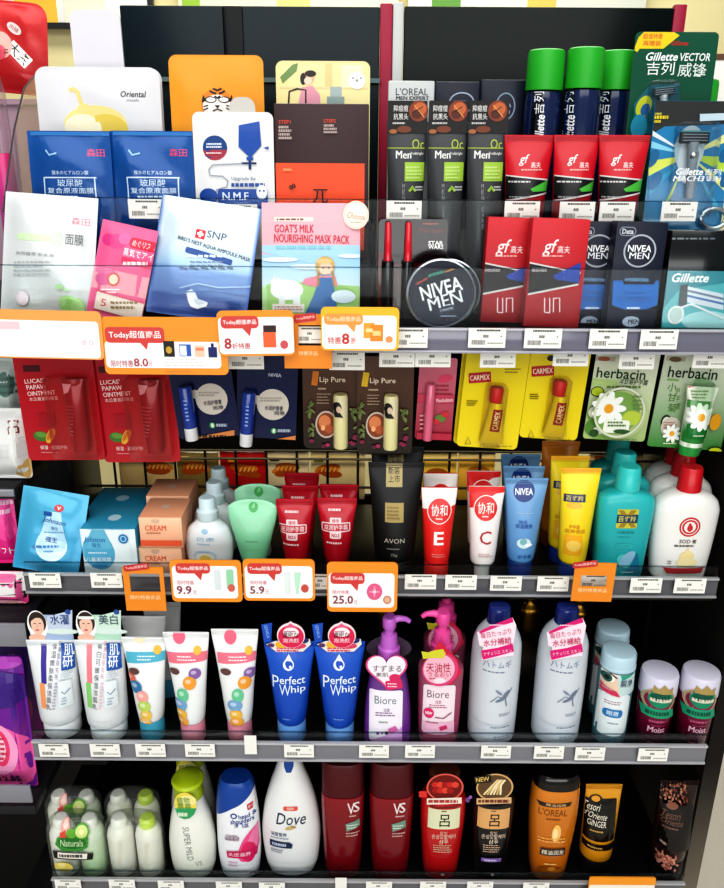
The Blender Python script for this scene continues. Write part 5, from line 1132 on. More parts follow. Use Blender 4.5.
t = ec_tube('white tube with a red top and a big red letter C', 485.5, 486, .952, 'C', '#efe9e6', '#dd2f30', 458, 150, 182, 280, '#e5e2de', 'narrow')
t.dup('white and red letter C tube, behind its twin', 481.5, 1.004)
# --- light blue tubes
it = Item('hand_cream_tube', 'light blue tube with a round navy badge, in front', 'hand cream tube', 525, 478, 43, .958, S2, ry=500, zoom='O', group='light blue tubes with round badges')
L, k = cosmetic_tube(it, 27, .022, 0, '#1d3f86', m='plastic')
k.ell(599, 122, 38, 36, '#1c3d82').text('NIVEA', 599, 124, 64, 22, '#f0f3f6', .045).text('弹润', 590, 226, 30, 13, '#3f6fae', .01).text('保湿嫩肤', 594, 240, 62, 15, '#2f5f9f', .01).small(566, 192, 636, 198, 1, '#a9c6de', 3).ell(592, 298, 26, 18, '#cfe3e6').ell(590, 292, 12, 12, '#7fb8bc', rot=40).ell(608, 304, 14, 6, '#eef4f2').text('护手霜', 594, 345, 50, 12, '#2f5f9f', .01)
fin_tube(it, L, k, lambda x, y, z: mix('#5f94c8', '#7fabd2', z / it.h))
it.dup('light blue tube with a round navy badge, second from the front', 521.5, 1.0); it.dup('dusky blue tube with a round navy badge, rearmost', 517.5, 1.045)
# --- yellow tubes
it = Item('hand_cream_tube', 'yellow tube with an orange top band, in front', 'hand cream tube', 578, 468, 40, .955, S2, ry=500, zoom='P', group='yellow and orange tubes')
L, k = cosmetic_tube(it, 28, .022, 0, '#1d3f8c', m='plastic')
k.poly([(80, 130), (290, 130), (290, 166), (80, 166)], '#ef9c33').rect(150, 240, 226, 266, '#2b3a5c').text('百雀羚', 188, 253, 62, 18, '#e7d27a', .012).ell(186, 278, 28, 10, '#e7b93a').text('护手霜', 182, 350, 36, 14, '#d08a22', .006).text('滋养倍润', 184, 366, 70, 15, '#c8861f', .006).rect(145, 378, 208, 450, '#efb52a', 5).ell(178, 416, 26, 20, '#f3d468')
fin_tube(it, L, k, lambda x, y, z: mix('#f0cf22', '#f3dd33', z / it.h))
it.dup('yellow tube with an orange top band, second from the front', 566, .998)
it2 = Item('hand_cream_tube', 'all orange tube, rearmost behind the yellow tubes', 'hand cream tube', 558.5, 441, 38, 1.05, S2, ry=470, zoom='P', group='yellow and orange tubes')
L, k = cosmetic_tube(it2, 28, .022, 0, '#8a4a14', m='plastic'); fin_tube(it2, L, k, '#d8861f')
# --- teal bottles
it = Item('toner_bottle', 'turquoise bottle and cap with a small yellow label, in front', 'toner bottle', 621.5, 465.5, 56, .957, S2, ry=530, zoom='P', group='turquoise bottles')
a, h = it.w / 2, it.h
L, k = round_body(it, [(0, a * .8, a * .42, 3), (.003, a * .86, a * .46, 3.2), (h * .3, a * .93, a * .5, 3.2), (h * .66, a * 1.0, a * .52, 3.2), (h * .73, a * .96, a * .5, 3), (h * .775, a * .72, a * .44, 2.6), (h * .79, a * .48, a * .4, 2.2), (h * .795, a * .44, a * .4, 2)], 'plastic')
k.rect(334, 284, 408, 350, '#c8c64a', 3).rect(334, 302, 408, 332, '#24455e').text('百雀羚', 370, 318, 64, 20, '#e8dc7a', .012).poly([(338, 286), (358, 286), (404, 348), (384, 348)], '#a3862e').poly([(384, 286), (404, 286), (358, 348), (338, 348)], '#a3862e').rect(336, 304, 406, 330, '#24455e').text('百雀羚', 370, 317, 62, 20, '#e8dc7a', .012)
k.text('水嫩倍现', 364, 366, 60, 9, '#1d8f92', .006).small(336, 380, 394, 386, 1, '#1f9a9c', 3).rect(330, 406, 386, 424, '#39b4b4', 8).rect(333, 409, 383, 421, '#2aa8aa', 6).ell(362, 470, 34, 22, '#5cc4c2', rot=40).ell(370, 462, 20, 34, '#8fb9cf', rot=35).poly([(408, 440), (420, 520), (360, 515)], '#2d7f9c').small(348, 506, 402, 514, 1, '#c6e6e4', 4)
g = lambda x, y, z: mix('#1f9fa6', '#3cc1bf', z / h)
it.part('body', L.geo(g).join(k.geo())); it.part('cap', Loft([(h * .795, a * .4, a * .4), (h * .8, a * .43, a * .43), (h * .985, a * .4, a * .4), (h, a * .35, a * .35)], False).geo('#3fc4c0', 'plastic'))
it.dup('turquoise bottle and cap, second from the front', 615.5, 1.008); it.dup('turquoise bottle and cap, rearmost', 608, 1.062)
# --- white bottles with red caps
it = Item('lotion_bottle', 'white rounded bottle with a red cap and red emblem, in front', 'lotion bottle', 682, 466, 64, .957, S2, ry=530, zoom='P', group='white bottles with red caps')
a, h = it.w / 2, it.h
L, k = round_body(it, [(0, a * .78, a * .42, 3), (.003, a * .84, a * .46, 3), (.012, a * .87, a * .48, 2.8), (h * .4, a * .97, a * .52, 2.8), (h * .62, a, a * .53, 2.8), (h * .7, a * .93, a * .52, 2.6), (h * .755, a * .74, a * .46, 2.4), (h * .785, a * .5, a * .4, 2.1), (h * .793, a * .38, a * .36, 2)], 'plastic')
k.ell(596, 346, 37, 34, '#c8323a').ell(596, 346, 31, 28, '#eeebe6').ell(596, 346, 28, 25, '#c8323a').ell(596, 346, 21, 19, '#efe6e0').ell(596, 350, 10, 12, '#c8323a').ell(596, 338, 5, 6, '#c8323a').text('SOD', 578, 398, 40, 13, '#55504a', .01).text('蜜', 612, 398, 15, 14, '#55504a', .012).small(540, 410, 634, 418, 1, '#6a645c', 4, .8)
k.ell(585, 452, 26, 18, '#efdca0').poly([(568, 450), (590, 420), (606, 452)], '#f0e0aa').ell(584, 474, 38, 16, '#f2e4b4').small(516, 468, 532, 482, 2, '#7a7468', 3).poly([(500, 494), (650, 494), (640, 514), (514, 514)], '#c02e35').text('大宝', 582, 488, 66, 8, '#d8b98a', .0)
it.part('body', L.geo('#ecebe6').join(k.geo())); it.part('cap', Loft([(h * .793, a * .34, a * .34), (h * .797, a * .36, a * .36), (h * .985, a * .335, a * .335), (h, a * .3, a * .3)], False).geo('#c9202c', 'plastic'), label='red cap')
it.dup('white rounded bottle with a red cap, second from the front', 673.5, 1.008); it.dup('white rounded bottle with a red cap, rearmost', 665, 1.052)
# ================================================================== GOODS BEHIND THE WIRE GRID
def snack(label, x0, x1, top, col, f, zoom='J', Y=1.212):
    it = Item('bread_pack', label, 'bread pack', (x0 + x1) / 2, top, x1 - x0, Y, .8575, ry=470, zoom=zoom, group='food packs behind the wire grid'); it.d = .006
    k = it.ink(Flat(-.006), 'gloss'); f(k); it.part('pack', box_geo(-it.w / 2, -.006, 0, it.w / 2, .006, it.h, col, 'gloss', .002).join(k.geo()))
q5 = random.Random(11)
def bread(col, cx, cy, s=1.0):
    def f(k):
        for i in range(3): k.ell(cx + q5.uniform(-14, 14) * s, cy + i * 9 * s, 44 * s, 15 * s, ['#b5652a', '#c98238', '#a4561f'][i], rot=q5.uniform(-15, 15))
        for i in range(5): k.ell(cx - 30 * s + i * 15 * s, cy + 4 * s, 4 * s, 10 * s, '#e0aa62', rot=25)
        k.rect(cx - 60 * s, cy - 34 * s, cx - 26 * s, cy - 22 * s, col, 3)
    return f
snack('cream bread pack seen through the grid under the right red card', 120, 176, 452, '#d8c69a', bread('#c9763a', -80, 490))
snack('olive brown pack seen through the grid behind the lotion bottles', 178, 219, 451, '#8d7f52', bread('#d8c88a', 60, 490))
snack('red bread pack seen through the wire grid behind the mint tubes', 221, 266, 450, '#b8232a', bread('#e8b13c', 235, 500))
snack('white bread pack seen through the grid behind the dark red tubes', 268, 309, 450, '#ddd6c2', bread('#2f3a36', 385, 496))
snack('cream bread pack seen through the grid left of the black tube', 311, 365, 450, '#d9cfae', bread('#6f8f4a', 545, 500))
snack('bright yellow pack seen through the grid right of the black tube', 417, 456, 450, '#f0cf62', lambda k: (k.rect(860, 440, 1000, 470, '#f7e6a8'), k.ell(930, 520, 40, 20, '#a8642a')))
snack('yellow pack seen through the grid above the letter C tube', 458, 494, 450, '#eec458', lambda k: (k.rect(1010, 440, 1140, 462, '#f9efc4'), k.ell(1080, 515, 44, 22, '#b8772f')))
snack('cream pack seen through the grid behind the turquoise bottles', 588, 640, 452, '#b9a684', bread('#8a4a2a', 1560, 490))
# ================================================================== THIRD SHELF
# --- white face wash tubes with vertical lettering and header cards
def rohto(label, cx, Y, ox, c1, c2, cardtxt, ccol, bx):
    it = Item('face_wash_tube', label, 'face wash tube', cx, 640, 50, Y, S3, ry=655, zoom='Q', group='white tubes with portrait header cards', roll=0)
    L, k = cosmetic_tube(it, 41, .022, 0, '#eceeee', m='plastic', capw=.9)
    k.rect(bx, 226, bx + 20, 342, c1).rect(bx + 8, 342, bx + 28, 424, c2)
    k.vtext('保湿嫩肤柔保洁面乳' if ox == 0 else '美白可嫩保湿洁面乳', bx + 42, 222, 428, 17, '#7a7d80', .004).vtext('健康肌研究所', bx + 62, 212, 330, 11, '#8f86a6' if ox == 0 else '#d9a6ae', .002).small(bx + 58, 336, bx + 72, 420, 9, '#a9a2ba' if ox == 0 else '#e2b8bf', 3, .5)
    k.rect(bx + 74, 212, bx + 124, 298, '#1f5aa6', 2).text('肌', bx + 99, 236, 34, 36, '#eef3f8', .008).text('研', bx + 99, 274, 34, 34, '#eef3f8', .008)
    k.small(bx + 80, 306, bx + 120, 320, 2, '#b9c6d2', 3).rect(bx + 78, 330, bx + 120, 414, '#e1e8ea', 3).line([(bx + 88, 362), (bx + 98, 372), (bx + 114, 358)], 4, '#6d8ea6').small(bx + 90, 380, bx + 110, 406, 3, '#9fb2c0', 4).small(bx + 40, 462, bx + 120, 470, 1, '#c9cdcf', 3)
    fin_tube(it, L, k, lambda x, y, z: mix('#d9dddd', '#eceff0', z / it.h))
    it.d = -.0016; kc = it.ink(Flat(.0016, False), 'satin', off=.0003)
    fx = ox + 136; f = Geo()
    x, z = it.L(fx, 100 if ox == 0 else 104 - 0); h = it.h
    x0, _ = it.L(ox + 100, 120); x1, _ = it.L(ox + 262, 120); zt = it.L(ox + 180, 76)[1]
    g = extrude([(px + (x0 + x1) / 2, pz + h - .012) for px, pz in outline(x1 - x0 - .002, zt - h + .006, (.002, .002, .002, .004))], 0.0016, .0022, ccol, 'satin')
    kc.poly([(ox + 170, 96), (ox + 262, 72), (ox + 262, 150), (ox + 170, 150)], mix(ccol, '#ffffff', .3)).ell(ox + 225, 150, 60, 10, '#d9e8e0')
    kc.ell(fx, 126, 36, 50, '#f3f1ee').ell(fx, 116, 31, 36, '#3a2b26').ell(fx, 126, 23, 33, '#eec6b2').poly([(fx - 24, 112), (fx - 18, 92), (fx, 86), (fx + 18, 92), (fx + 25, 112), (fx + 8, 100), (fx - 8, 100)], '#3a2b26').ell(fx, 172, 30, 14, '#e9bca8')
    kc.ell(fx - 9, 120, 4, 1.6, '#4a2f28').ell(fx + 9, 120, 4, 1.6, '#4a2f28').ell(fx, 144, 7, 3, '#cf6a6a').line([(fx, 122), (fx + 2, 133), (fx - 2, 134)], 1.5, '#d69c86')
    if ox: kc.rect(fx - 28, 94, fx + 28, 104, '#f4f2f0', 4)
    kc.text(cardtxt, ox + 216, 106, 68, 34, '#2a4b86' if ox == 0 else '#4b5f6a', .006).ell(ox + 246, 78, 10, 9, '#35569a')
    it.part('header_card', g.join(kc.geo())); return it
rohto('white tube with purple and orange bars and a portrait card marked in blue', 53, .907, 0, '#4a3f9c', '#f0a06a', '水濯', '#a9bcd8', 138)
rohto('white tube with pink and green bars and a portrait card, second from the left', 100.5, .9005, 176, '#ee8a94', '#8fcf7a', '美白', '#b9dcc6', 304)
# --- white tubes with coloured dots
def dot_tube(label, cx, top, w, wb, Y, ox, band, capc, dots, zoom, back=False):
    it = Item('face_wash_tube', label, 'face wash tube', cx, top, w, Y, S3, ry=655, zoom=zoom, group='white tubes with a column of coloured dots')
    L, k = cosmetic_tube(it, wb, .03, 0, capc, m='plastic', capw=.97)
    if not back:
        k.poly([(ox - 74, 238), (ox + 84, 236), (ox + 82, 268), (ox - 70, 276)], band).small(ox - 30, 246, ox + 40, 266, 2, '#f4f4f4', 3, .4)
        k.ell(ox - 26, 184, 22, 24, '#f0738c' if band != '#5fb8cf' else '#f2e3c4').ell(ox + 42, 230, 14, 15, '#e9c25a').ell(ox - 40, 280 + 20, 20, 11, '#6a4a44')
        for (dx, dy, rx, ry, c) in dots: k.ell(ox + dx, dy, rx, ry, c).ell(ox + dx - rx * .2, dy - ry * .25, rx * .45, ry * .35, mix(c, '#ffffff', .35))
    fin_tube(it, L, k, lambda x, y, z: mix('#e6e9e8', '#f1f2f1', z / it.h)); return it
dA = [(-54, 326, 22, 18, '#d9705a'), (-32, 352, 24, 22, '#3f7fae'), (-6, 384, 22, 22, '#efa9a2'), (2, 416, 24, 20, '#b9d36a'), (10, 446, 22, 18, '#e6c25c'), (6, 476, 26, 20, '#efc27a')]
dB = [(36, 306, 22, 18, '#8f6aa8'), (18, 336, 24, 22, '#e8a23c'), (-6, 378, 22, 24, '#6fc79a'), (-16, 412, 28, 20, '#7fa9cc'), (-12, 444, 24, 18, '#e6b84a'), (-8, 470, 26, 20, '#e5a84a')]
dot_tube('white tube with a blue band, coloured dots and a blue cap', 145.5, 637, 45, 26, .896, 522, '#5fb8cf', '#4aa6bd', dA, 'Q')
dot_tube('white tube with a pink band and pink cap, beside the blue capped one', 187.5, 632, 46, 26, .892, 668, '#e97f92', '#dd93a4', dB, 'Q')
dot_tube('white tube with a pink band and pink cap, beside the deep blue tubes', 236, 629, 47, 26, .893, 204, '#e97f92', '#dd93a4', [(d[0] + 12,) + d[1:] for d in dB], 'R')
it = dot_tube('plain pale blue tube standing behind the blue capped tube', 147, 616, 44, 26, .945, 530, '#9cc9d3', '#4aa6bd', [], 'Q', True)
dot_tube('plain pale tube top showing behind the blue banded tube and its twin', 166, 602, 38, 26, .99, 560, '#9cc9d3', '#4aa6bd', [], 'Q', True)
# --- deep blue tubes with stickers
def whip(label, cx, Y, ox):
    it = Item('face_wash_tube', label, 'face wash tube', cx, 641, 51, Y, S3, ry=660, zoom='R', group='deep blue tubes with drop stickers')
    L, k = cosmetic_tube(it, 30, .028, 0, '#6f9fd6', m='plastic', capw=.98)
    k.text('SENKA', ox + 391, 240, 46, 12, '#7fa8e0', .01).ell(ox + 391, 282, 20, 18, '#e4ecf6').poly([(ox + 374, 274), (ox + 391, 248), (ox + 408, 274)], '#e4ecf6').ell(ox + 394, 282, 13, 12, '#1f56bb').ell(ox + 388, 278, 9, 9, '#1f56bb').ell(ox + 398, 288, 5, 5, '#e4ecf6')
    k.text('P', ox + 345, 338, 24, 42, '#dfe8f4', .0).text('erfect', ox + 406, 330, 92, 26, '#dfe8f4', .012).text('W', ox + 380, 362, 42, 36, '#dfe8f4', .0).text('hip', ox + 428, 362, 52, 30, '#dfe8f4', .012).small(ox + 372, 456, ox + 408, 464, 1, '#7fa4df', 3)
    fin_tube(it, L, k, lambda x, y, z: mix('#174aa8', '#1f60c6', z / it.h))
    it.d = .0045; kc = it.ink(Flat(-.0045, False), 'satin', off=.0003); h = it.h
    kc.poly([(ox + 294, 124), (ox + 334, 118), (ox + 330, 186), (ox + 304, 190)], '#1f57b8').text('SENKA', ox + 315, 150, 54, 10, '#9fc0ee', .0, rot=80)
    kc.poly([(ox + 312, 196), (ox + 344, 184), (ox + 470, 176), (ox + 474, 196), (ox + 446, 222), (ox + 350, 224)], '#e9e2da').small(ox + 350, 206, ox + 450, 222, 2, '#d84a6c', 3, .7).ell(ox + 366, 196, 20, 12, '#e6b62f').ell(ox + 430, 200, 26, 10, '#d84a6c').ell(ox + 448, 180, 18, 10, '#2a2f6a').ell(ox + 330, 198, 12, 7, '#6a3f6a')
    kc.ell(ox + 402, 162, 50, 44, '#f2dfe3').poly([(ox + 370, 134), (ox + 400, 110), (ox + 432, 130)], '#f2dfe3').ell(ox + 402, 166, 46, 39, '#d8295a').poly([(ox + 376, 138), (ox + 400, 118), (ox + 426, 136)], '#e6698c').ell(ox + 402, 150, 28, 16, '#f4e9ea').text('濃密な', ox + 400, 160, 58, 20, '#4a1626', .012).text('泡洗顔', ox + 402, 180, 58, 15, '#fbeaf0', .01).small(ox + 376, 144, ox + 424, 150, 1, '#b0486a', 4)
    o = it.part('sticker', kc.geo()); return it
whip('deep blue tube with a pink drop sticker, left of the pair', 290, .897, 0)
whip('deep blue tube with a pink drop sticker, beside the purple pump bottle', 339.5, .893, 184)
# --- pump bottles
def pump_head(x0, zb, s, col, dirn=1, m='plastic'):
    g = Loft([(zb, .0125 * s, .0125 * s), (zb + .001 * s, .0135 * s, .0135 * s), (zb + .016 * s, .0135 * s, .0135 * s), (zb + .018 * s, .011 * s, .011 * s), (zb + .034 * s, .0098 * s, .0098 * s), (zb + .036 * s, .006 * s, .006 * s), (zb + .043 * s, .0058 * s, .0058 * s)], False, x0=x0).geo(col, m, 24)
    h = Loft([(zb + .043 * s, .0075 * s, .0085 * s), (zb + .045 * s, .0085 * s, .0095 * s), (zb + .056 * s, .0088 * s, .0095 * s), (zb + .059 * s, .007 * s, .008 * s)], False, x0=x0).geo(col, m, 20)
    h.join(tube_path([(x0 + dirn * .002 * s, 0, zb + .0535 * s), (x0 + dirn * .012 * s, 0, zb + .056 * s), (x0 + dirn * .02 * s, 0, zb + .055 * s), (x0 + dirn * .0245 * s, 0, zb + .0515 * s)], [.0055 * s, .0042 * s, .0034 * s, .003 * s], col, m, 10))
    return g, h
it = Item('foam_wash_bottle', 'purple pump bottle with a heart tag and white label', 'pump bottle', 387.5, 616, 47, .895, S3, ry=715, zoom='S')
a, h = it.w / 2, it.h; zs = it.L(100, 244)[1]
L, k = round_body(it, [(0, a * .92, a * .62, 3), (.003, a, a * .68, 3), (zs * .35, a * .97, a * .64, 3), (zs * .75, a * .8, a * .56, 2.8), (zs * .92, a * .56, a * .5, 2.4), (zs, a * .36, a * .36, 2)], 'liquid')
k.rect(34, 366, 152, 540, '#efe9f0', 12, m='satin').text('Biore', 92, 396, 76, 26, '#6c7f86', .0, m='satin').text('洁面', 96, 430, 22, 12, '#8a6a94', .006, m='satin').small(56, 436, 136, 452, 2, '#a98fb5', 3).small(68, 466, 112, 476, 1, '#a3b9a9', 4).ell(96, 508, 7, 6, '#5b1f58', m='satin').rect(104, 488, 136, 512, '#d66fae', 4, rot=-25, m='satin').ell(64, 510, 6, 5, '#8a4a8f', m='satin').ell(80, 508, 4, 4, '#8a4a8f', m='satin').poly([(36, 536), (140, 500), (152, 486), (152, 540)], '#d9a6dc', m='satin')
it.part('body', L.geo(lambda x, y, z: mix('#a24fc4', '#9a6bc0', z / h), 'liquid').join(k.geo()), label='see-through purple body')
s_ = (h - zs) / .059; c_, n_ = pump_head(0, zs, s_, '#c06fc8')
o = it.part('pump_collar', c_); it.part('nozzle', n_, o)
w_ = extrude([(sx_, zs + .017 + dz_) for sx_, dz_ in [(.026 * math.cos(t_ * math.pi / 18) * (1 + .15 * abs(math.cos(t_ * math.pi / 18))), .017 * math.sin(t_ * math.pi / 18) - .004 * abs(math.cos(t_ * math.pi / 18))) for t_ in range(36)]], .001, .003, '#e4d3ea', 'wrap')
it.part('clear_wings', w_, label='clear rounded collar behind the pump')
yf = -L.at(zs * .8)[2] - .0015; it.d = -yf; kt = it.ink(Flat(yf, False), 'satin')
def heart(cx, cy, rx, ry):
    P = []
    for i in range(40):
        t = 2 * math.pi * i / 40; P.append((cx + rx * 16 * math.sin(t) ** 3 / 16, cy - ry * (13 * math.cos(t) - 5 * math.cos(2 * t) - 2 * math.cos(3 * t) - math.cos(4 * t)) / 15))
    return P
kt.poly(heart(96, 288, 76, 66), '#d94f8f').poly(heart(96, 286, 69, 59), '#f3e9ee').text('すずまる', 98, 284, 100, 22, '#5a5560', .012).text('素肌', 80, 306, 44, 14, '#5a5560', .012).ell(126, 318, 20, 14, '#d8356f').rect(94, 326, 152, 358, '#d8356f', 6, rot=-10).small(100, 334, 146, 352, 2, '#f6d7e2', 3, .5)
it.part('heart_tag', kt.geo())
it = Item('foam_wash_bottle', 'pink pump bottle with a red and pink tag, in front', 'pump bottle', 438.5, 611, 44, .895, S3, ry=715, zoom='S', group='pink pump bottles')
a, h = it.w / 2, it.h; zs = it.L(288, 232)[1]
L, k = round_body(it, [(0, a * .8, a * .6, 2.6), (.003, a * .88, a * .66, 2.6), (zs * .5, a * .97, a * .7, 2.8), (zs * .86, a, a * .7, 2.8), (zs * .94, a * .7, a * .56, 2.4), (zs, a * .42, a * .42, 2)], 'liquid')
k.rect(228, 342, 340, 514, '#efdfe6', 12, m='satin').text('Biore', 282, 370, 76, 26, '#7f6a74', .0, m='satin').text('洁面', 282, 398, 22, 12, '#b26a8a', .006, m='satin').small(250, 406, 320, 420, 2, '#c98fa9', 3).ell(248, 438, 18, 18, '#d8356f', m='satin').text('NEW', 248, 438, 24, 10, '#fff', .02, m='satin').line([(270, 452), (300, 456), (330, 436)], 4, '#8a3f5c', m='satin').poly([(228, 470), (340, 470), (340, 514), (228, 514)], '#eab9cf', m='satin').small(240, 466, 290, 476, 1, '#c2809c', 4).rect(286, 482, 314, 496, '#c9356f', 3, rot=-20, m='satin')
it.part('body', L.geo(lambda x, y, z: mix('#d9648f', '#c97f98', z / h), 'liquid').join(k.geo()), label='see-through pink body')
s_ = (h - zs) / .059; c_, n_ = pump_head(0, zs, s_, '#e0559f', -1)
o = it.part('pump_collar', c_); it.part('nozzle', n_, o)
yf = -L.at(zs * .8)[2] - .0015; it.d = -yf; kt = it.ink(Flat(yf, False), 'satin')
kt.poly([(228, 286), (288, 184), (352, 250), (366, 300), (330, 342), (262, 338)], '#cf2347').ell(290, 288, 62, 56, '#d84a7f').ell(286, 286, 54, 50, '#eeb9c9').text('天油性', 284, 280, 84, 30, '#b01f3f', .01).text('うるおい', 288, 304, 80, 18, '#c93a5c', .01).small(250, 316, 324, 324, 1, '#c93a5c', 3).ell(288, 326, 22, 9, '#f3dfe6').poly([(222, 220), (246, 224), (270, 216), (300, 212), (310, 228), (300, 246), (262, 244), (228, 248)], '#d3cf3f')
it.part('drop_tag', kt.geo())
it.dup('pink pump bottle behind its twin, darker in the shade', 441, .962)
# --- tall clear bottles
it = Item('toner_bottle', 'tall milky clear bottle with dark blue cap, left of the pair', 'toner bottle', 493.5, 605, 49, .9025, S3, ry=690, zoom='S', group='tall milky bottles with pink ribbons')
a, h = it.w / 2, it.h; zs = it.L(470, 112)[1]
L, k = round_body(it, [(0, a * .82, a * .78), (.003, a * .92, a * .9), (.01, a * .97, a * .95), (zs * .6, a, a), (zs * .82, a * .97, a * .97), (zs * .9, a * .86, a * .86), (zs * .97, a * .62, a * .62), (zs, a * .48, a * .48)], 'liquid', .005)
k.text('ハトムギ', 496, 262, 96, 24, '#7a88a4', .0, rot=-2, m='satin').small(444, 284, 548, 292, 1, '#a4adbe', 3).line([(470, 396), (496, 374), (524, 384), (550, 350)], 3, '#6c778c', m='satin').ell(508, 386, 22, 5, '#7c879c', rot=-25, m='satin').ell(526, 368, 20, 5, '#7c879c', rot=-50, m='satin').ell(500, 360, 16, 4, '#8c96a8', rot=40, m='satin').line([(524, 384), (528, 412)], 3, '#6c778c', m='satin').small(500, 436, 548, 446, 2, '#9aa3b4', 4).small(470, 482, 560, 490, 1, '#a4adbe', 5).small(480, 516, 560, 532, 2, '#b0b8c6', 6)
k.line([(398, 470), (430, 476), (500, 480), (572, 474)], 3, '#bfc8d2', m='satin')
it.part('body', L.geo('#e3e9ef', 'milk').join(k.geo()), label='milky see-through body')
it.part('cap', Loft([(zs, a * .42, a * .42), (zs + .001, a * .47, a * .47), (h - .004, a * .44, a * .44), (h - .001, a * .41, a * .41), (h, a * .36, a * .36)], False).geo('#26367c', 'gloss'), label='dark blue cap')
yf = -a - .0012; it.d = -yf; kt = it.ink(Flat(yf, False), 'satin')
kt.poly([(424, 152), (470, 130), (552, 98), (566, 128), (552, 214), (558, 236), (440, 254), (446, 206), (432, 200)], '#f3dfe8').poly([(430, 150), (470, 130), (552, 98), (555, 116), (500, 132), (434, 158)], '#d81f7c').poly([(438, 218), (500, 208), (552, 192), (557, 222), (500, 238), (444, 252)], '#d81f7c').small(470, 122, 536, 130, 1, '#f6cfe2', 3).text('毎日たっぷり', 492, 156, 104, 19, '#c81f6c', .0, rot=-12).text('水分補給', 497, 186, 96, 23, '#c4125f', .006, rot=-9).text('ナチュリエ スキン', 498, 224, 96, 12, '#fbe6f0', .0, rot=-10)
it.part('ribbon_label', kt.geo(), label='pink and white ribbon label')
it.dup('tall milky clear bottle with dark blue cap, beside the pale blue bottles', 558.5, .903)
# --- pale blue round bottles
def blue_round(label, cx, Y):
    it = Item('makeup_remover_bottle', label, 'remover bottle', cx, 649, 35, Y, S3, ry=690, zoom='T', group='pale blue bottles with eye picture bands')
    a, h = it.w / 2, it.h; zc = it.L(330, 268)[1]
    L, k = round_body(it, [(0, a * .9, a * .9), (.003, a * .98, a * .98), (zc - .004, a, a), (zc, a * .97, a * .97)], 'liquid', .004, smooth=False)
    k.rect(266, 374, 376, 522, '#e3ebec', 24, m='satin').small(292, 396, 360, 410, 2, '#d0b4b8', 3, .5).rect(286, 426, 352, 454, '#2f7fb6', 12, m='satin').text('眼唇', 318, 440, 40, 16, '#e6f0f6', .008, m='satin').small(300, 470, 350, 480, 1, '#b9c6c9', 4)
    k.poly([(256, 262), (402, 262), (402, 372), (256, 372)], '#c4d9d9', m='satin').poly([(256, 290), (330, 270), (340, 372), (256, 372)], '#e6cdb4', m='satin').ell(300, 316, 26, 16, '#f2efe9', m='satin').ell(302, 317, 15, 15, '#35635c', m='satin').ell(302, 317, 7, 7, '#10201e', m='satin').line([(268, 304), (300, 294), (334, 312)], 5, '#3a2a26', m='satin').line([(268, 284), (300, 274), (330, 284)], 6, '#7a5a48', m='satin').poly([(340, 276), (402, 262), (402, 300), (350, 318)], '#3f9f86', m='satin').text('瞬净', 368, 330, 44, 26, '#4a5a6a', .008, m='satin').poly([(256, 336), (330, 358), (344, 378), (256, 366)], '#cf3f64', m='satin').small(264, 346, 322, 362, 1, '#f3d6de', 3)
    it.part('body', L.geo('#8fc3cf', 'liquid').join(k.geo()), label='see-through pale blue body')
    it.part('cap', Loft([(zc, a * .96, a * .96), (zc + .001, a * 1.0, a * 1.0), (zc + .004, a, a), (zc + .0045, a * .97, a * .97), (h - .004, a * .96, a * .96), (h - .0008, a * .9, a * .9), (h, a * .8, a * .8)], False).geo('#bcd5df', 'plastic'), label='pale blue cap')
    return it
t = blue_round('pale blue bottle with an eye picture band, in front', 614, .9)
t.dup('pale blue bottle with an eye picture band, behind its twin', 605, .955)
# --- maroon bottles
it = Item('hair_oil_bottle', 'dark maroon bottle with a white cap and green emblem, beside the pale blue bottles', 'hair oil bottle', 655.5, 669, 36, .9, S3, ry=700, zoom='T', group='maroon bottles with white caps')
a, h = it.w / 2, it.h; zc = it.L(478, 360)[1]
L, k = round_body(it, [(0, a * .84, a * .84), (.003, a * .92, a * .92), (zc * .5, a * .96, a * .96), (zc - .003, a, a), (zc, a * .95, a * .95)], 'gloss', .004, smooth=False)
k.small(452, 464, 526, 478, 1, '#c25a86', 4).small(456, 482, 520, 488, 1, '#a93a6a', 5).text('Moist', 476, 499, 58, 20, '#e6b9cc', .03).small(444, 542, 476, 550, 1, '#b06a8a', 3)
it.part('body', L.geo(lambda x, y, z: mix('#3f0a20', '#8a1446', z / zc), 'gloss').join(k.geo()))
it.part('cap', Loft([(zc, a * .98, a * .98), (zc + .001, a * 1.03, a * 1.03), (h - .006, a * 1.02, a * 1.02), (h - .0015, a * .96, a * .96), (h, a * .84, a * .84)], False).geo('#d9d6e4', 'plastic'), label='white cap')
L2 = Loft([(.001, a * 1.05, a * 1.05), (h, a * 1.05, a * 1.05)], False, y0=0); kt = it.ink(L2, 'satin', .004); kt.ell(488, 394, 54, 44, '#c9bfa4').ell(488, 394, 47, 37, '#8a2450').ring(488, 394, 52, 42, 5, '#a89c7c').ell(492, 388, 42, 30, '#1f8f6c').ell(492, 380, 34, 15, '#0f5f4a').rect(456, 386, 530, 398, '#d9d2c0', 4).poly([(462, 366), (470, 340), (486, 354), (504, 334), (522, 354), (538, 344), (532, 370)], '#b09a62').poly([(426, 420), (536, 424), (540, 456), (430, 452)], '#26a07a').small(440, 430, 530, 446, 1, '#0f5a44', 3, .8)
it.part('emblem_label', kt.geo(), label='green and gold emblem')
it.dup('dark maroon bottle with a white cap and green emblem, last on the right', 696.5, .9)
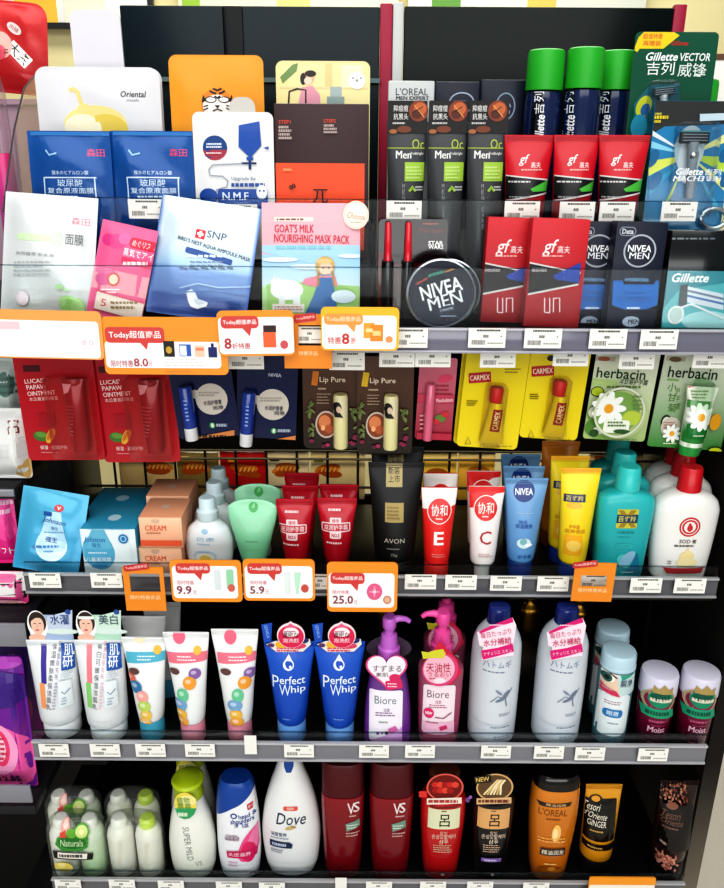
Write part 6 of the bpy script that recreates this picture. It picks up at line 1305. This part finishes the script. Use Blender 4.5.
# --- gold wrapped sweets seen at the back
for px, py, t in ((385, 601, 'behind the pink pump bottles'), (529, 603, 'between the two tall milky bottles'), (578, 606, 'just right of the right milky bottle')):
    p = pt(px, py, 1.16); g = Geo(); r = .017
    g.join(Loft([(S3 + .0008, .014, .01, 2.4), (S3 + .003, .017, .013, 2.4), (p.z - .006, .018, .014, 2.2), (p.z + .006, .012, .006, 2), (p.z + .010, .006, .004, 2), (p.z + .016, .014, .003, 2), (p.z + .02, .016, .0012, 2)], True, 4, x0=p.x, y0=1.15).geo('#d8a548', 'metal', 24))
    o = mesh_obj('gold_foil_pouch', g); tag(o, 'gold foil pouch glinting in the dark ' + t, 'foil pouch', 'gold foil pouches at the back of the third shelf')
# ================================================================== LOWEST SHELF
# --- shrink-wrapped twin packs
def twin_pack(label, cx, Y, zoom, printed):
    it = Item('twin_bottle_pack', label, 'twin pack', cx, 813, 57, Y, S4, ry=845, zoom=zoom, group='clear wrapped twin packs')
    W, h = it.w / 2, it.h; r = W * .485
    for i, sx in enumerate((-1, 1)):
        x0 = sx * W * .49; c = ('#efeeea', '#bfe0b4')[i] if printed else '#f0eee6'
        L = Loft([(.0015, r * .8, r * .8), (.005, r * .9, r * .9), (h * .5, r * .93, r * .93), (h * .66, r * .93, r * .93), (h * .76, r * .8, r * .8), (h * .81, r * .52, r * .52)], True, 5, x0=x0)
        o = it.part('bottle', L.geo(lambda x, y, z, c=c: mix(c, '#f3f2ee', z / h - .1), 'plastic', 28))
        it.part('cap', Loft([(h * .81, r * .5, r * .5), (h * .815, r * .58, r * .58), (h * .91, r * .56, r * .56), (h * .945, r * .42, r * .42)], False, x0=x0).geo('#f1f1ef' if (printed or i == 0) else '#c4dc4a', 'plastic', 24), o)
    wl = Loft([(.0005, W * .96, r * 1.02, 3.2), (.006, W, r * 1.06, 3.2), (h * .6, W, r * 1.06, 3.2), (h * .82, W * .97, r * 1.0, 3), (h * .95, W * .78, r * .72, 2.6), (h, W * .5, r * .3, 2.2)], True, 5)
    wl2 = wl; it.d = r; k = it.ink(wl2, 'satin', .004, off=.0006)
    if printed:
        k.poly([(200, 420), (206, 398), (240, 380), (288, 380), (318, 398), (318, 430), (290, 442), (226, 442)], '#3d8f3a').ell(262, 412, 56, 27, '#4b9c3f').ell(262, 412, 50, 22, '#2f7a32').text('Naturals', 260, 414, 82, 22, '#d9ecc4', .0, shear=.2).ell(234, 366, 16, 18, '#e8a9a0').ell(234, 360, 9, 9, '#f4d9cc').poly([(216, 380), (236, 372), (242, 394), (218, 396)], '#d8574a').ell(258, 382, 18, 14, '#6fae3f').ell(294, 378, 26, 21, '#5ea23c').ell(294, 378, 21, 17, '#cfe08f').ell(294, 378, 9, 7, '#efe9b4')
        k.poly([(190, 442), (338, 452), (326, 462), (336, 474), (196, 470), (206, 456)], '#2c2b28').poly([(210, 446), (318, 451), (316, 470), (210, 466)], '#efeae0').small(216, 452, 312, 464, 1, '#4a463f', 3, .8).ell(232, 498, 34, 16, '#ecd56a').ell(226, 492, 14, 8, '#f2e6a0').text('Olive', 318, 508, 44, 14, '#5f9a58', .0, shear=.2)
    else:
        k.vtext('NATURAL', 434, 410, 520, 12, '#d9d3c2', .0).vtext('NATURAL', 530, 418, 520, 12, '#d6d8bf', .0)
    it.part('clear_wrap', wl.geo('#fbfdf8', 'wrap', 44).join(k.geo()), label='clear shrink wrap'); return it
t = twin_pack('clear wrapped twin bottle pack with a green olive label, in front', 79, .888, 'U', True)
t.dup('clear wrapped twin bottle pack with a green olive label, behind its twin', 80, .9325)
t = twin_pack('clear wrapped plain twin bottle pack, in front', 136, .888, 'U', False)
t.dup('clear wrapped plain twin bottle pack with a lime cap, behind its twin', 137.5, .9325)
# --- white bottle with lime cap
it = Item('shampoo_bottle', 'white bottle with a lime cap and vertical grey lettering, in front', 'shampoo bottle', 193, 777, 46, .893, S4, ry=840, zoom='V', group='white bottles with lime caps')
a, h = it.w / 2, it.h; zc = it.L(100, 238)[1]; zc1 = it.L(100, 205)[1]
L, k = round_body(it, [(0, a * .74, a * .6, 2.6), (.003, a * .84, a * .66, 2.6), (zc * .15, a * .96, a * .72, 2.4), (zc * .4, a, a * .74, 2.3), (zc * .7, a * .86, a * .68, 2.2), (zc * .92, a * .66, a * .6, 2.1), (zc, a * .6, a * .57, 2)], 'plastic', .004)
k.text('SUPER MILD', 104, 412, 148, 17, '#8a8f8c', .0, rot=86).text('VS', 142, 482, 24, 16, '#9aa09a', .0).small(88, 510, 140, 518, 1, '#b5b9b3', 3)
it.part('body', L.geo(lambda x, y, z: mix('#dfe2d4', '#f0f1ea', z / zc)).join(k.geo()))
C = Loft([(zc, a * .58, a * .55), (zc + .001, a * .62, a * .6), (zc1, a * .6, a * .62), (zc1 + .008, a * .66, a * .7), (h - .003, a * .68, a * .72), (h, a * .6, a * .62)], True, 4)
it.part('cap', C.geo('#b9cf28', 'plastic'), label='lime green flip cap')
yf = -a * .715; it.d = -yf; kt = it.ink(Flat(yf, False), 'satin'); kt.ell(92, 276, 38, 40, '#e9d75a').poly([(54, 290), (132, 290), (124, 312), (108, 326), (88, 330), (66, 320)], '#3fa66a').ell(100, 262, 30, 18, '#f0e69a').text('植物', 84, 262, 44, 22, '#3f8a4a', .008).text('萃萃', 88, 283, 48, 18, '#3f8a4a', .008).small(66, 304, 116, 320, 1, '#e6f2d9', 3, .8)
it.part('sticker', kt.geo(), label='round yellow and green sticker')
it.dup('white bottle with a lime cap, behind its twin', 197, .955)
# --- white bottle with slanted blue cap
it = Item('shampoo_bottle', 'white and pink printed bottle with a slanted deep blue cap', 'shampoo bottle', 239, 776, 43, .892, S4, ry=830, zoom='V')
a, h = it.w / 2, it.h
L, k = round_body(it, [(0, a * .78, a * .62, 2.4), (.003, a * .88, a * .68, 2.4), (h * .3, a, a * .74, 2.4), (h * .6, a * .97, a * .72, 2.4), (h * .85, a * .86, a * .66, 2.4), (h * .97, a * .74, a * .58, 2.3), (h, a * .62, a * .5, 2.2)], 'plastic', .004)
k.rect(316, 276, 352, 296, '#c9344a', 4, rot=-6).text('新升级', 334, 286, 30, 11, '#f3d6da', .006, rot=-6).ell(268, 312, 12, 9, '#26468f').ell(268, 312, 7, 5, '#e6ebf2').text('head &', 316, 314, 60, 14, '#26468f', .012, rot=-5).text('shoulders', 298, 330, 82, 16, '#26468f', .012, rot=-5).text('海飞丝', 296, 346, 50, 17, '#26468f', .01).small(240, 376, 290, 400, 2, '#b5a9b4', 3, .6).text('丝质柔滑', 262, 390, 54, 14, '#9a7f96', .004)
k.ell(330, 416, 34, 62, '#e85a92', rot=25).ell(342, 400, 20, 50, '#f08ab2', rot=20).ell(322, 440, 26, 36, '#d92a6c').poly([(242, 436), (330, 430), (354, 436), (352, 460), (246, 458)], '#c2245c').text('头皮滋养', 290, 446, 80, 14, '#f6d9e6', .008).small(250, 470, 286, 492, 2, '#d9b9c9', 4).small(326, 514, 356, 526, 1, '#a9a3ad', 3)
it.part('body', L.geo(lambda x, y, z: mix('#e9ebee', '#f0f1f2', z / h)).join(k.geo()))
ks = Loft([(h * .5 + 0, 1, 1), (h, 1, 1)])
cg = Geo(); n = 44; rows = 10; vs = []; fs = []
for j in range(rows + 1):
    for i in range(n):
        th = 2 * math.pi * i / n; x_ = math.cos(th); zlow = h * (.79 + .13 * x_); z = zlow + (h + .0008 - zlow) * j / rows
        R_ = L.at(min(z, h)); kx = 1.02; px_, py_ = ring_pts(R_[1] * kx + .0004, R_[2] * kx + .0004, 2.4, n)[i]; vs.append((px_, py_, z))
fs = [(j * n + i, j * n + (i + 1) % n, (j + 1) * n + (i + 1) % n, (j + 1) * n + i) for j in range(rows) for i in range(n)] + [tuple(rows * n + i for i in range(n))]
it.part('cap', cg.add(vs, fs, '#1d4f9f', 'plastic'), label='deep blue slanted cap')
# --- big white bottle
it = Item('body_wash_bottle', 'big white teardrop bottle with a blue spout strip and dark blue lettering', 'body wash bottle', 292, 752, 58, .9, S4, ry=840, zoom='V')
a, h = it.w / 2, it.h
L, k = round_body(it, [(0, a * .72, a * .5, 2.4), (.003, a * .8, a * .56, 2.4), (h * .12, a * .93, a * .6, 2.3), (h * .34, a, a * .62, 2.2), (h * .55, a * .9, a * .6, 2.2), (h * .74, a * .68, a * .54, 2.1), (h * .88, a * .46, a * .44, 2), (h * .96, a * .36, a * .36, 2), (h, a * .3, a * .3, 2)], 'plastic', .004)
k.poly([(447, 60), (482, 60), (482, 150), (474, 168), (456, 168), (447, 150)], '#1f4f9c').rect(448, 278, 498, 292, '#d9604f', 6).text('NEW', 473, 285, 24, 9, '#f3d9d0', .02).text('Dove', 474, 322, 104, 38, '#22304f', .0, shear=.25).ell(472, 352, 18, 6, '#c9b07a', rot=-18).ell(484, 348, 10, 4, '#b59a5f', rot=20)
k.text('深层营养', 430, 377, 58, 13, '#4a5a78', .006).small(402, 386, 470, 394, 1, '#9aa3b5', 3).poly([(398, 400), (470, 402), (482, 410), (478, 424), (398, 422)], '#233256').small(406, 406, 460, 418, 1, '#b9c4d8', 3, .8).small(402, 428, 450, 442, 2, '#8f98a8', 4).text('400ml', 476, 526, 54, 10, '#5a6170', .01)
it.part('body', L.geo(lambda x, y, z: mix('#dfe1e0', '#efefed', z / h)).join(k.geo()))
# --- dark red bottles
def vs(label, cx, Y, ox, w):
    it = Item('shampoo_bottle', label, 'shampoo bottle', cx, 756, w, Y, S4, ry=830, zoom='W', group='dark red bottles'); a, h = it.w / 2, it.h; zc = it.L(ox + 180, 215)[1]
    L, k = round_body(it, [(0, a * .74, a * .6, 2.8), (.003, a * .82, a * .66, 2.8), (zc * .5, a * .93, a * .72, 2.8), (zc * .96, a * .99, a * .74, 2.8), (zc, a * .97, a * .72, 2.8)], 'gloss', .004)
    k.text('V', ox + 206, 284, 26, 38, '#ecdfdc', .01).text('S', ox + 226, 281, 22, 34, '#ecdfdc', .01).small(ox + 200, 306, ox + 234, 316, 1, '#d9b5b2', 3).poly([(ox + 186, 338), (ox + 236, 326), (ox + 238, 352), (ox + 190, 366)], '#7f9a8c').small(ox + 192, 340, ox + 232, 356, 2, '#d9e2d4', 3, .5).small(ox + 188, 366, ox + 240, 384, 2, '#d3a5a2', 5)
    it.part('body', L.geo(lambda x, y, z: mix('#6d0f1a', '#8e1a26', z / zc), 'gloss').join(k.geo()))
    it.part('cap', Loft([(zc, a * .9, a * .66, 2.8), (zc + .001, a * .96, a * .7, 2.8), (h - .004, a * .95, a * .68, 2.8), (h, a * .88, a * .62, 2.8)], False).geo('#571018', 'satin'), label='darker red cap')
vs('dark red shampoo bottle beside the big white bottle', 343, .893, -166, 43)
vs('dark red shampoo bottle beside the scarlet bottle', 390.5, .893, 0, 44)
# --- scarlet and black herbal bottles
def ryo(label, cx, ox, bodyc, panel, ringc, w, strip):
    it = Item('shampoo_bottle', label, 'shampoo bottle', cx, 768, w, .893, S4, ry=830, zoom='W', group='bottles with round picture tops'); a, h = it.w / 2, it.h; zc = it.L(ox + 378, 225)[1]
    L, k = round_body(it, [(0, a * .68, a * .58, 2.6), (.003, a * .76, a * .64, 2.6), (zc * .35, a * .88, a * .7, 2.6), (zc * .8, a * .99, a * .73, 2.5), (zc * .94, a * .98, a * .72, 2.4), (zc, a * .8, a * .62, 2.2)], 'gloss', .004)
    k.rect(ox + 320, 288, ox + 432, 356, panel).text('呂', ox + 378, 326, 36, 42, '#1d1712', .03).small(ox + 366, 288, ox + 390, 296, 1, '#7a5a3c', 3)
    k.text('함빛', ox + 374, 370, 26, 11, '#e6cdb5', .0).text('손상모발케어', ox + 374, 384, 84, 17, '#ecd8c4', .004).text('샴푸', ox + 374, 402, 34, 17, '#ecd8c4', .004).small(ox + 336, 412, ox + 412, 440, 4, '#d9b9a0', 3, .45)
    if strip: k.rect(ox + 330, 460, ox + 402, 474, '#8a6fb0', 3).small(ox + 340, 464, ox + 394, 471, 1, '#d9cfe6', 3, .8)
    k.ell(ox + 370, 519, 6, 6, '#e9dcd2')
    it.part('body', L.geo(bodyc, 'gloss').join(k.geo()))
    it.part('cap', Loft([(zc, a * .66, a * .6), (zc + .001, a * .7, a * .64), (h - .003, a * .68, a * .62), (h, a * .6, a * .55)], False).geo('#2a2422' if strip else '#6a3a2c', 'gloss'))
    yf = -a * .74; it.d = -yf; kt = it.ink(Flat(yf, False), 'satin', off=.0006)
    kt.ell(ox + 380, 214, 64, 46, ringc).ell(ox + 380, 214, 58, 41, '#7a1712' if not strip else '#6a4f34')
    if strip:
        for i in range(6): kt.line([(ox + 340 + i * 12, 240), (ox + 372 + i * 6, 206), (ox + 392 + i * 5, 186)], 7, ['#ecd9ac', '#d9b878', '#f3e6c4'][i % 3])
        kt.rect(ox + 308, 172, ox + 366, 196, '#2a211c', 3, rot=-8).text('NEW', ox + 336, 184, 46, 15, '#e3c06a', .03, rot=-8).ell(ox + 282, 258, 8, 9, '#7a4f8c').ell(ox + 292, 248, 6, 6, '#9a6fb0')
    else:
        for i in range(9): kt.ell(ox + 345 + (i % 5) * 18, 204 + (i // 5) * 20, 12, 10, ['#c9302a', '#e0503c', '#a81e1c'][i % 3])
        for i in range(6): kt.ell(ox + 292 + (i % 3) * 8, 232 + (i // 3) * 10, 7, 6, '#d8403a')
    kt.poly([(ox + 314, 252), (ox + 440, 248), (ox + 440, 270), (ox + 314, 274)], '#efe2d2' if not strip else '#e0b98a').small(ox + 320, 256, ox + 434, 268, 1, '#b0413a' if not strip else '#7a3f2a', 3, .8).line([(ox + 324, 276), (ox + 350, 286), (ox + 410, 284), (ox + 436, 272)], 5, '#3a2620')
    it.part('picture_tag', kt.geo())
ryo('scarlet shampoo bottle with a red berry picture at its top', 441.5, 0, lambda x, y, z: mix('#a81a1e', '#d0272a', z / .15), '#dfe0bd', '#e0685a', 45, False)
ryo('black shampoo bottle with a root picture and tan label', 491, 180, lambda x, y, z: mix('#161514', '#242020', z / .15), '#dfae74', '#d9b07a', 42, True)
# --- orange bottle
it = Item('shampoo_bottle', 'orange shampoo bottle with a dark cap and dark label bands', 'shampoo bottle', 550.5, 768, 48, .893, S4, ry=830, zoom='X'); a, h = it.w / 2, it.h; zc = it.L(100, 188)[1]
L, k = round_body(it, [(0, a * .64, a * .54, 2.6), (.003, a * .72, a * .6, 2.6), (zc * .3, a * .86, a * .7, 2.5), (zc * .75, a * .99, a * .75, 2.4), (zc * .93, a * .97, a * .73, 2.4), (zc, a * .9, a * .68, 2.4)], 'gloss', .004)
k.poly([(48, 266), (172, 262), (166, 276), (56, 280)], '#3a2216').text('精油润养', 114, 271, 70, 9, '#e6c08a', .006).text("L'OREAL", 104, 298, 98, 22, '#7a4414', .0).small(78, 316, 140, 326, 1, '#8a5418', 3).ell(114, 372, 16, 32, '#f3c26a').ell(110, 376, 9, 22, '#f9e0a8').small(50, 386, 160, 406, 2, '#f0b45a', 4, .5).rect(58, 426, 146, 452, '#3d2a1c', 3).text('精油润发', 102, 440, 80, 17, '#efe3cf', .01).small(72, 478, 130, 488, 1, '#f3d08a', 4).ell(76, 508, 26, 16, '#9a5a1c').ell(112, 512, 22, 14, '#a8641f').ell(96, 500, 14, 8, '#c98a3a')
it.part('body', L.geo(lambda x, y, z: mix('#b9691a', '#d6872a', z / zc), 'gloss').join(k.geo()))
it.part('cap', Loft([(zc, a * .86, a * .64, 2.6), (zc + .001, a * .94, a * .7, 2.6), (h - .004, a * .9, a * .66, 2.6), (h, a * .8, a * .58, 2.6)], False).geo('#1c1512', 'gloss'), label='dark brown cap')
# --- shower gel tubes
def tesori(label, cx, top, w, ox, kind):
    it = Item('shower_gel_tube', label, 'shower gel tube', cx, top, w, .9, S4, ry=830, zoom='X')
    L, k = cosmetic_tube(it, w * .9, .028, 0, '#15120f', m='gloss', capw=.95, wt=it.w)
    q = random.Random(3)
    if kind == 'yellow':
        for i in range(12): k.rect(204 + i * 11, 206 + (i % 2) * 6, 213 + i * 11, 216 + (i % 2) * 6, '#2a2012')
        k.rect(206, 280, 334, 404, '#191510', 4).ell(268, 278, 22, 12, '#191510').ell(268, 277, 15, 8, '#e3a53a').text('Tesori', 254, 300, 56, 22, '#f0ead8', .0, shear=.3, rot=6).text("d'Oriente", 264, 326, 78, 19, '#f0ead8', .0, shear=.3, rot=6).text('GINGER', 266, 350, 64, 18, '#f0ead8', .0, rot=4).small(240, 368, 300, 378, 1, '#c9a25a', 3)
        k.poly([(204, 414), (330, 414), (330, 438), (280, 432), (204, 436)], '#191510').small(230, 420, 290, 430, 1, '#cfa65a', 3)
        for i in range(12): k.rect(210 + i * 9, 494 - (i % 2) * 6, 217 + i * 9, 502, '#2a2012')
        col = lambda x, y, z: mix('#cf8f1f', '#e2a52c', z / it.h)
    else:
        for i in range(150): k.ell(q.uniform(462, 600), q.uniform(200, 282), q.uniform(2.5, 5), q.uniform(2.5, 5), q.choice(['#8a4f3c', '#a3654e', '#6d3a2c', '#b98468']), n=7)
        k.rect(474, 284, 600, 420, '#1a1312', 5).ell(538, 284, 20, 10, '#8a5a48').text('Tesori', 534, 312, 62, 24, '#7d5648', .0, shear=.3, rot=3).text("d'Oriente", 526, 332, 86, 18, '#7d5648', .0, shear=.3, rot=3).small(500, 346, 570, 356, 1, '#7d5a4c', 3)
        for i in range(110): k.ell(q.uniform(474, 536), q.uniform(430, 496), q.uniform(2.5, 5), q.uniform(2.5, 5), q.choice(['#c98a78', '#b5705c', '#dba592']), n=7)
        k.small(470, 390, 506, 400, 1, '#b9a49a', 2, .8)
        col = lambda x, y, z: mix('#3a211a', '#2a1815', z / it.h)
    fin_tube(it, L, k, col, 'gloss')
tesori('yellow shower gel tube with a black label panel', 598, 784, 36, 0, 'yellow')
tesori('dark brown shower gel tube with a speckled copper pattern, at the right end', 671, 780, 38, 0, 'brown')
# ================================================================== LEFT NEIGHBOUR BAY GOODS
it = Item('snack_pouch', 'red rounded snack pouch with white and black lettering at the top left corner', 'snack pouch', 6, 4, 84, 1.215, 1.463, ry=50, lean=2, roll=5, zoom='h')
p, k = sachet(it, 0, .014, .018, 41, 'foil', .004, .0006)
k.ell(62, 126, 34, 22, '#f1e3e0', rot=30).text('肉脯', 62, 126, 40, 20, '#b5473f', .0, rot=30).rect(30, 212, 140, 270, '#f0ebe4', 4, rot=42).text('大条', 84, 240, 104, 52, '#1c1715', .02, rot=42).ell(4, 200, 50, 60, '#e9aea4').ell(0, 232, 30, 34, '#d9566a').small(20, 214, 44, 240, 2, '#7a4a40', 3, .5)
fin(it, p, k, lambda x, y, z: mix('#a8121c', '#d8383a', z / it.h))
it = Item('pink_tube_pack', 'tall clear and pink tube shaped pack beside the slanted clear divider at the top left', 'tube pack', 1, 74, 20, 1.07, 1.2155, ry=140)
a, h = it.w / 2, it.h
it.part('body', Loft([(0, a * .9, a * .8), (.004, a, a), (h * .62, a, a), (h * .66, a * .98, a * .98)], False).geo(lambda x, y, z: mix('#8e3fae', '#e0407c', z / h * 1.4), 'plastic'))
it.part('clear_top', Loft([(h * .66, a, a), (h * .9, a, a), (h, a * .7, a * .7)], True).geo('#f0e6ea', 'wrap'), label='clear top')
xd = -0.4365
def on_x(px, py):
    a, b = ray(px, py); Y = xd / a; return (Y, CZ + Y * b)
crv = [on_x(3, 212), on_x(8, 172), on_x(14, 130), on_x(24, 88), on_x(38, 72), on_x(47, 66)]
g = Geo(); prof = [(crv[0][0], S1 + .0008)] + crv + [(crv[-1][0], S1 + .0008)]; n = len(prof)
A = [(xd - .0004, y, z) for y, z in prof]; Bq = [(xd + .0004, y, z) for y, z in prof]
g.add(A + Bq, [tuple(range(n))[::-1], tuple(range(n, 2 * n))] + [(i, (i + 1) % n, (i + 1) % n + n, i + n) for i in range(n)], '#f1eaee', 'wrap', False)
g.join(tube_path([(xd, y, z) for y, z in crv], .0011, '#4d484a', 'satin', 8))
o = mesh_obj('clear_divider', g)
tag(o, 'curved clear divider with a dark edge between the red pouch and the mask sachets', 'shelf divider')
def soft_pack(label, cx, top, w, Y, bz, ry, col, t, f, seed, lean=4, roll=0, name='tissue_pack', cat='pack', m='film', group=None):
    it = Item(name, label, cat, cx, top, w, Y, bz, ry=ry, lean=lean, roll=roll, group=group)
    p, k = sachet(it, 0, t, .006, seed, m, .004, .0009); f(k); fin(it, p, k, col, m); return it
soft_pack('pale green wrapped pack on the left bay, above the white pack', 2, 358, 40, 1.03, B3, 390, lambda x, y, z: mix('#aebfb8', '#cfdad4', z / .1), .03, lambda k: k.ell(4, 385, 8, 12, '#6f8f86').small(-6, 376, 18, 396, 3, '#5f7a72', 3, .4), 51)
it = Item('tissue_pack', 'white soft pack with a red character and tan corner, at the left edge', 'pack', 8, 408, 44, .985, B3, ry=450, lean=3, roll=0)
p, k = sachet(it, 0, .03, .006, 53, 'film', .004, .0009)
k.rect(8, 420, 20, 438, '#efeeea').text('日', 12, 428, 9, 13, '#8a3a3c', .0).poly([(18, 466), (33, 454), (33, 484), (12, 478)], '#c9a86a').rect(-12, 444, 24, 458, '#d6d8d6')
fin(it, p, k, '#dfe0dd', 'film')
def pads(k): k.ell(4, 520, 14, 20, '#f25aa8').text('ソフト', 4, 551, 18, 7, '#fff', .02).small(-8, 500, 14, 516, 2, '#fbd0e6', 3, .5)
soft_pack('hot pink wrapped pack below the white soft pack on the left bay', 0, 494, 34, .985, B1 + .058, 525, lambda x, y, z: mix('#d6217e', '#ee4aa6', z / .09), .02, pads, 55)
def nado(k):
    k.rect(-16, 574, 27, 596, '#f0ecea').text('ード', 11, 584, 20, 8, '#1c1a1c', .03).poly([(-16, 596), (27, 593), (24, 600), (-16, 603)], '#2a1a22').ell(4, 608, 20, 7, '#f3b9c6').ell(6, 607, 16, 4, '#e03a4a').ell(6, 605, 10, 1.6, '#f6dcae')
soft_pack('pink and white wrapped pack with black lettering on the left bay rail', 6, 571, 46, .975, B1, 600, lambda x, y, z: mix('#d63a86', '#f08ab6', z / .05), .02, nado, 57)
def winged(oy=0):
    def f(k):
        k.poly([(-20, 640), (12, 652), (30, 690), (36, 730), (36, 800), (-20, 800)], '#7a2a9a').ell(0, 762, 34, 36, '#f06ab0').ell(-2, 750, 20, 26, '#f6a9cf').ell(0, 748, 10, 18, '#e64a7a').ell(0, 748, 6, 13, '#f8d6e2').small(-6, 736, 8, 760, 5, '#c92a5a', 3, .5).text('12.05', 9, 781, 22, 7, '#2a1a22', .03).ell(0, 690, 26, 16, '#4a2a86').ell(2, 660, 22, 10, '#b04ab6')
    return f
soft_pack('pink and purple winged pad pack standing on the lower left rail', 6, 655, 54, .925, B2, 740, lambda x, y, z: mix('#e04aa0', '#5a2a92', z / .13), .026, winged(), 59)
soft_pack('darker purple pad pack behind the winged one on the left bay', 18, 640, 52, .99, B2, 720, lambda x, y, z: mix('#a8407e', '#5a3a8e', z / .14), .02, lambda k: k.ell(24, 708, 8, 16, '#c95a92').ell(24, 708, 5, 11, '#e6a3b6').text('絹', 10, 659, 8, 7, '#d9a6d6', .0), 61)
soft_pack('grey clear film pack slumped in the gap left of the blue sachet', 34, 498, 26, 1.02, B1 + .0, 520, lambda x, y, z: mix('#4a464a', '#8d8590', z / .1), .014, lambda k: k.line([(28, 505), (36, 520), (44, 512)], 1.5, '#b9b3bc'), 63)
